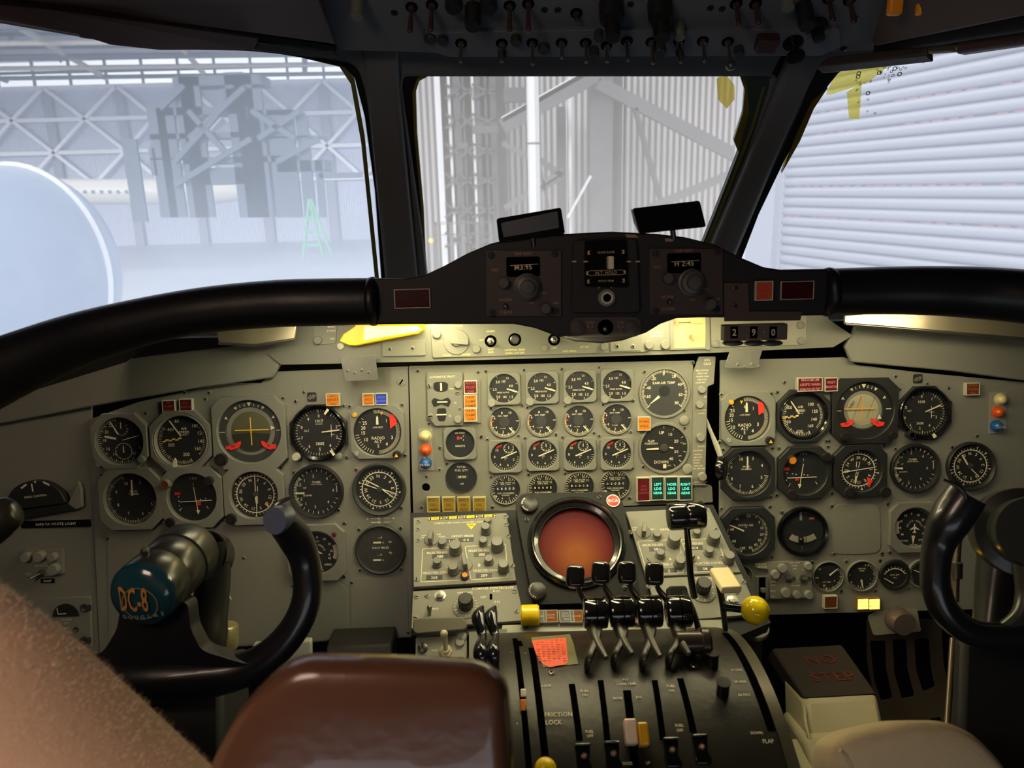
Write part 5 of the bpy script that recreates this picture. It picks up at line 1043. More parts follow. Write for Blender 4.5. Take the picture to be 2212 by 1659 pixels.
def wtube(t, name, P, m, n=16, k=6, sq=1., caps=True):
    pts = [Vector((*pt(*p[:3]), 0))[:3] for p in P]; rad = [p[3]*p[2]/F for p in P]
    c = spline([Vector(q) for q in pts], k); rr = spline([Vector((r, 0, 0)) for r in rad], k)
    g = G(); g.tube(c, [max(.0002, q.x) for q in rr], n, caps, sq); return g.build(name, m, t, world=True, ang=50)
def orient(p, d, upv=(0, 0, 1)):
    d = Vector(d).normalized(); x = Vector(upv).cross(d).normalized(); y = d.cross(x)
    return Matrix(((x.x, y.x, d.x, p[0]), (x.y, y.y, d.y, p[1]), (x.z, y.z, d.z, p[2]), (0, 0, 0, 1)))
def cyl(t, name, a, b, prof, m, n=32, mi2=None):  # prof [(r, s)] s in 0..1 along a->b, r metres
    a, b = Vector(a), Vector(b); L = (b-a).length; g = G(); g.X = orient(a, b-a, (0, .3, 1) if abs((b-a).normalized().z) < .9 else (0, 1, 0))
    g.lathe(0, 0, [(.0001, prof[0][1]*L)]+[(r, s*L) for r, s in prof]+[(.0001, prof[-1][1]*L)], n); return g.build(name, m, t, world=True, ang=40)
# throttles
LEVB = mat('lever_black', (20, 20, 20), .12, noise=.2, coat=.5); LEVM = mat('lever_worn', (62, 60, 52), .3, metal=.6, noise=.4, scale=80)
TH = [((510, 590), (672, 868), (595, 1340)), ((705, 560), (875, 858), (800, 1310)), ((905, 560), (1090, 858), (1020, 1330)), ((1118, 570), (1315, 858), (1222, 1310))]
for i, (kp, bp, fp) in enumerate(TH):
    k, b_, f_ = J_(*kp), J_(*bp), J_(*fp); base = drum(f_[0], f_[1])
    t = wthing('throttle_lever', base, 'black thrust lever with glossy barrel grip, %s of the four' % ordn[i], 'lever', 'thrust levers on the pedestal')
    dk, db = .86, .85; df = (base-CAM).dot(fw)
    s_ = dk/F; g = G(); p = pt(k[0], k[1], dk); g.X = orient(p, (-.12, -.75, .62)) ; q = 20*s_
    v = roundpoly([(-q, -q*1.25), (q, -q*1.25), (q, q*1.2), (-q, q*1.2)], q*.7, 5); g.prism(v, -q*.8, q*.8); g.build('reverse_knob', LEVB, t, world=True, bevel=.0055, seg=4)
    wtube(t, 'reverse_arm', [(k[0]+2, k[1]+14, dk+.01, 5), (k[0]+12, k[1]+38, dk, 7), (b_[0]-14, b_[1]-12, db, 9)], LEVM, 8, sq=.45)
    w = 27*db/F; pc = pt(b_[0]-3, b_[1], db); cyl(t, 'barrel_grip', pc-Vector((w, 0, 0)), pc+Vector((w, 0, 0)), [(.012, 0), (.0165, .05), (.0175, .14), (.0175, .50), (.0160, .53), (.0175, .56), (.0175, .88), (.0165, .96), (.012, 1)], LEVB, 36)
    wtube(t, 'lever_arm', [(b_[0]+3, b_[1]+22, db, 14), (b_[0]-2, b_[1]+55, (db+df)/2, 13), (f_[0]+4, f_[1]-30, df, 11), (f_[0], f_[1], df+.01, 7)], mat('arm_black', (36, 35, 32), .35, metal=.3, noise=.3), 8, sq=.7)
    wtube(t, 'link_arm', [(b_[0]-16, b_[1]+20, db-.005, 12), (b_[0]-2, b_[1]+60, (db+df)/2-.008, 11), (b_[0]+20, f_[1]-34, df-.012, 6)], LEVM, 8, sq=.6)
# fuel cut off levers
for i, (x, y) in enumerate(((775, 1130), (965, 1115), (1345, 1090), (1535, 1070))):
    px, py = K_(x, y); p = drum(px, py+18, .004); t = wthing('fuel_lever', p, 'glossy black fuel shutoff lever with a rivet, %s of four' % ordn[i], 'lever', 'fuel shutoff levers on the pedestal')
    g = G(); d = (p-CAM).dot(fw); s_ = d/F
    P = [(-17, 22), (17, 22), (16, 12), (13, -8), (19, -24), (18, -32), (-14, -32), (-17, -22), (-15, 0)]; g.X = orient(drum(px, py+8, .012), (0, -math.cos(.9), math.sin(.9))); g.prism([(a*s_, b*s_) for a, b in P], -.003, .003); g.box(-17*s_, 19*s_, 17*s_, 24*s_, 0, .01); g.build('handle', LEVB, t, world=True, bevel=.0015)
    cyl(t, 'rivet', drum(px+3, py+4, .012), drum(px+3, py+4, .020), [(7*s_, 0), (7*s_, .5), (4*s_, 1)], mat('rivet', (196, 160, 128), .3, metal=.6), 16)
for nm, x, y, m_, lab in (('trim_switch', 1082, 990, mat('trim_white', (224, 196, 170), .35, noise=.05, coat=.3), 'cream and pink rocker handle in the middle of the pedestal'), ('trim_switch', 1163, 1007, mat('trim_amber', (206, 150, 20), .35, noise=.05, coat=.3), 'amber yellow rocker handle right of the cream one')):
    px, py = K_(x, y); p = drum(px, py); t = wthing(nm, p, lab, 'switch'); g = G(); s_ = (p-CAM).dot(fw)/F; g.X = orient(drum(px, py, .012), (0, -math.cos(.85), math.sin(.85))); w_, h_ = (13, 25) if x < 1100 else (11, 23)
    g.prism(roundpoly([(-w_*s_, -h_*s_), (w_*s_, -h_*s_), (w_*s_, h_*s_), (-w_*s_, h_*s_)], 5*s_), -.008, .006); g.build('grip', m_, t, world=True, bevel=.002)
    cyl(t, 'stem', drum(px, py, -.012), drum(px, py, .006), [(.003, 0), (.003, 1)], KNOBB, 10)
# yellow ball small at bottom, speedbrake
px, py = K_(533, 1205); p = drum(px, py); t = wthing('friction_lock_knob', p, 'small yellow ball knob at the bottom edge of the pedestal', 'knob'); g = G(); q = pt(px, py+8, (p-CAM).dot(fw)-.02); g.ball(q, .010, 24); g.build('ball', YP, t, world=True); cyl(t, 'stem', p, q, [(.003, 0), (.003, 1)], STEELD, 10)
# white/amber markers in left slot
px, py = K_(390, 780); p = drum(px, py); t = wthing('trim_pointer', p, 'white and orange pointer in the leftmost slot of the pedestal', 'indicator')
for dy, m_, hh in ((-14, WTXT, 8), (12, mat('pointer_amber', (220, 130, 30), .4), 11)):
    g = G(); s_ = (p-CAM).dot(fw)/F; g.X = orient(drum(px, py+dy, .004), (0, -math.cos(.8), math.sin(.8))); g.prism([(-6*s_, -hh*s_), (6*s_, -hh*s_), (6*s_, hh*s_), (-6*s_, hh*s_)], -.004, .002); g.build('pointer_tip', m_, t, world=True, bevel=.001)
px, py = J_(1425, 1275)
p = drum(px, py); 
def dscrew(px, py, r=7):
    p = drum(px, py, .0005); g = G(); s_ = (p-CAM).dot(fw)/F; g.X = orient(p, dpt(0, dth(p), 1)-dpt(0, dth(p), 0)); g.lathe(0, 0, [(r*s_, 0), (r*.8*s_, .001), (.0001, .0012)], 18); g.m = 1; g.rect(0, 0, r*1.3*s_, r*.3*s_, .0015, .6); g.rect(0, 0, r*.3*s_, r*1.3*s_, .0015, .6); g.build('screw', [STEEL, HOLE], ped, world=True)
dscrew(px, py, 8); dscrew(*J_(325, 1332), 7)
for x, y in ((1570, 1200), (1648, 1415)):
    px, py = J_(x, y); a = drum(px-2, py+22); b = a+(dpt(0, dth(a), 1)-dpt(0, dth(a), 0))*.016; cyl(ped, 'post', a, b, [(.0065, 0), (.0065, .85), (.0072, .9), (.0072, 1)], BLACKG, 20)
# flap handle: cream top + yellow ball
base = drum(1570, 1358); t = wthing('flap_lever', base, 'flap lever with a cream rectangular cap at the right of the throttles', 'lever')
d0 = .90; wtube(t, 'lever_arm', [(1567, 1362, (base-CAM).dot(fw), 12), (1560, 1300, .92, 14), (1548, 1245, .9, 12)], BLACKM, 8, sq=.35)
g = G(); P = [pt(*J_(*q), dd) for q, dd in (((1545, 520), .915), ((1700, 512), .915), ((1800, 665), .86), ((1640, 672), .86))]; th_ = Vector((0, .003, -.011)); g.add(P+[q+th_ for q in P], [(0, 3, 2, 1), (4, 5, 6, 7), (0, 1, 5, 4), (1, 2, 6, 5), (2, 3, 7, 6), (3, 0, 4, 7)]); g.build('cap', mat('cap_cream', (222, 206, 160), .35, noise=.06, coat=.2), t, world=True, bevel=.003, seg=3)
p = pt(*J_(1895, 850), .90); t = wthing('yellow_ball_knob', p, 'large glossy yellow ball knob at the right of the throttles', 'knob'); g = G(); g.ball(p, 30.5*.9/F, 40); g.build('ball', mat('ball_yellow', (240, 214, 20), .12, noise=.02, coat=.6), t, world=True)
cyl(t, 'stem', pt(*J_(1640, 820), .91), p, [(.006, 0), (.005, .3), (.005, 1)], BLACKG, 14)
q = pt(*J_(1885, 985), 1.04); t = wthing('ring_mount', q, 'flat steel ring mount under the yellow ball knob', 'mount'); cyl(t, 'disc', q-Vector((0, -.001, .004)), q+Vector((0, -.001, .003)), [(.020, 0), (.0205, .5), (.020, 1)], STEEL, 32); cyl(t, 'post', q-Vector((0, 0, .12)), q, [(.014, 0), (.012, 1)], mat('dark_post', (44, 38, 34), .6), 20)
# T handle
t = wthing('t_handle', pt(*J_(1420, 740), .98), 'glossy black T shaped handle on a thin stem right of the radar', 'handle')
cyl(t, 'grip', pt(*J_(1225, 130), .945), pt(*J_(1500, 112), .945), [(.0155, 0), (.0172, .06), (.0172, .48), (.0158, .5), (.0172, .54), (.0172, .95), (.016, 1)], LEVB, 32)
wtube(t, 'stem', [(*J_(1365, 165), .95, 6), (*J_(1380, 350), .955, 7), (*J_(1400, 600), .965, 7.5), (*J_(1425, 745), .975, 8)], BLACKG, 12)
# spoiler arm cylinder
t = wthing('speedbrake_handle', pt(*J_(1400, 1150), .93), 'dark brown horizontal cylinder handle right of the throttle arms', 'handle')
cyl(t, 'grip', pt(*J_(1290, 1100), .815), pt(*J_(1545, 1095), .815), [(.012, 0), (.012, .72), (.0155, .74), (.0155, .93), (.013, 1)], mat('brown_black', (44, 36, 32), .3, noise=.2, coat=.2), 28)
wtube(t, 'stem', [(*J_(1330, 1110), .82, 9), (*J_(1420, 1170), .83, 12), (*J_(1425, 1215), .86, 14)], BLACKM, 8)
g = G(); s_ = .9/F; g.X = orient(pt(*J_(1300, 710), .93), (0, -.8, .6)); g.prism(roundpoly([(-22*s_, -22*s_), (24*s_, -22*s_), (22*s_, 14*s_), (-20*s_, 14*s_)], 8*s_), -.02, 0); g.build('guard_cap', BLACKM, t, world=True, bevel=.002)
wtube(t, 'guard_arm', [(*J_(1350, 700), .93, 10), (*J_(1420, 860), .92, 12), (*J_(1470, 1040), .93, 14)], STEELD, 8, sq=.3)
# stabilizer trim levers
t = wthing('stabilizer_trim_levers', pt(1060, 1450, .93), 'pair of twisted dark metal trim levers left of the pedestal', 'lever')
CH = mat('trim_metal', (70, 72, 76), .16, metal=.85, noise=.3, scale=30)
for dx, sgn in ((0, -1), (27, 1)):
    x0 = 1039+dx
    wtube(t, 'lever', [(x0+2, 1312, .86, 6), (x0-6*1, 1330, .845, 17), (x0-2, 1352, .83, 13), (x0+3, 1375, .82, 11), (x0-2, 1398, .80, 16), (x0-1, 1415, .79, 17), (x0+4, 1435, .79, 9), (x0+7, 1470, .80, 8)], CH, 16, sq=.75)
g = G(); P = [pt(1013, 1365, .93), pt(1095, 1358, .93), pt(1100, 1600, .86), pt(1014, 1600, .86)]; th_ = Vector((0, .02, -.02)); g.add(P+[q+th_ for q in P], [(0, 3, 2, 1), (0, 1, 5, 4), (1, 2, 6, 5), (3, 0, 4, 7)]); g.build('housing', PAINT, t, world=True)
# left lower switch box
SB = plane3(pt(893, 1430, .95), pt(1010, 1428, .95), pt(893, 1372, .97))
t = thing('switch_box', SB, 955, 1410, 'small grey box with a big ball tipped toggle under the compass controller', 'switch panel')
g = G(); g.prism(roundpoly([loc(t, I_, *p) for p in ((75, 1262), (540, 1240), (545, 1500), (75, 1500))], 4), -30, 0); g.build('plate', PAINT2, t, bevel=1.5)
g = G(); g.text('NOR', *loc(t, I_, 250, 1382), 6, .4); g.build('lettering', CREAM, t)
a = loc(t, I_, 355, 1390); g = G(); g.lathe(a[0], a[1], [(15, 0), (14, 4), (9, 5), (8, 12)], 6); g.tube([(a[0], a[1], 8), (a[0]-1, a[1]+18, 32), (a[0]-2, a[1]+22, 40)], [5, 6, 8], 14); g.ball((a[0]-2, a[1]+24, 42), 8.5, 16); g.build('toggle_lever', mat('toggle_cream', (186, 180, 140), .35), t)
for x, y, r in ((142, 1365, 11), (500, 1260, 11), (485, 1310, 10)): knob(t, *loc(t, I_, x, y), r, 7, STEELD if x < 200 else PAINT2)
for P, lab in ((((50, 1085), (530, 1070), (555, 1190), (50, 1235)), 'dark rounded guard bar above the small toggle box'), (((150, 1450), (530, 1435), (540, 1520), (150, 1530)), 'dark rounded guard bar below the small toggle box')):
    cx, cy = I_(P[0][0]+200, P[0][1]+60); t2 = thing('guard_bar', SB, cx, cy, lab, 'guard', off=22); g = G(); g.prism(roundpoly([loc(t2, I_, *p) for p in P], 12), -26, 0); g.build('bar', mat('guard_grey', (92, 88, 76), .45, noise=.1), t2, bevel=3)
# ------------------------------------------------------------ window walls
WALLM = mat('post_grey', (104, 107, 112), .42, noise=.08, scale=14, spec=.5)
def struct(name, o): o['kind'] = 'structure'; return o
WC = Plane(pt(1106, 600, 1.55), (1, 0, 0), (0, -.5, .866))
HL1, HL2 = WC.hit(831, 200), WC.hit(868, 600); HR1, HR2 = WC.hit(1700, 200), WC.hit(1564, 526)
WL = plane3(pt(0, 400, 1.22), HL2, HL1); WR = plane3(HR2, pt(2212, 400, 1.36), HR1)
def onz(a, b, z): return a+(b-a)*((z-a.z)/(b.z-a.z))
def onpl(pl, x, z): y = ((pl.P-Vector((x, 0, z))).dot(pl.N))/pl.N.y; return Vector((x, y, z))
ZT, ZB = 1.68, .80
XS = 1.12
def winwall(nm, pl, outer, hole, ax, ay, th=.03):
    t = thing('wall_'+nm, pl, ax, ay, kind='structure')
    O = [(q.x/t.k, q.y/t.k) for q in [t.mi @ p for p in outer]]
    Hh = roundpoly([loc(t, FULL, *p[:2])+tuple(p[2:]) for p in hole], 20, 6)
    g = G(); g.holed(O, [Hh], -th/t.k, 0); o = g.build('frame', WALLM, t, bevel=.006/t.k, seg=3)
    o.parent = None; o.matrix_world = t.m; o.name = 'wall_'+nm+'_tmp'; o['kind'] = 'structure'; bpy.data.objects.remove(t.o); o.name = 'wall_'+nm; t.o = o
    return t, Hh
zb2 = .80
hC = [(868, 190, 22), (872, 168, 26), (1664, 168, 30), (1664, 188, 14), (1614, 343, 30), (1505, 590, 5), (1470, 640, 5), (926, 640, 5), (912, 500, 5)]
tC, HCp = winwall('front', WC, [onz(HL1, HL2, zb2), onz(HR1, HR2, zb2), onz(HR1, HR2, ZT), onz(HL1, HL2, ZT)], hC, 1230, 380)
hL = [(-260, 30), (0, 50, 10), (163, 78), (346, 106), (537, 110), (700, 126), (772, 138, 26), (793, 210, 20), (814, 407), (838, 642, 5), (600, 650), (350, 688), (200, 724), (80, 768), (-80, 840), (-260, 930, 10)]
tL, HLp = winwall('left', WL, [onpl(WL, -XS, ZB), onz(HL1, HL2, zb2), onz(HL1, HL2, ZT), onpl(WL, -XS, ZT)], hL, 400, 400)
hR = [(1757, 146, 20), (2005, 112), (2212, 88), (2420, 50), (2420, 670), (2212, 645), (1790, 635), (1560, 640), (1560, 610, 5), (1593, 535), (1665, 380), (1737, 217, 20)]
tR, HRp = winwall('right', WR, [onz(HR1, HR2, zb2), onpl(WR, XS, ZB), onpl(WR, XS, ZT), onz(HR1, HR2, ZT)], hR, 1950, 380)
SEAL = mat('seal_black', (26, 27, 24), .35, noise=.3, scale=20, coat=.2); SEALY = mat('sealant_olive', (116, 104, 34), .25, noise=.45, scale=22, coat=.5, trans=.2)
SEALG = mat('seal_green', (60, 78, 74), .3, noise=.2, scale=10)
def glassmat(name, fac, col, spots=.04, scale=4., tint=(255, 255, 255), em=0):
    m = bpy.data.materials.new(name); m.use_nodes = True; nt = m.node_tree; nt.nodes.clear()
    out = nt.nodes.new('ShaderNodeOutputMaterial'); tr = nt.nodes.new('ShaderNodeBsdfTransparent'); tl = nt.nodes.new('ShaderNodeBsdfTranslucent'); gl = nt.nodes.new('ShaderNodeBsdfGlossy')
    tl.inputs['Color'].default_value = lin(col); tr.inputs['Color'].default_value = lin(tint); gl.inputs['Roughness'].default_value = .05
    mx = nt.nodes.new('ShaderNodeMixShader'); m2 = nt.nodes.new('ShaderNodeMixShader'); fr = nt.nodes.new('ShaderNodeFresnel'); fr.inputs['IOR'].default_value = 1.2
    tc = nt.nodes.new('ShaderNodeTexCoord'); n = nt.nodes.new('ShaderNodeTexNoise'); n.inputs['Scale'].default_value = scale; n.inputs['Detail'].default_value = 5
    mr = nt.nodes.new('ShaderNodeMapRange'); mr.inputs['From Min'].default_value = .3; mr.inputs['From Max'].default_value = .7; mr.inputs['To Min'].default_value = fac-spots; mr.inputs['To Max'].default_value = fac+spots
    L = nt.links.new; L(tc.outputs['Object'], n.inputs['Vector']); L(n.outputs['Fac'], mr.inputs['Value']); L(mr.outputs['Result'], mx.inputs['Fac'])
    L(tr.outputs[0], mx.inputs[1]); L(tl.outputs[0], mx.inputs[2]); L(fr.outputs[0], m2.inputs['Fac']); L(mx.outputs[0], m2.inputs[1]); L(gl.outputs[0], m2.inputs[2]); L(m2.outputs[0], out.inputs['Surface'])
    return m
def grow(P, cx, cy, s): return [(cx+(x-cx)*s, cy+(y-cy)*s) for x, y in P]
for i, (tt, Hp, gm) in enumerate(((tL, HLp, glassmat('hazy_glass_left', .52, (232, 240, 252), .08, 3)), (tC, HCp, glassmat('hazy_glass_centre', .58, (206, 199, 190), .05, 5)), (tR, HRp, glassmat('glass_right', .12, (235, 238, 245), .03, 6)))):
    w = T(); w.__dict__.update(tt.__dict__); o = bpy.data.objects.new('window_%d' % (i+1), None); COL.objects.link(o); o.matrix_world = tt.m @ Matrix.Translation((0, 0, -.022)); o['kind'] = 'structure'; w.o = o; w.m = o.matrix_world.copy(); w.mi = w.m.inverted()
    cx, cy = sum(p[0] for p in Hp)/len(Hp), sum(p[1] for p in Hp)/len(Hp)
    g = G(); g.poly(grow(Hp, cx, cy, 1.03), 0); g.build('pane', gm, w)
    tt.w = w
def strip_(w, tt, P, m, name, z0, z1):
    g = G(); g.prism([loc(tt, FULL, *p) for p in P], z0, z1); return g.build(name, m, w)
# seals (recess depth) around the panes
wL, wC, wR = tL.w, tC.w, tR.w
strip_(wL, tL, [(700, 118), (790, 130), (812, 260), (832, 420), (860, 700), (832, 700), (812, 420), (790, 260), (768, 175), (745, 150), (650, 130), (540, 112)], SEALY if 0 else SEAL, 'seal', 1, 14)
strip_(wL, tL, [(745, 150), (768, 178), (790, 300), (824, 640), (815, 640), (783, 320), (760, 190), (735, 152), (650, 132), (660, 128)], mat('seal_yellow_line', (120, 118, 60), .4, noise=.3), 'sealant', 2, 9)
strip_(wC, tC, [(860, 160), (935, 164), (905, 180), (897, 205), (900, 300), (914, 460), (922, 650), (900, 650), (885, 400), (862, 250)], SEAL, 'seal', 1, 14)
strip_(wC, tC, [(935, 164), (905, 180), (896, 205), (900, 300), (914, 460), (922, 650), (918, 650), (909, 460), (894, 300), (890, 205), (900, 176), (915, 164)], mat('seal_yellow_line', (120, 118, 60)), 'sealant', 2, 15)
strip_(wC, tC, [(1605, 162), (1668, 165), (1668, 195), (1640, 290), (1570, 470), (1510, 600), (1492, 600), (1545, 470), (1600, 330), (1622, 250), (1618, 190)], SEALG, 'seal', 1, 16)
strip_(wC, tC, [(1600, 164), (1650, 166), (1655, 190), (1630, 275), (1600, 340), (1588, 310), (1608, 250), (1612, 200)], SEALY, 'sealant', 3, 12)
strip_(wC, tC, [(1655, 190), (1630, 280), (1560, 460), (1500, 600), (1496, 600), (1554, 460), (1624, 280), (1650, 190)], mat('seal_yellow_line', (120, 118, 60)), 'sealant', 16, 19)
strip_(wC, tC, [(1553, 180), (1575, 172), (1592, 195), (1592, 225), (1575, 245), (1556, 225)], glassmat('amber_film', .5, (240, 226, 150), .1, 20, (250, 240, 190)), 'sealant', 3, 4)
strip_(wR, tR, [(1750, 140), (1850, 132), (1812, 165), (1780, 205), (1745, 270), (1700, 345), (1640, 470), (1590, 600), (1570, 600), (1592, 530), (1665, 375), (1735, 215)], SEAL, 'seal', 1, 14)
strip_(wR, tR, [(1790, 195), (1760, 240), (1730, 310), (1690, 380), (1720, 300), (1755, 225)], SEALY, 'sealant', 3, 16)
strip_(wR, tR, [(1620, 512), (1600, 545), (1590, 620), (1578, 620), (1588, 560)], SEALY, 'sealant', 3, 16)
YF = glassmat('yellow_film', .30, (240, 230, 140), .15, 25, (252, 246, 190))
for P in ([(1850, 134), (2000, 118), (2010, 128), (1930, 150), (1880, 190), (1800, 215), (1790, 215), (1812, 165)], [(1835, 210), (1868, 190), (1862, 268), (1840, 268)], [(1690, 350), (1712, 340), (1700, 365), (1690, 370)]): strip_(wR, tR, P, YF, 'sealant_film', 1, 1.2)
g = G()
for i in range(46):
    if i < 30: x, y = random.gauss(1935, 28), random.gauss(158, 14)
    else: x, y = random.gauss(1860, 22), random.uniform(160, 270)
    if y < 136: y = 150
    a = loc(tR, FULL, x, y); r = random.choice([1.5, 2, 2.5, 3, 4.5]); g.X = Matrix.Translation((a[0], a[1], 1.5)); g.lathe(0, 0, [(r, 0), (r*.8, .8), (r*.6, 0)], 12, cap=False)
o = g.build('bubbles', mat('bubble_edge', (120, 118, 96), .2), wR); o['kind'] = 'stuff'
def postbar(nm, P, m):
    v = [WC.hit(x, y, .0)+WC.N*.006 for x, y, r in P]; r = [r_*(q-CAM).dot(fw)/F for q, (x, y, r_) in zip(v, P)]
    g = G(); n = 20; V = []; f = []
    for q, rr in zip(v, r):
        for j in range(n): a = 2*PI*j/n; c_, s_ = math.cos(a), math.sin(a); c_ = math.copysign(abs(c_)**.5, c_); s_ = math.copysign(abs(s_)**.6, s_); V.append(q+Vector((1, 0, 0))*rr*c_+WC.N*s_*.012)
    for i in range(len(v)-1):
        for j in range(n): f.append((i*n+j, i*n+(j+1) % n, (i+1)*n+(j+1) % n, (i+1)*n+j))
    g.add(V, f); o = g.build(nm, m); o['kind'] = 'structure'
postbar('trim_3', [(812, -60, 42), (822, 100, 40), (831, 200, 35), (850, 400, 35), (869, 600, 36), (885, 760, 36)], WALLM)
postbar('trim_4', [(1760, 40, 42), (1735, 120, 38), (1700, 200, 35), (1638, 350, 30), (1564, 526, 31), (1480, 730, 31)], WALLM)
# ------------------------------------------------------------ shell
SH = mat('cockpit_lining', (52, 50, 50), .8, noise=.15)
def slab(name, a, b, m, kind='structure', par=None):
    g = G(); g.prism([(a[0], a[1]), (b[0], a[1]), (b[0], b[1]), (a[0], b[1])], a[2], b[2]); o = g.build(name, m); 
    if kind: o['kind'] = kind
    return o
yL, yR = onpl(WL, -XS, 1).y, onpl(WR, XS, 1).y
slab('floor', (-1.2, -1.0, -.04), (1.2, 2.1, 0), mat('floor_dark', (30, 26, 24), .9))
slab('wall_bulkhead', (-1.15, 1.36, 0), (1.15, 1.38, .95), mat('footwell_shade', (7, 6, 6), .95))  # black sheet added so the openings under the panels read as shade
slab('ceiling', (-1.2, -1.0, 1.64), (1.2, 1.6, 1.70), SH)
slab('wall_back', (-1.2, -1.0, 0), (1.2, -.95, 1.7), SH)
slab('wall_side_left', (-XS-.05, -1.0, 0), (-XS, yL+.25, 1.7), SH); slab('wall_side_right', (XS, -1.0, 0), (XS+.05, yR+.02, 1.7), SH)
slab('wall_footwell_left', (-XS, .6, 0), (-XS+.02, 1.38, .9), MATS['footwell_shade']); slab('wall_footwell_right', (XS-.02, .6, 0), (XS, 1.38, .9), MATS['footwell_shade'])  # black slabs added to put the foot well's side walls in shade
# ceiling liners left and right of the overhead panel
BRW = mat('brown_liner', (88, 68, 62), .65, noise=.12, scale=12, bump=.1); BRW2 = mat('brown_visor', (84, 62, 58), .5, noise=.15, scale=12)
def poly3(name, P, m, lab=None, cat=None, thick=.02, kind=None, bevel=.003):
    V = [pt(*p) for p in P]; c = sum(V, Vector())/len(V); n = Vector()
    for i in range(len(V)): n += (V[i]-c).cross(V[(i+1) % len(V)]-c)
    n.normalize()
    if n.dot(CAM-c) < 0: V = V[::-1]; n = -n
    t = wthing(name, c, lab, cat); 
    if kind: t.o['kind'] = kind
    nn = len(V); g = G(); f = [tuple(range(nn)), tuple(range(2*nn-1, nn-1, -1))]+[(i, nn+i, nn+(i+1) % nn, (i+1) % nn) for i in range(nn)]
    g.add(V+[v-n*thick for v in V], f); o = g.build('panel' if not kind else 'liner', m, t, world=True, bevel=bevel)
    return t
def flat3(name, P, m, **k): return poly3(name, P, m, **k)
poly3('ceiling_liner', [(-200, -120, .62), (680, -120, .93), (690, 0, 1.0), (728, 97, 1.12), (120, 14, .86), (-200, -25, .72)], BRW, 'dark brown ceiling liner left of the overhead panel', 'liner')
poly3('sun_visor', [(-200, -8, .70), (120, 24, .84), (560, 82, 1.05), (548, 110, 1.05), (480, 109, 1.02), (346, 107, .97), (338, 104, .97), (240, 95, .92), (233, 88, .92), (172, 82, .89), (165, 75, .88), (0, 46, .80), (-200, 10, .72)], BRW2, 'brown rolled sun visor with stepped lower edge above the left window', 'visor', thick=.015)
poly3('trim_strip', [(560, 84, 1.08), (716, 100, 1.16), (735, 128, 1.18), (548, 110, 1.10)], mat('trim_grey', (66, 66, 66), .5), 'grey trim strip between the left sun visor and the overhead panel', 'trim')
poly3('ceiling_liner', [(1930, -60, .98), (2400, -60, .66), (2400, 0, .70), (2212, 36, .80), (1893, 100, 1.08), (1880, 92, 1.08)], BRW, 'dark brown ceiling liner right of the overhead panel', 'liner')
poly3('sun_visor', [(2066, 82, .95), (2212, 62, .86), (2400, 30, .76), (2400, 60, .76), (2212, 95, .86), (2064, 117, .95)], BRW2, 'brown bar shaped sun visor above the right window', 'visor', thick=.015)
poly3('trim_strip', [(1790, 122, 1.14), (2000, 98, 1.0), (2002, 118, 1.0), (1760, 146, 1.15)], mat('trim_brown', (72, 62, 58), .5), 'grey brown trim strip between the overhead panel and the right sun visor', 'trim')
poly3('visor_bracket', [(2000, 94, 1.0), (2066, 84, .955), (2066, 112, .955), (2002, 117, 1.0)], mat('bracket_olive', (110, 106, 84), .3, metal=.5), 'small shiny bracket at the inner end of the right sun visor', 'bracket', thick=.01)
poly3('ceiling_edge', [(-200, -30, .74), (120, 10, .88), (728, 95, 1.17), (728, 112, 1.17), (120, 28, .88), (-200, 0, .74)], BLACKM, kind='structure', thick=.01).o.name = 'trim_1'
poly3('ceiling_edge', [(1885, 95, 1.10), (2212, 30, .83), (2400, -8, .72), (2400, 36, .72), (2212, 66, .83), (1885, 118, 1.10)], BLACKM, kind='structure', thick=.01).o.name = 'trim_2'
g = G()
def deck(P, dy=.42, dz=-.03):
    g = G(); A0 = [pt(*p) for p in P]; v = []
    for p in A0: v += [p, p+Vector((0, dy, dz))]
    g.add(v+[q-Vector((0, 0, .012)) for q in v], [(2*i, 2*i+2, 2*i+3, 2*i+1) for i in range(len(A0)-1)]+[(2*i+1+len(v), 2*i+3+len(v), 2*i+2+len(v), 2*i+len(v)) for i in range(len(A0)-1)]); return g
# ------------------------------------------------------------ overhead panel
OP = plane3(pt(1000, 125, 1.17), pt(1400, 125, 1.17), pt(1000, -60, 1.03))
OPM = mat('overhead_grey', (100, 105, 112), .55, noise=.1, scale=10)
t = thing('overhead_panel', OP, 1300, 60, 'dark grey overhead switch panel with rows of toggles and knobs', 'panel')
g = G(); g.prism([loc(t, FULL, *p) for p in ((732, 108), (1000, 116), (1250, 120), (1700, 118), (1885, 108), (1985, -10), (1985, -170), (640, -170), (694, 0))], -8, 0); g.build('plate', OPM, t, bevel=1)
g = G(); g.prism(roundpoly([loc(t, FULL, *p) for p in ((914, 64), (1000, 60), (1300, 56), (1500, 58), (1812, 52), (1815, 92), (1770, 112), (970, 114), (916, 96))], 5), 0, 12); g.build('landing_lights_plate', OPM, t, bevel=1)
OPT = mat('overhead_text', (128, 112, 84), .7, noise=0); g = G()
for s, x, y, z in (('LANDING AND TAXI LIGHTS', 1570, 258, 6.5), ('NOSE', 1325, 283, 6), ('TAXI', 1163, 300, 6), ('TAXI', 1490, 303, 6), ('OFF', 1380, 350, 6), ('LANDING', 1165, 390, 6), ('LANDING', 1480, 393, 6), ('L RETRACT', 1735, 290, 6), ('WING', 1855, 277, 6), ('R RETRACT', 1970, 290, 6), ('EXTEND', 1690, 402, 6), ('EXTEND', 1950, 398, 6), ('WING', 2165, 270, 6), ('FLOOD', 2165, 293, 6), ('GROUND', 2105, 400, 6)): g.text(s, *loc(t, O_, x, y, 12), z, 12.5)
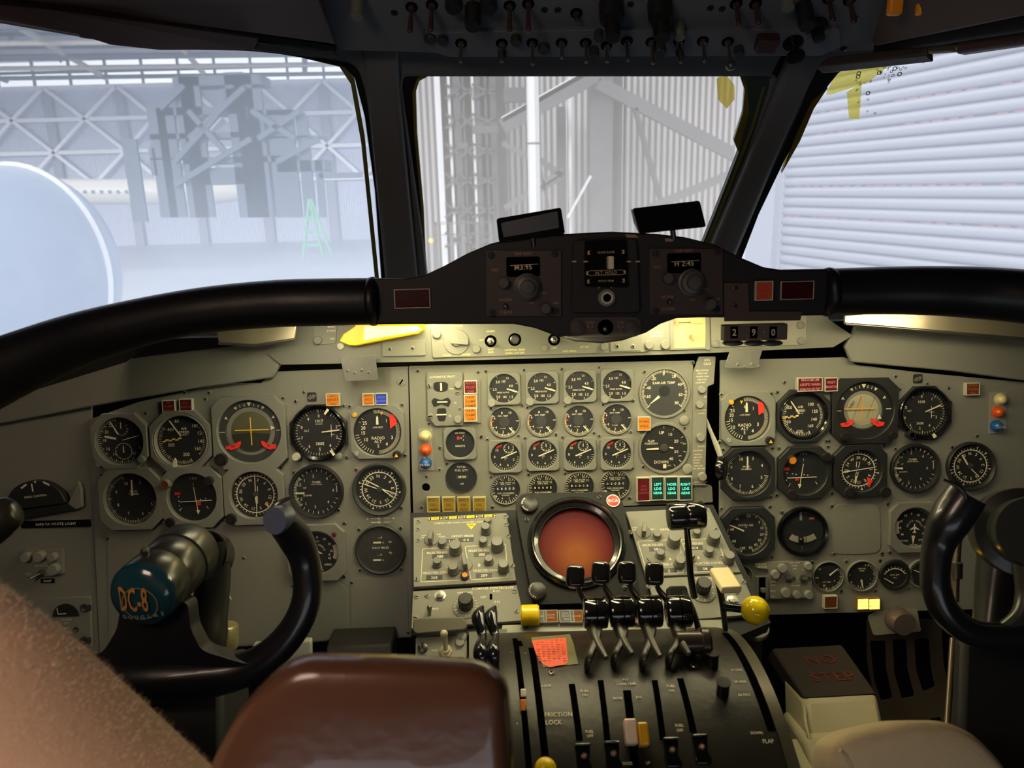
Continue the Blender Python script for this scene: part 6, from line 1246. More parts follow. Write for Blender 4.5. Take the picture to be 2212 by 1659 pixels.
for s, x, y in (('AC', 272, 160), ('FLOOD', 272, 176), ('COCKPIT', 655, 160), ('DOME', 655, 176), ('THRU LTS', 795, 150), ('OXYGEN', 790, 165), ('CHECK', 780, 178), ('NORMAL', 1130, 142), ('FUSELAGE', 1130, 158), ('WING', 60, 165)): g.text(s, *loc(t, P_, x, y, 12), 5.5, 12.5)
g.build('lettering', OPT, t)
TGL = mat('toggle_overhead', (104, 100, 98), .28, metal=.6, noise=.1)
def oh_toggle(x, y, h=34, z=12, r=4.5, ball=None, m=TGL, lean=0):
    h *= 1.45
    a = loc(t, FULL, x, y, z); g = G(); g.lathe(a[0], a[1], [(13, z), (13, z+1.5), (.01, z+1.6)], 20); g.m = 1; g.lathe(a[0], a[1], [(8, z+1), (7, z+7), (4, z+9)], 6); g.tube([(a[0], a[1], z+4), (a[0]+lean, a[1]-1, z+h)], [r*.6, r], 12); g.ball((a[0]+lean, a[1]-1, z+h), ball or r, 14)
    g.build('toggle_switch', [HOLE, m], t)
for x, y, h in ((996, 93, 34), (1084, 93, 34), (1150, 92, 40), (1213, 92, 28), (1265, 92, 36), (1310, 98, 30), (1354, 88, 36), (1407, 90, 40), (1467, 88, 40), (1518, 88, 38)): oh_toggle(x, y, h)
oh_toggle(1572, 90, 46, ball=11)
for x, y, h in ((889, 15, 46), (933, 10, 48), (1101, 12, 46), (1141, 8, 48), (1590, 8, 38), (1632, 8, 36), (1790, -4, 40), (1835, 0, 40), (1245, 28, 12)): oh_toggle(x, y, h, 0, 6, m=mat('toggle_brownish', (78, 58, 56), .35, metal=.3))
for x, y, r, h in ((1022, 15, 17, 40), (980, 0, 18, 18), (1055, 0, 18, 20), (1320, 8, 26, 34), (1425, 8, 26, 34), (1320, 20, 16, 58), (1425, 20, 18, 58), (1735, 12, 17, 42), (775, -10, 13, 42), (1465, 48, 12, 32), (1700, 0, 14, 16)): 
    a = loc(t, FULL, x, y, 0); knob(t, a[0], a[1], r, h*1.4, KNOBB if r > 14 else KNOBG)
for x, y, r, h in ((930, 82, 13, 10), (957, 84, 12, 12), (1115, 82, 12, 18), (1175, 100, 13, 16), (1085, 112, 9, 22), (1283, 106, 11, 26), (1425, 104, 14, 18), (1468, 112, 9, 20), (1595, 104, 11, 24), (1293, 70, 10, 22)): knob(t, *loc(t, FULL, x, y, 12), r, h, mat('oh_knob', (54, 54, 56), .45), z=10)
a = loc(t, FULL, 1655, 88, 12); g = G(); g.box(a[0]-24, a[1]-14, a[0]+22, a[1]+22, 12, 36); g.build('switch_guard', mat('guard_red', (66, 40, 42), .4), t, bevel=2)
a = loc(t, FULL, 1713, 92, 12); g = G(); g.lathe(a[0], a[1], [(22, 12), (22, 14), (10, 15), (10, 44), (20, 50), (20, 53), (.01, 55)], 24); g.build('pull_knob', BLACKG, t)
a = loc(t, FULL, 1765, 62, 12); g = G(); g.lathe(a[0], a[1], [(24, 4), (24, 16), (14, 20), (12, 42), (.01, 43)], 20); g.build('knob', KNOBB, t)
for x, y in ((1176, 22), (1205, 22), (1362, 10), (1535, 18), (1560, 20), (1845, 40), (852, 28), (1822, 106)): screw(t, *loc(t, FULL, x, y), r=8, kind='slot', m=KNOBB)
AMB = mat('overhead_amber', (206, 128, 26), .3, noise=.15, emis=(200, 120, 20), es=.08)
for x, y in ((1940, -8), (2003, -8)):
    px, py = x, y; t2 = wthing('amber_tab', pt(x, y, .95), 'amber plastic tab at the top edge, %s of the two near the right liner' % ('left' if x < 1980 else 'right'), 'tab', 'amber tabs at the top right'); g = G(); q = pt(x, y, .95); s_ = .95/F; g.X = Matrix.Translation(q); g.prism([(-15*s_, 0), (15*s_, 0), (15*s_, .012), (-15*s_, .012)], -36*s_, 30*s_); g.build('tab', AMB, t2, world=True, bevel=.003)
# ------------------------------------------------------------ glareshield
PAD = mat('glareshield_vinyl', (18, 19, 24), .42, noise=.2, scale=30, bump=.12, spec=.4); PADM = mat('glareshield_metal', (9, 9, 10), .6, noise=.2)
GP = Plane(pt(1300, 620, .86), (1, 0, 0), (0, math.sin(.1), math.cos(.1)))
gs = thing('glareshield', GP, 1300, 620, 'black padded glareshield with a raised centre hump across the full width', 'glareshield')
P = [(800, 602), (870, 603), (915, 595), (960, 574), (1010, 547), (1060, 526), (1115, 513), (1200, 506), (1320, 500), (1420, 505), (1480, 512), (1545, 528), (1600, 556), (1650, 577), (1690, 583), (1790, 581), (1790, 681), (1566, 686), (1513, 686), (1461, 688), (1427, 700), (1396, 719), (1345, 736), (1301, 742), (1243, 738), (1199, 725), (1156, 709), (1110, 700), (800, 701)]
g = G(); g.prism([loc(gs, FULL, *p) for p in P], -90, 0); g.build('centre_panel', PADM, gs, bevel=4, seg=3)
wtube(gs, 'left_padding', [(812, 651, .875, 50), (700, 653, .87, 51), (600, 656, .865, 51), (470, 667, .85, 50), (350, 686, .83, 50), (200, 724, .80, 56), (80, 768, .77, 64), (-80, 840, .73, 76), (-220, 930, .68, 80)], PAD, 28)
wtube(gs, 'right_padding', [(1782, 631, .875, 50), (1900, 628, .87, 51), (2010, 628, .86, 53), (2120, 633, .85, 56), (2230, 643, .83, 58), (2400, 665, .80, 60)], PAD, 28)
wtube(gs, 'padding_collar', [(792, 651, .873, 44), (800, 651, .873, 52), (812, 651, .873, 52), (820, 651, .873, 44)], PAD, 28, 3); wtube(gs, 'padding_collar', [(1775, 631, .873, 44), (1783, 631, .873, 52), (1795, 631, .873, 52), (1803, 631, .873, 44)], PAD, 28, 3)
deck([(-220, 905, .70), (-80, 818, .74), (80, 750, .78), (200, 708, .81), (350, 676, .84), (470, 660, .86), (600, 650, .88), (812, 648, .88)]).build('deck', PADM, gs, world=True)
deck([(812, 648, .88), (1100, 640, .88), (1500, 630, .88), (1782, 628, .88)]).build('deck', PADM, gs, world=True)
deck([(1782, 628, .88), (2010, 625, .86), (2230, 640, .83), (2400, 660, .80)]).build('deck', PADM, gs, world=True)
for P_c in ([(1350, 506), (1372, 507), (1380, 513), (1355, 514)], [(1436, 515), (1450, 516), (1456, 519), (1449, 522), (1437, 521)]):
    g = G(); g.prism([loc(gs, FULL, *p) for p in P_c], 0, .6); g.build('paint_chip', mat('paint_chip', (160, 118, 92), .7), gs)
NAVM = mat('nav_brown', (58, 46, 42), .5, noise=.12, scale=20); NTX = mat('nav_text', (150, 112, 74), .6, noise=0)
def vhf(c, x0, y0, x1, y1, digits, txt, kn, win, lab):
    t = thing('navigation_radio', GP, (x0+x1)/2, (y0+y1)/2, lab, 'radio panel'); g = G(); g.prism([loc(t, FULL, *p) for p in ((x0, y0), (x1, y0), (x1, y1), (x0, y1))], 0, 6); g.build('plate', NAVM, t, bevel=.8)
    g = G(); [g.text(s, *loc(t, c, x, y, 6), z, 6.3) for s, x, y, z in txt]; g.build('lettering', NTX, t)
    a = loc(t, c, *win, 6); g = G(); g.prism(roundpoly([(a[0]-36, a[1]-21), (a[0]+36, a[1]-21), (a[0]+36, a[1]+21), (a[0]-36, a[1]+21)], 5), 6, 8); g.m = 1; g.text(digits, a[0], a[1]-1, 15, 8.4, .02, 1.0); g.rect(a[0]+2, a[1]+4, 60, 1, 8.3, .03); g.build('frequency_window', [HOLE, mat('digit_tan', (214, 190, 150), .6, noise=0)], t)
    a = loc(t, c, *kn, 6); g = G(); g.lathe(a[0], a[1], [(29, 6), (29, 16), (24, 18), (23, 30), (15, 32), (14, 44), (.01, 45)], 32); g.build('tuning_knob', mat('nav_knob', (74, 70, 66), .45), t)
    for u, v in ((-.42, -.43), (.42, -.43), (-.42, .43), (.42, .43)): knob(t, (x1-x0)*u, (y1-y0)*v, 8, 2, BLACKM, 'fastener', z=6)
    b = loc(t, c, kn[0]-175, kn[1]-30, 6); knob(t, b[0], b[1], 12, 16, mat('nav_knob', (74, 70, 66)), z=6); b = loc(t, c, kn[0]+135, kn[1]+160, 6); knob(t, b[0], b[1], 12, 22, mat('nav_knob', (74, 70, 66)), z=6)
    b = loc(t, c, kn[0]-160, kn[1]+145, 6); g = G(); g.lathe(b[0], b[1], [(6, 6), (5, 10), (3, 20), (.01, 21)], 10); g.build('toggle_lever', STEELD, t)
vhf(M_, 1050, 541, 1212, 683, 'M3:95', [('VHF NAV', 1210, 407, 9), ('TEST', 1000, 530, 8), ('NORM', 1078, 753, 8.5), ("O'RIDE", 1082, 845, 8.5), ('STBY', 1358, 703, 7), ('DME', 1455, 775, 6), ('OFF', 1275, 777, 6)], (1240, 655), (1210, 505), 'brown VHF NAV radio panel on the glareshield left of the black mode selector')
vhf(N_, 1402, 537, 1560, 679, 'H 2:45', [('VHF NAV', 475, 385, 9), ('TEST', 272, 508, 8), ('NORM', 350, 730, 8.5), ("O'RIDE", 355, 820, 8.5), ('STBY', 635, 675, 7), ('DME', 725, 745, 6), ('OFF', 540, 752, 6)], (525, 622), (475, 478), 'brown VHF NAV radio panel on the glareshield right of the black mode selector')
t = thing('mode_selector', GP, 1305, 595, 'black rounded autopilot mode selector with a cream lever reading ALT. HOLD, centre of the glareshield', 'control panel')
g = G(); g.prism(roundpoly([loc(t, FULL, *p) for p in ((1238, 518), (1375, 514), (1383, 676), (1232, 676))], 14), 0, 10); g.build('case', BLACKM, t, bevel=3)
g = G(); g.prism(roundpoly([loc(t, FULL, *p, 10) for p in ((1262, 520), (1352, 518), (1356, 620), (1262, 620))], 5), 10, 18); g.build('drum', BLACKG, t, bevel=2)
BR = mat('placard_tan', (190, 160, 110), .5, noise=0); g = G()
for y, w_ in ((545, 78), (589, 84), (607, 80)):
    a = loc(t, FULL, 1309, y, 18)
    for q in (-1, 1): g.poly([(a[0]+q*w_/2, a[1]-4), (a[0]+q*w_/2, a[1]+4), (a[0]+q*(w_/2-6), a[1]+4), (a[0]+q*(w_/2-3), a[1]), (a[0]+q*(w_/2-6), a[1]-4)][::-q], 18.4)
a = loc(t, FULL, 1309, 589, 18); g.text('ALT. HOLD', a[0], a[1], 9, 18.5); g.rect(a[0], a[1]+5, 72, 1, 18.5); g.rect(a[0], a[1]-5, 72, 1, 18.5); a = loc(t, FULL, 1309, 545, 18); g.text('GLIDE SLOPE', a[0], a[1], 6, 18.5); a = loc(t, FULL, 1309, 607, 18); g.text('PITCH TRIM', a[0], a[1], 6, 18.5)
for x in (1265, 1358, 1240, 1378): a = loc(t, FULL, x, 565, 18); g.rect(a[0], a[1], 9, 3, 18.4)
a = loc(t, FULL, 1307, 618, 10); g.sector(a[0], a[1]-22, 22, 27, -40, 40, 10.4); g.build('placards', BR, t)
a = loc(t, FULL, 1317, 567, 18); g = G(); g.box(a[0]-6, a[1]-14, a[0]+7, a[1]+13, 16, 38); g.build('selector_lever', mat('lever_cream', (222, 206, 180), .4, noise=.06), t, bevel=2.5)
a = loc(t, FULL, 1310, 643, 10); g = G(); g.lathe(a[0], a[1], [(19, 10), (18, 18), (.01, 18)], 28); g.m = 1; g.lathe(a[0], a[1], [(13, 18), (13, 24), (9, 24), (9, 18)], 28, cap=False); g.m = 2; g.disc(a[0], a[1], 9, 19, 20); g.build('engage_knob', [KNOBG, LFR, HOLE], t)
t = thing('switch_unit', GP, 1308, 705, 'brown pill shaped VOR G.S. switch plate at the bottom of the glareshield hump', 'switch panel')
g = G(); g.prism(roundpoly([loc(t, FULL, *p) for p in ((1230, 685), (1385, 683), (1385, 727), (1232, 730))], 21, 8), 0, 4); g.build('plate', NAVM, t, bevel=1)
g = G()
for x, s in ((1275, '1'), (1341, '2')): g.text('VOR', *loc(t, FULL, x, 697, 4), 7.5, 4.3); g.text('G. S.', *loc(t, FULL, x, 705, 4), 7.5, 4.3); g.text(s, *loc(t, FULL, x, 714, 4), 7.5, 4.3)
g.build('lettering', NTX, t)
for x in (1249, 1366): knob(t, *loc(t, FULL, x, 708, 4), 15, 4, NAVM, 'fastener', z=4)
a = loc(t, FULL, 1308, 707, 4); g = G(); g.lathe(a[0], a[1], [(17, 4), (16, 6), (.01, 6.2)], 24); g.m = 1; g.tube([(a[0], a[1], 6), (a[0]-3, a[1]-2, 22)], [3, 5], 12); g.ball((a[0]-3, a[1]-2, 22), 5.5, 12); g.build('toggle_switch', [HOLE, STEEL], t)
for x, y, w_, h_, lab in ((891, 645, 78, 42, 'wide blank dark red warning light with silver frame on the left of the glareshield'), (1721, 627, 72, 40, 'wide blank dark red warning light with silver frame on the right of the glareshield')):
    annun(GP, FULL, x, y, w_, h_, mat('deep_red', (56, 10, 20), .25, noise=.05), [], lab, house=mat('silver_frame', (190, 176, 160), .35, metal=.5), depth=5)
annun(GP, FULL, 1648, 628, 38, 42, mat('lens_orange_dull', (176, 74, 40), .4, noise=.08), ['PTC', 'EXTEND', 'FAIL'], 'orange light reading PTC EXTEND FAIL on the glareshield', mat('red_ink', (190, 20, 20), .5), depth=10, ts=9)
t = thing('flight_level_counter', GP, 1645, 700, 'brown flight level counter reading 29.0 hanging on a bracket below the right glareshield', 'counter')
BRK = mat('bracket_brown', (70, 54, 46), .5, noise=.12)
g = G(); g.prism([loc(t, FULL, *p) for p in ((1564, 611), (1615, 611), (1618, 672), (1732, 672), (1728, 692), (1564, 694))], 0, 4); g.build('bracket', BRK, t, bevel=1)
g = G(); g.box(*loc(t, FULL, 1560, 736), *loc(t, FULL, 1697, 698), -14, 14); g.build('case', mat('case_brown', (84, 72, 60), .45, noise=.12), t, bevel=2)
for x, s in ((1586, '2'), (1628, '9'), (1670, '0')):
    a = loc(t, FULL, x, 718, 14); g = G(); g.box(a[0]-8, a[1]-13, a[0]+8, a[1]+13, 13.5, 14.6); g.m = 1; g.text(s, a[0], a[1], 20, 15, 0, .9); g.build('digit_wheel', [HOLE, mat('digit_white', (226, 214, 190), .6, noise=0)], t)
g = G(); g.text('ASSIGNED ALTITUDE', *loc(t, FULL, 1628, 702, 14), 5.5, 14.4); g.text('FLIGHT LEVEL', *loc(t, FULL, 1630, 732, 14), 5.5, 14.4); a = loc(t, FULL, 1650, 717, 14); g.disc(a[0], a[1], 2.2, 14.4, 12); g.build('lettering', NTX, t)
for x in (1583, 1630, 1668): a = loc(t, FULL, x, 741); g = G(); g.lathe(a[0], a[1], [(.01, -8), (22, -6), (22, 4), (.01, 6)], 24); g.X = None; o = g.build('thumb_wheel', STEELD, t); o.scale = (1, .3, 1); o.location = (0, a[1]*.7*t.k, 0)
for y in (622, 660): screw(t, *loc(t, FULL, 1588, y, 4), r=6, z=4, m=BRK)
for nm, P, inner, lab in (('l', [(1072, 472), (1212, 448), (1221, 505), (1078, 524)], [(1082, 482), (1204, 456), (1208, 492), (1088, 513)], 'small black framed tilted mirror on top of the glareshield, left one'), ('r', [(1366, 450), (1512, 433), (1526, 490), (1382, 505)], [(1382, 462), (1504, 447), (1512, 482), (1392, 494)], 'small black tilted mirror on top of the glareshield, right one with a pale side edge')):
    t = thing('mirror', GP, P[0][0]+70, P[0][1]+20, lab, 'mirror', off=10)
    g = G(); g.prism(roundpoly([loc(t, FULL, *p) for p in P], 6), -14, 0); g.build('housing', BLACKG, t, bevel=2)
    g = G(); g.prism(roundpoly([loc(t, FULL, *p) for p in inner], 3), 0, 1); g.build('glass', mat('mirror_dark', (88, 90, 96), .35, metal=.3, noise=.3, scale=25) if nm == 'l' else BLACKG, t)
    g = G(); g.tube([loc(t, FULL, (P[2][0]+P[3][0])/2, (P[2][1]+P[3][1])/2-6)+(-7,), loc(t, FULL, (P[2][0]+P[3][0])/2+4, (P[2][1]+P[3][1])/2+18)+(-12,)], 6, 10); g.build('mount', STEELD, t)
    if nm == 'r': g = G(); g.prism([loc(t, FULL, *p) for p in ((1364, 452), (1372, 452), (1386, 492), (1382, 504), (1370, 480))], -12, -2); g.build('side_edge', mat('pale_edge', (150, 152, 158), .3), t)
# ------------------------------------------------------------ yokes
YK = mat('yoke_black', (26, 26, 30), .3, noise=.2, scale=18, coat=.3, bump=.08); YG = mat('yoke_grey', (72, 72, 66), .28, metal=.55, noise=.25, scale=20); YD = mat('yoke_dark_grey', (50, 51, 48), .32, metal=.3, noise=.2, scale=20, coat=.1)
t = wthing('control_yoke', pt(400, 1500, .78), 'left control yoke with dark curved horn and a teal round hub badge', 'control yoke')
ca, cb = pt(310, 1283, .70), pt(415, 1186, .79); ax = (cb-ca).normalized(); R = 74*.70/F
cyl(t, 'hub', ca, cb, [(R*.97, 0), (R, .06), (R, .30), (R*.985, .31), (R, .33), (R, .62), (R*.97, .64), (R*1.02, .66), (R*1.02, .9), (R*.9, 1)], YG, 56)
wtube(t, 'column_neck', [(452, 1175, .80, 42), (462, 1240, .80, 36), (452, 1320, .79, 40), (440, 1400, .775, 46), (400, 1470, .76, 40)], YD, 20, sq=.8)
cyl(t, 'flange', pt(462, 1206, .82), pt(440, 1200, .80), [(.022, 0), (.026, .2), (.026, 1)], YD, 32)
g = G(); Rb = R*.985; M_b = orient(ca-ax*.001, -ax); g.X = M_b; g.lathe(0, 0, [(Rb*1.0, -.004), (Rb*.99, .001), (Rb*.9, .005), (Rb*.6, .0085), (Rb*.3, .0098), (.0001, .010)], 48)
g.build('badge', mat('badge_teal', (30, 68, 80), .15, noise=.25, scale=40, coat=.6), t, world=True)
def dome(r): return .0132-.0056*(r/Rb)**2
g = G(); z1 = Vector((0, 0, 1)); e1 = rt; nn = -ax; u = (up-nn*up.dot(nn)).normalized(); r_ = u.cross(nn).normalized(); cc = ca
def bp(x, y): x, y = x*R/74, y*R/74; d = math.hypot(x, y); return cc+r_*x+u*y+nn*dome(d)
def btext(s, x, y, size, sx=1.): 
    v, f = textgeo(s); g.add([bp(x+a*size*sx, y+b*size) for a, b in v], f)
btext('DC-8', -7, 2, 78, .36); g.m = 1
for i in range(40):
    a, b = math.radians(9*i), math.radians(9*i+9); g.add([bp(6+37*math.cos(a), -8+36*math.sin(a)), bp(6+39*math.cos(a), -8+38*math.sin(a)), bp(6+39*math.cos(b), -8+38*math.sin(b)), bp(6+37*math.cos(b), -8+36*math.sin(b))], [(0, 1, 2, 3)])
g.m = 2; 
for i, ch in enumerate('DOUGLAS'): btext(ch, -34+14*i, -42+.5*i*i*.5, 13)
g.build('badge_lettering', [mat('gold_letter', (196, 140, 66), .5, noise=.1), mat('gold_ring', (150, 130, 84), .5), mat('pale_letter', (170, 186, 176), .5)], t, world=True)
cyl(t, 'screw', pt(313, 1193, .715), pt(313, 1188, .708), [(.004, 0), (.004, .6), (.002, 1)], STEEL, 12)
WPn = Plane(pt(320, 1400, .715), (1, 0, 0), up); t2 = thing('x', WPn, 320, 1400); g = G(); g.prism(roundpoly([loc(t2, FULL, *p) for p in ((262, 1300), (405, 1300), (412, 1360), (436, 1405), (500, 1425), (560, 1440), (520, 1490), (120, 1498), (60, 1470), (170, 1440), (225, 1405), (252, 1360))], 14, 5), -50, 0); g.v = [tuple(t2.m @ (Vector(v)*t2.k)) for v in g.v]; g.build('hub_web', YK, t, world=True, bevel=.012, seg=4); bpy.data.objects.remove(t2.o)
wtube(t, 'horn', [(-70, 1250, .73, 34), (-55, 1360, .73, 34), (10, 1425, .73, 34), (120, 1458, .73, 40), (240, 1465, .73, 50), (340, 1464, .73, 54), (440, 1460, .73, 48), (530, 1445, .73, 38), (595, 1405, .73, 34), (643, 1345, .73, 32), (664, 1280, .73, 31), (658, 1210, .73, 32), (636, 1160, .72, 36), (606, 1126, .70, 31)], YK, 24, 7)
wtube(t, 'web_edge', [(395, 1290, .74, 16), (408, 1345, .74, 17), (428, 1395, .735, 19), (470, 1425, .732, 18), (520, 1432, .73, 10)], YG, 14)
a = pt(597, 1124, .694); d = (pt(635, 1160, .725)-a).normalized(); d = (d*.25+Vector((.35, .9, -.1))*.85).normalized(); cyl(t, 'horn_cap', a-d*.003, a+d*.012, [(.0125, 0), (.0132, .3), (.0132, 1)], mat('cap_blue_grey', (92, 102, 126), .4, noise=.12, scale=120), 28)
wtube(t, 'switch_trim', [(578, 1108, .705, 4), (600, 1088, .705, 6), (628, 1074, .71, 4)], STEEL, 10)
wtube(t, 'horn_tip', [(-30, 1140, .70, 46), (0, 1118, .70, 44), (26, 1108, .70, 34), (36, 1104, .70, 20)], YG, 20)
g = G(); 
def wbox(g, P4, back):  # quad px/depth then extruded back vector
    P = [pt(*p) for p in P4]; b = Vector(back); g.add(P+[q+b for q in P], [(0, 3, 2, 1), (4, 5, 6, 7), (0, 1, 5, 4), (1, 2, 6, 5), (2, 3, 7, 6), (3, 0, 4, 7)]); return g
wbox(g, [(318, 1470, .76), (478, 1460, .76), (480, 1720, .70), (312, 1720, .70)], (0, .08, -.02)); g.build('column', BLACKM, t, world=True, bevel=.006)
t = wthing('cable_drum', pt(490, 1370, .92), 'small brass coloured round drum behind the left yoke column', 'part')
cyl(t, 'drum', pt(478, 1400, .92), pt(478, 1350, .92), [(.019, 0), (.020, .1), (.020, .9), (.018, 1)], mat('brass_grey', (168, 160, 116), .35, metal=.5, noise=.15), 32); wtube(t, 'cable', [(480, 1350, .92, 3), (478, 1335, .92, 3), (496, 1295, .9, 4), (478, 1285, .9, 4)], mat('cable_cream', (190, 176, 140), .5), 10)
# right yoke
t = wthing('control_yoke', pt(2160, 1400, .76), 'right control yoke with glossy black horn cut by the right edge of the view', 'control yoke')
wtube(t, 'horn', [(2090, 1068, .72, 40), (2074, 1092, .722, 42), (2050, 1128, .725, 41), (2030, 1170, .73, 33), (2021, 1215, .73, 30), (2022, 1270, .73, 30), (2046, 1326, .73, 30), (2100, 1366, .73, 29), (2170, 1374, .73, 30), (2240, 1360, .73, 34), (2330, 1320, .73, 36)], YK, 24, 7)
wtube(t, 'switch_trim', [(2036, 1036, .70, 3), (2062, 1046, .70, 4), (2080, 1062, .70, 5), (2088, 1078, .70, 3)], STEELD, 10)
ha, hb = pt(2240, 1150, .71), pt(2195, 1150, .80); R2 = 78*.71/F
cyl(t, 'hub', ha, hb, [(R2*.97, 0), (R2, .05), (R2, .5), (R2*1.3, .53), (R2*1.34, .6), (R2*1.34, .95), (R2*1.2, 1)], YD, 56)
wtube(t, 'column_neck', [(2175, 1120, .82, 80), (2165, 1200, .81, 78), (2150, 1300, .80, 66), (2140, 1380, .79, 60)], YD, 20, sq=.6)
wtube(t, 'web_edge', [(2215, 1215, .74, 26), (2218, 1280, .735, 22), (2205, 1330, .73, 20), (2170, 1358, .73, 16)], YG, 16)
g = G(); wbox(g, [(2082, 1385, .80), (2330, 1385, .80), (2330, 1760, .74), (2068, 1760, .74)], (0, .02, -.005)); g.build('column', mat('column_black', (10, 10, 11), .7), t, world=True, bevel=.006)
t = wthing('steel_rod', pt(2052, 1560, .86), 'thin steel rod with a collar standing left of the right yoke column', 'rod')
wtube(t, 'rod', [(2074, 1120, .88, 8), (2066, 1210, .87, 8), (2064, 1300, .86, 7)], mat('rod_brown', (104, 92, 76), .35, metal=.5, noise=.3), 12, 3); wtube(t, 'collar', [(2064, 1214, .865, 14), (2064, 1248, .865, 14)], STEEL, 20, 2); wtube(t, 'lower_rod', [(2058, 1380, .86, 6), (2046, 1565, .80, 6)], MATS['rod_brown'], 12, 2)
# ------------------------------------------------------------ foot well
t = wthing('step_box', pt(1800, 1560, .95), 'beige scuffed NO STEP box cover in the right foot well', 'cover'); BX = mat('box_beige', (176, 168, 138), .6, noise=.12, scale=12)
g = G(); P = [pt(*p) for p in ((1668, 1400, 1.12), (1820, 1392, 1.12), (1898, 1500, 1.0), (1738, 1508, 1.0))]; g.add(P+[q+Vector((0, .02, -.03)) for q in P], [(0, 3, 2, 1), (4, 5, 6, 7), (0, 1, 5, 4), (1, 2, 6, 5), (2, 3, 7, 6), (3, 0, 4, 7)]); g.build('top', mat('box_shadow_side', (38, 30, 24), .8, noise=.15), t, world=True, bevel=.004)  # beige top coloured dark to hold the foot well's shade
g = G(); wbox(g, [(1738, 1508, 1.0), (1898, 1500, 1.0), (1920, 1600, .96), (1742, 1612, .96)], (0, .08, -.02)); g.build('front', BX, t, world=True, bevel=.008)
g = G(); wbox(g, [(1735, 1598, .955), (1925, 1586, .955), (1960, 1760, .88), (1790, 1760, .88)], (0, .08, -.02)); g.build('lower_front', BX, t, world=True, bevel=.006)
q0, q1 = pt(1760, 1740, .885), pt(1960, 1740, .885); g = G(); g.box(q0.x, q0.y, q1.x, q0.y+.1, 0, q0.z+.01); g.build('base', BX, t, world=True, bevel=.004)
wtube(t, 'rim', [(1738, 1528, .99, 4), (1744, 1580, .965, 4), (1765, 1605, .955, 5), (1860, 1598, .95, 4), (1915, 1583, .95, 4)], BX, 10)
def qtext(g, s, pos, ux, uy, size): v, f = textgeo(s); g.add([pos+ux*(x*size)+uy*(y*size) for x, y in v], f)
ux = (P[1]-P[0]).normalized(); uy = (P[0]-P[3]).normalized(); nn_ = ux.cross(uy)*.001; g = G(); qtext(g, 'NO', (P[0]+P[1]*1.2+P[2]+P[3]*.8)/4+uy*.018+nn_, ux, uy, .028); qtext(g, 'STEP', (P[0]+P[1]*1.2+P[2]+P[3]*.8)/4-uy*.024+nn_, ux, uy, .028); g.build('lettering', mat('no_step_red', (84, 20, 15), .6), t, world=True)
VP = plane3(pt(1870, 1400, 1.25), pt(2050, 1390, 1.25), pt(1870, 1400, 1.25)+Vector((0, .03, .1)))
t = thing('vent_grille', VP, 1955, 1440, 'brown louvred grille with three tall slots in the right foot well', 'grille')
g = G(); outer = [loc(t, V_, *p) for p in ((900, 150), (1520, 150), (1540, 500), (1640, 1060), (1060, 1090), (960, 780), (905, 500))]
hs = [roundpoly([loc(t, V_, *p) for p in P], 5) for P in (((925, 325), (1060, 325), (1065, 560), (1120, 810), (1020, 830), (960, 650)), ((1115, 315), (1235, 312), (1245, 560), (1305, 790), (1195, 815), (1130, 600)), ((1295, 310), (1420, 305), (1440, 560), (1478, 710), (1370, 755), (1310, 560)), ((1045, 1010), (1165, 1000), (1165, 1035), (1050, 1042)), ((1240, 995), (1355, 985), (1358, 1018), (1245, 1026)), ((1425, 975), (1520, 962), (1525, 1000), (1430, 1010)))]
g.holed(outer, hs, -4, 0); g.build('grille', mat('grille_brown', (92, 80, 64), .5, noise=.15), t, bevel=1)
t = wthing('relay_box', pt(775, 1412, 1.12), 'dark box in the opening under the left panel', 'box'); g = G(); wbox(g, [(704, 1398, 1.12), (846, 1392, 1.12), (848, 1500, 1.08), (704, 1510, 1.08)], (0, .05, 0)); g.build('case', mat('relay_dark', (30, 28, 24), .6, noise=.2), t, world=True, bevel=.003)
t = wthing('side_lever_plate', pt(600, 1400, .95), 'small grey plate with a dark knob behind the left yoke horn', 'plate'); g = G(); wbox(g, [(545, 1394, .96), (672, 1385, .96), (672, 1442, .95), (545, 1446, .95)], (0, .01, 0)); g.build('plate', PAINT2, t, world=True, bevel=.002); g = G(); g.ball(pt(602, 1398, .94), .013, 20, (1, .7, 1)); g.build('knob', KNOBB, t, world=True)
# ------------------------------------------------------------ seats
SK = mat('fleece_tan', (226, 188, 160), .85, noise=.14, scale=9, bump=.25, bscale=260)
t = wthing('captain_seat', pt(60, 1640, .40), 'fuzzy pinkish tan fabric covered seat shoulder filling the lower left corner', 'seat')
bd = [(-160, 1205), (-60, 1268), (0, 1308), (100, 1378), (200, 1468), (300, 1560), (400, 1655), (520, 1775)]
pth = [(x-205, y+236, .42, 298) for x, y in bd]; wtube(t, 'cover', pth, SK, 48, 5)
c = spline([pt(*p[:3]) for p in pth], 12); rad = 298*.42/F; g = G()
for i in range(14000):
    j = random.uniform(0, len(c)-1.01); p = c[int(j)].lerp(c[int(j)+1], j % 1); d = (c[int(j)+1]-c[int(j)]).normalized(); a = random.uniform(0, 2*PI); n0 = d.orthogonal().normalized(); n = n0*math.cos(a)+d.cross(n0)*math.sin(a)
    if n.dot(CAM-p) < -.25*(CAM-p).length: continue
    q = p+n*rad*.985; l = random.uniform(.001, .0042)*(1.8 if random.random() < .03 else 1); tip = q+(n+Vector((random.uniform(-.7, .7), random.uniform(-.7, .7), random.uniform(-.7, .7)))).normalized()*(l+rad*.015); s = d*.0002; g.add([q-s, q+s, tip], [(0, 1, 2)])
o = g.build('fleece_pile', mat('fleece_hair', (240, 214, 190), .9, noise=.2, scale=50), t, world=True); o['kind'] = 'stuff'
t = wthing('armrest', pt(770, 1600, .36), 'out of focus glossy brown leather armrest at the bottom left of centre', 'armrest')
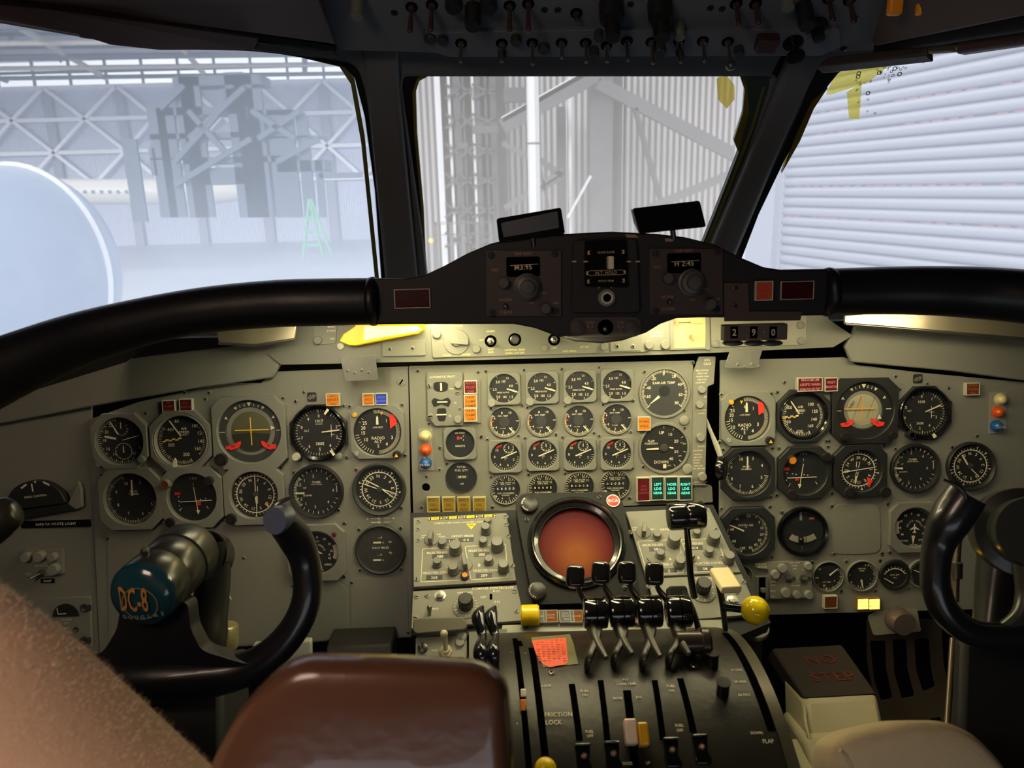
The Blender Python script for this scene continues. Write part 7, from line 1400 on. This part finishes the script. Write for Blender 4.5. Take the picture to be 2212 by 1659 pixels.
LE = mat('brown_leather', (100, 66, 48), .26, noise=.18, scale=14, coat=.45, bump=.15, bscale=120)
AP = Plane(pt(770, 1560, .37), (1, 0, 0), fw.cross(rt).cross(fw)*-1 if 0 else up)
t2 = thing('x', AP, 770, 1560); t.m = t2.m; g = G()
P = roundpoly([loc(t2, FULL, *p[:2])+tuple(p[2:]) for p in ((612, 1436, 60), (860, 1440, 40), (1040, 1452, 30), (1096, 1492, 40), (1104, 1600), (1108, 1800), (400, 1800), (432, 1680), (490, 1560, 90))], 30, 6)
n = len(P); cx, cy = sum(p[0] for p in P)/n, sum(p[1] for p in P)/n; L = []
for s_, z in ((1.0, -300), (1.0, -75), (.99, -52), (.97, -34), (.94, -20), (.89, -9), (.82, -2), (.6, 5), (.3, 8)): L += [(cx+(x-cx)*s_, cy+(y-cy)*s_+min(0, (z+75)*.45), z) for x, y in P]
g.add(L, [(j*n+i, j*n+(i+1) % n, (j+1)*n+(i+1) % n, (j+1)*n+i) for j in range(8) for i in range(n)]+[tuple(8*n+i for i in range(n))])
g.X = None; g.v = [tuple(t2.m @ (Vector(v)*t2.k)) for v in g.v]; t.m = Matrix.Translation(t.p); t.mi = t.m.inverted(); g.build('padding', LE, t, world=True, ang=60); bpy.data.objects.remove(t2.o)
t = wthing('copilot_seat', pt(2000, 1640, .60), 'beige ribbed fabric seat top at the bottom right', 'seat')
FB = mat('beige_fabric', (190, 172, 136), .9, noise=.1, scale=40, bump=.5, bscale=700)
SPn = Plane(pt(2000, 1640, .58), (1, 0, 0), up); t2 = thing('x', SPn, 2000, 1640)
P = roundpoly([loc(t2, FULL, *p[:2])+tuple(p[2:]) for p in ((1806, 1612, 20), (1850, 1586, 20), (1960, 1562, 30), (2050, 1562, 30), (2115, 1592, 30), (2180, 1660, 30), (2240, 1800), (1830, 1800), (1800, 1660, 20))], 20, 6)
n = len(P); cx, cy = sum(p[0] for p in P)/n, sum(p[1] for p in P)/n; L = []; g = G()
for s_, z in ((1.0, -120), (1.0, -30), (.98, -14), (.93, -2), (.86, 5), (.6, 14), (.3, 16)): L += [(cx+(x-cx)*s_, cy+(y-cy)*s_+min(0, (z+14)*.45), z) for x, y in P]
g.add(L, [(j*n+i, j*n+(i+1) % n, (j+1)*n+(i+1) % n, (j+1)*n+i) for j in range(6) for i in range(n)]+[tuple(6*n+i for i in range(n))]); g.v = [tuple(t2.m @ (Vector(v)*t2.k)) for v in g.v]; g.build('cover', FB, t, world=True, ang=60)
pp = [tuple(t2.m @ (Vector((x, y, 6))*t2.k)) for x, y in [loc(t2, FULL, *p) for p in ((1812, 1618), (1830, 1640), (1850, 1700), (1856, 1790))]]; g = G(); g.tube(spline(pp, 5), .0016, 10); g.build('piping', FB, t, world=True)
bpy.data.objects.remove(t2.o)
for nm_, x0, x1, y0, y1, z1 in (('captain_seat', -.56, -.22, .14, .40, .84), ('copilot_seat', .33, .50, .42, .60, .655)):
    o_ = bpy.data.objects[nm_]; g = G(); g.add([(x, y, z) for z in (0, z1) for x, y in ((x0, y0), (x1, y0), (x1, y1), (x0, y1))], [(0, 3, 2, 1), (4, 5, 6, 7), (0, 1, 5, 4), (1, 2, 6, 5), (2, 3, 7, 6), (3, 0, 4, 7)])
    tt_ = T(); tt_.o = o_; tt_.k = 1; tt_.mi = Matrix.Translation(o_.location).inverted(); g.build('seat_frame', BLACKM, tt_, world=True, bevel=.02)
# ------------------------------------------------------------ hangar outside
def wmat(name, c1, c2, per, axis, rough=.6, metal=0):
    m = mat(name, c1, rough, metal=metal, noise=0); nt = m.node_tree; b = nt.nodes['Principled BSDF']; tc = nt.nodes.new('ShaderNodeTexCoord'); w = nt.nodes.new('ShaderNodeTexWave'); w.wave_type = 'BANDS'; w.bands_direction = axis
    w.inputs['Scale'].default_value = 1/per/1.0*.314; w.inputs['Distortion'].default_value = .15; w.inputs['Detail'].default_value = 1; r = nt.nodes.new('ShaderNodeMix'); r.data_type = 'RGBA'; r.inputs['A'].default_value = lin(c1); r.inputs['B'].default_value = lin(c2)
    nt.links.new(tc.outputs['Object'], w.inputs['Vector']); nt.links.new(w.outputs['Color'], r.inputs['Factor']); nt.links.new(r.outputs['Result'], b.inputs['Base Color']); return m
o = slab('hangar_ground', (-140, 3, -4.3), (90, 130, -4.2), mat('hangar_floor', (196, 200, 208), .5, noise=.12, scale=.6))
CORR = wmat('corrugated_shading_far', (226, 228, 242), (150, 152, 172), .27, 'X')  # colour bands paint lit and shaded ribs on a flat wall
def epx(px, py, Y):  # point on the vertical plane y=Y
    d = ray(px, py); return CAM+d*((Y-CAM.y)/d.y)
Y0 = 90; zt = epx(300, 186, Y0).z
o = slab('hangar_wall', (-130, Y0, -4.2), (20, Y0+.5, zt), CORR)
hb = wthing('hangar_wall_frame', (-55, Y0-.3, -4), 'white columns and diagonal bracing on the far corrugated hangar wall', 'frame'); WHT = mat('frame_white', (250, 250, 255), .6); GRYC = mat('frame_grey', (150, 152, 162), .6)
xs = [epx(x, 260, Y0).x for x in (-200, -45, 112, 268, 412, 560, 705, 850)]; zz = [epx(300, y, Y0).z for y in (186, 255, 326, 396)]
def bar(g, a, b, w, dep=.3):
    a, b = Vector(a), Vector(b); d = (b-a).normalized(); n = Vector((0, 1, 0)).cross(d).normalized()*w/2; y = Vector((0, dep, 0)); P = [a-n, b-n, b+n, a+n]; g.add([p-y for p in P]+P, [(0, 1, 2, 3), (7, 6, 5, 4), (0, 4, 5, 1), (1, 5, 6, 2), (2, 6, 7, 3), (3, 7, 4, 0)])
for x in xs: g = G(); bar(g, (x, Y0-.1, -4.2), (x, Y0-.1, zz[0]), 1.0); g.build('column', GRYC, hb, world=True)
for z in zz: g = G(); bar(g, (xs[0], Y0-.3, z), (xs[-1], Y0-.3, z), .42); g.build('rail', WHT, hb, world=True)
for i in range(len(xs)-1):
    xm = (xs[i]+xs[i+1])/2
    for a, b in (((xs[i], zz[0]), (xm, zz[1])), ((xs[i+1], zz[0]), (xm, zz[1])), ((xm, zz[1]), (xs[i], zz[2])), ((xm, zz[1]), (xs[i+1], zz[2])), ((xs[i], zz[2]), (xm, zz[3])), ((xs[i+1], zz[2]), (xm, zz[3]))):
        g = G(); bar(g, (a[0], Y0-.5, a[1]), (b[0], Y0-.5, b[1]), .36); g.build('brace', WHT, hb, world=True)
# roof
zr = zt+1.7; o = slab('hangar_roof', (-130, 62, zr+1.2), (20, Y0+1, zr+1.6), mat('roof_grey', (196, 200, 206), .7, noise=.1, scale=.3))
rf = wthing('roof_trusses', (-40, 60, zr), 'tangle of pale and grey roof trusses under the hangar roof', 'trusses'); BG = mat('truss_beige', (224, 212, 200), .6); GR2 = mat('truss_grey', (110, 114, 122), .6)
def beam(name, par, P, r, m): g = G(); g.tube(P, r, 6); return g.build(name, m, par, world=True)
for i in range(9): y = 32+i*6.5; beam('truss_chord', rf, [(-90, y, zr-1), (12, y+8, zr-1)], .22, BG if i % 2 else GR2); beam('truss_chord', rf, [(-90, y, zr+.9), (12, y+8, zr+.9)], .16, GR2)
for i in range(9): x = -88+i*11; beam('truss_beam', rf, [(x+16, 28, zr-.6), (x, Y0, zr-.8)], .28, BG if i % 3 else GR2)
for i in range(60): x = -85+random.random()*95; y = 32+random.random()*50; beam('truss_web', rf, [(x, y, zr-1), (x+random.uniform(-3, 3), y+.5, zr+.9)], .1, GR2)
for i in range(26):
    x = -88+i*4; g = G(); g.box(x, Y0-.2, x+.22, Y0+.1, zt, zr+1.3); g.build('mullion', GR2, rf, world=True)
g = G(); bar(g, (-100, Y0-.2, zt+1.6), (18, Y0-.2, zt+1.6), .3); g.build('mullion', GR2, rf, world=True)
# scaffold dock
DK = mat('dock_grey', (84, 92, 104), .6, noise=.1); Y1 = 46; dk = wthing('maintenance_dock', (epx(500, 450, Y1).x, Y1, -4), 'tall dark grey scaffold dock with decks in front of the far hangar wall', 'scaffold')
def ebox(par, name, x0, y0, x1, y1, Y, dep, m):
    a, b = epx(x0, y1, Y), epx(x1, y0, Y); g = G(); g.box(a.x, Y, b.x, Y+dep, a.z, b.z); return g.build(name, m, par, world=True)
for x, y0, y1 in ((350, 225, 470), (370, 232, 470), (412, 165, 470), (425, 165, 470), (520, 155, 470), (538, 160, 470), (560, 190, 470), (600, 230, 470), (628, 235, 470), (660, 250, 470), (692, 345, 470), (330, 320, 380), (290, 300, 480)): ebox(dk, 'post', x-2, y0, x+3, y1, Y1, .2, DK)
for x0, y0, x1, y1 in ((345, 228, 530, 250), (316, 284, 545, 302), (398, 335, 640, 355), (545, 236, 640, 250), (540, 292, 690, 300), (600, 345, 700, 372), (400, 160, 560, 186), (325, 340, 400, 346), (430, 360, 560, 400), (690, 372, 770, 385), (540, 255, 560, 470), (480, 190, 540, 230)): ebox(dk, 'deck', x0, y0, x1, y1, Y1, 2.0, DK)
for a, b in (((400, 186), (350, 235)), ((412, 300), (530, 190)), ((380, 350), (470, 250)), ((545, 240), (640, 300)), ((560, 300), (650, 240)), ((380, 400), (545, 300)), ((600, 350), (690, 300)), ((410, 240), (490, 330))):
    p, q = epx(*a, Y1-.1), epx(*b, Y1-.1); g = G(); bar(g, p, q, .3); g.build('brace', DK, dk, world=True)
# parked aircraft
FU = mat('fuselage_cream', (214, 208, 196), .4, noise=.05, scale=1); Y2 = 60; ac = wthing('parked_aircraft', (epx(210, 440, Y2).x, Y2, -4), 'cream airliner fuselage with a row of small windows far behind at left', 'aircraft')
a, b = epx(40, 414, Y2), epx(560, 414, Y2); r = 26*Y2/F; cyl(ac, 'fuselage', a, b, [(r*.5, 0), (r*.85, .04), (r, .1), (r, .8), (r*.6, .95), (r*.1, 1)], FU, 24)
for i in range(9): ebox(ac, 'cabin_window', 162+i*18, 411, 167+i*18, 418, Y2-r-.05, .1, GR2)
nz = epx(55, 590, 11); t = wthing('aircraft_nose', nz, 'large pale blue grey rounded aircraft nose outside the left window', 'aircraft'); g = G(); g.ball(nz, 178*11/F, 48, (1, 1.2, 1.25)); g.build('nose_cone', mat('nose_blue_grey', (150, 164, 186), .3, noise=.08, scale=1.2, coat=.3), t, world=True)
g = G(); rr_ = 178*11/F; g.X = Matrix.Translation(nz); v = []; g.tube([(rr_*1.0*math.cos(q), -.0, rr_*1.25*math.sin(q)) for q in [math.radians(x) for x in range(-70, 251, 8)]], .05, 8); g.build('nose_rim_light', WHT, t, world=True)  # white ring shape stands in for the rim light on the nose
for x, y, w_, h_, nm, c_, lab in ((560, 570, 34, 26, 'tool_cabinet', (120, 130, 142), 'pale grey tool cabinet on the hangar floor, nearer the dock'), (610, 565, 34, 26, 'tool_cabinet', (126, 136, 150), 'pale grey tool cabinet on the hangar floor, nearer the window post'), (545, 480, 46, 40, 'ground_cart', (150, 96, 104), 'faint reddish ground cart under the dock'), (440, 480, 60, 22, 'ground_cart', (170, 165, 150), 'faint tan ground cart on the hangar floor'), (270, 440, 60, 18, 'ground_cart', (150, 150, 150), 'low grey ground cart below the parked airliner')):
    p = epx(x, y, 30); p.z = -4.2; s_ = 30/F; t = wthing(nm, p, lab, 'cabinet' if 'cab' in nm else 'cart'); g = G(); g.X = Matrix.Translation(p); hh = (h_+30)*s_; g.prism([(-w_*s_/2, -.4), (w_*s_/2, -.4), (w_*s_/2, .4), (-w_*s_/2, .4)], 0.1, hh); g.build('body', mat(nm+str(c_[0]), c_, .6), t, world=True, bevel=.04)
    g = G(); g.X = Matrix.Translation(p); [g.box(-w_*s_*.4, -.43, w_*s_*.4, -.4, hh*q, hh*q+.04) for q in (.3, .55, .8)]; g.build('drawer_handle', WHT, t, world=True)
    for sx in (-1, 1): g = G(); g.ball(p+Vector((sx*w_*s_*.35, -.3, .08)), .09, 10); g.build('wheel', BLACKM, t, world=True)
t = wthing('stepladder', epx(690, 540, 28), 'pale green folding ladder on the hangar floor near the window post', 'ladder')
for a, b in (((668, 430), (700, 560)), ((668, 430), (655, 560)), ((672, 430), (715, 545)), ((664, 470), (683, 470)), ((661, 500), (690, 500)), ((659, 530), (696, 530))): beam('rail', t, [epx(*a, 28), epx(*b, 28)], .06, mat('ladder_green', (110, 170, 130), .5))
# side building seen through centre
Y3 = 26; CW = wmat('corrugated_shading_near', (205, 200, 196), (96, 94, 98), .2, 'X')  # light and dark bands stand in for shading on the ribs
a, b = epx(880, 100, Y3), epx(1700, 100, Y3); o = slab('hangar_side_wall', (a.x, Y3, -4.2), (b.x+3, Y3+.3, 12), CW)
bf = wthing('building_frame', (3, Y3-1, -4), 'pale grey steel columns, girders and braces seen through the centre window', 'frame'); CG = mat('steel_pale', (112, 112, 116), .6, noise=.05); CGD = mat('steel_mid', (88, 88, 94), .6, noise=.05)
for x0, x1, y0, m_, Yd in ((1074, 1089, 100, CGD, 24), (1275, 1325, 100, CG, 22.5), (1325, 1346, 100, CGD, 23), (1208, 1222, 230, CGD, 24), (1347, 1356, 100, CG, 23), (1230, 1234, 100, WHT, 24)): ebox(bf, 'column', x0, y0, x1, 620, Yd, .4, m_)
for a, b, w_, m_ in (((1085, 275), (1290, 160), .40, CG), ((1085, 260), (1290, 145), .15, WHT), ((1290, 180), (1650, 370), .34, CG), ((1370, 235), (1425, 430), .12, CGD), ((1400, 450), (1640, 350), .22, CG), ((1090, 450), (1215, 370), .16, CG), ((1165, 345), (1215, 380), .16, CGD), ((1165, 410), (1215, 380), .16, CGD), ((1085, 310), (1145, 340), .14, CG), ((1225, 470), (1275, 380), .06, WHT), ((1165, 355), (1185, 450), .06, CGD)):
    g = G(); bar(g, epx(*a, 22), epx(*b, 22), w_, .2); g.build('girder', m_, bf, world=True)
for x0, y0, x1, y1 in ((1088, 188, 1142, 220), (1020, 270, 1076, 288), (990, 308, 1010, 320)): ebox(bf, 'girder', x0, y0, x1, y1, 21.5, .3, CGD)
pp_ = wthing('drain_pipe', epx(1154, 620, 18), 'tall bright white vertical pipe in the middle of the centre window', 'pipe'); p = epx(1154, 400, 18); beam('pipe', pp_, [(p.x, 18, -4.2), (p.x, 18, 9)], .14, mat('pipe_white', (246, 244, 240), .5)); beam('joint', pp_, [(p.x, 18, epx(1154, 312, 18).z), (p.x, 18, epx(1154, 308, 18).z)], .15, CG)
lt = wthing('lattice_tower', epx(1010, 620, 23), 'grey lattice scaffold tower at the left of the centre window', 'scaffold')
for x in (960, 972, 992, 1012, 1020, 1040, 1052, 1066): ebox(lt, 'post', x-1.5, 100, x+2, 620, 23, .12, CGD if x % 3 else WHT)
for i in range(13):
    y = 150+i*32
    for a, b in ((962, 992), (992, 1020), (1020, 1068)): g = G(); bar(g, epx(a, y, 22.9), epx(b, y+(24 if i % 2 else -24), 22.9), .07, .05); g.build('brace', CGD, lt, world=True)
    if i % 2: ebox(lt, 'rail', 960, y, 1070, y+3, 22.8, .1, CGD)
t = wthing('work_stand', epx(1010, 560, 15), 'low faint grey work stand with rails behind the glareshield at left of the centre window', 'stand')
for y in (478, 482, 505): ebox(t, 'rail', 935, y, 1075, y+2.5, 15, .06, CG)
for x in (940, 975, 1000, 1030, 1060): ebox(t, 'leg', x, 480, x+3, 600, 15, .06, CG)
g = G(); g.ball(epx(931, 520, 14.8), .05, 12); g.build('amber_lamp', mat('amber_dot', (255, 190, 100), .5, emis=(255, 180, 80), es=1.5), t, world=True)
# roller door at right
dirv = Vector((-.25, 1, 0)).normalized(); d0 = Vector(((1690-1106)/F*14, 14, 0)); per = .168; g = G(); v = []; f = []
z0, z1 = -1.6, 5.2; nz_ = int((z1-z0)/per*8); A_ = d0-dirv*11.5; B_ = d0; nrm = Vector((-dirv.y, dirv.x, 0))
if nrm.dot(CAM-d0) < 0: nrm = -nrm
for i in range(nz_+1):
    z = z0+i*per/8; ph = (i % 8)/8; bulge = .055*abs(math.sin(PI*ph))**.6
    for P in (A_, B_): q = P+nrm*bulge; v.append((q.x, q.y, z))
for i in range(nz_): f.append((2*i, 2*i+2, 2*i+3, 2*i+1))
g.add(v, f); rd = wthing('roller_door', d0, 'big pale roller door with horizontal slats outside the right window', 'roller door'); g.build('slat_curtain', mat('door_white', (176, 178, 186), .35, noise=.03, metal=.25), rd, world=True)
g = G()
for z in (.55, 1.02, 1.86, 2.2): 
    k_ = round((z-z0)/per)*per+z0
    for i in range(46):
        if random.random() < .8: P = A_+(B_-A_)*(i/46)+nrm*.012; Q = A_+(B_-A_)*((i+random.uniform(.5, .95))/46)+nrm*.012; g.add([(P.x, P.y, k_-.008), (Q.x, Q.y, k_-.008), (Q.x, Q.y, k_+.008), (P.x, P.y, k_+.008)], [(0, 1, 2, 3)])
g.build('red_seal', mat('door_red', (180, 150, 158), .6), rd, world=True)
g = G(); a = d0+dirv*.02; b = d0+dirv*.9; g.add([(a.x, a.y, -4), (b.x, b.y, -4), (b.x, b.y, 6), (a.x, a.y, 6)]+[(p.x+nrm.x*.2, p.y+nrm.y*.2, z) for p, z in ((a, -4), (b, -4), (b, 6), (a, 6))], [(4, 5, 6, 7), (0, 4, 7, 3), (1, 2, 6, 5)]); g.build('jamb', mat('jamb_white', (168, 170, 178), .6), rd, world=True)
o = None; g = G(); a = d0+dirv*.9; b = d0+dirv*1.8; g.add([(a.x, a.y, -4), (b.x, b.y, -4), (b.x, b.y, 9), (a.x, a.y, 9)], [(0, 1, 2, 3)]); o = g.build('hangar_end_wall', mat('end_wall', (200, 202, 206), .7)); o['kind'] = 'structure'
# ------------------------------------------------------------ light
w = bpy.data.worlds.new('world'); SC.world = w; w.use_nodes = True; bg = w.node_tree.nodes['Background']; bg.inputs['Color'].default_value = (.90, .94, 1, 1); bg.inputs['Strength'].default_value = 1.7
def area(name, p, tgt, sx, sy, e, col):
    l = bpy.data.lights.new(name, 'AREA'); l.shape = 'RECTANGLE'; l.size = sx; l.size_y = sy; l.energy = e; l.color = col
    o = bpy.data.objects.new(name, l); COL.objects.link(o); o.location = p; o.rotation_euler = (Vector(tgt)-Vector(p)).to_track_quat('-Z', 'Y').to_euler(); return o
YW = (1, .88, .48)
area('panel_flood', pt(1010, 692, 1.0), pt(1080, 1250, 1.12), .55, .03, 1.75, YW)
area('panel_flood', pt(1560, 680, 1.0), pt(1560, 1250, 1.12), .30, .03, .85, YW)
area('panel_flood', pt(640, 704, .98), pt(640, 1250, 1.12), .16, .03, .4, (1, .88, .58))
area('panel_flood', pt(2000, 680, .97), pt(1900, 1000, 1.15), .2, .03, .3, (1, .84, .52))
area('cabin_lamp', (-.45, -.1, 1.5), (-.25, .45, .9), .3, .3, 2.8, (1, .74, .55))
area('cabin_fill', (0, -.45, .62), (0, 1.1, 1.5), 1.2, .3, 1.7, (.85, .92, 1))  # added unseen fill, stands in for light bounced in from outside
area('pedestal_fill', pt(1330, 745, .95), pt(1330, 1420, .98), .2, .03, .5, (1, .85, .52))  # unseen lamp added to brighten the dark pedestal drum
s = bpy.data.lights.new('sun', 'SUN'); s.energy = 1.9; s.angle = .3; o = bpy.data.objects.new('sun', s); COL.objects.link(o); o.rotation_euler = Vector((.5, 1, -.27)).to_track_quat('-Z', 'Y').to_euler()
SC.view_settings.view_transform = 'Standard'; SC.view_settings.look = 'None'; SC.view_settings.exposure = 0
try: SC.cycles.max_bounces = 8; SC.cycles.transparent_max_bounces = 12; SC.cycles.sample_clamp_indirect = 4; SC.cycles.caustics_reflective = False; SC.cycles.caustics_refractive = False
except Exception: pass
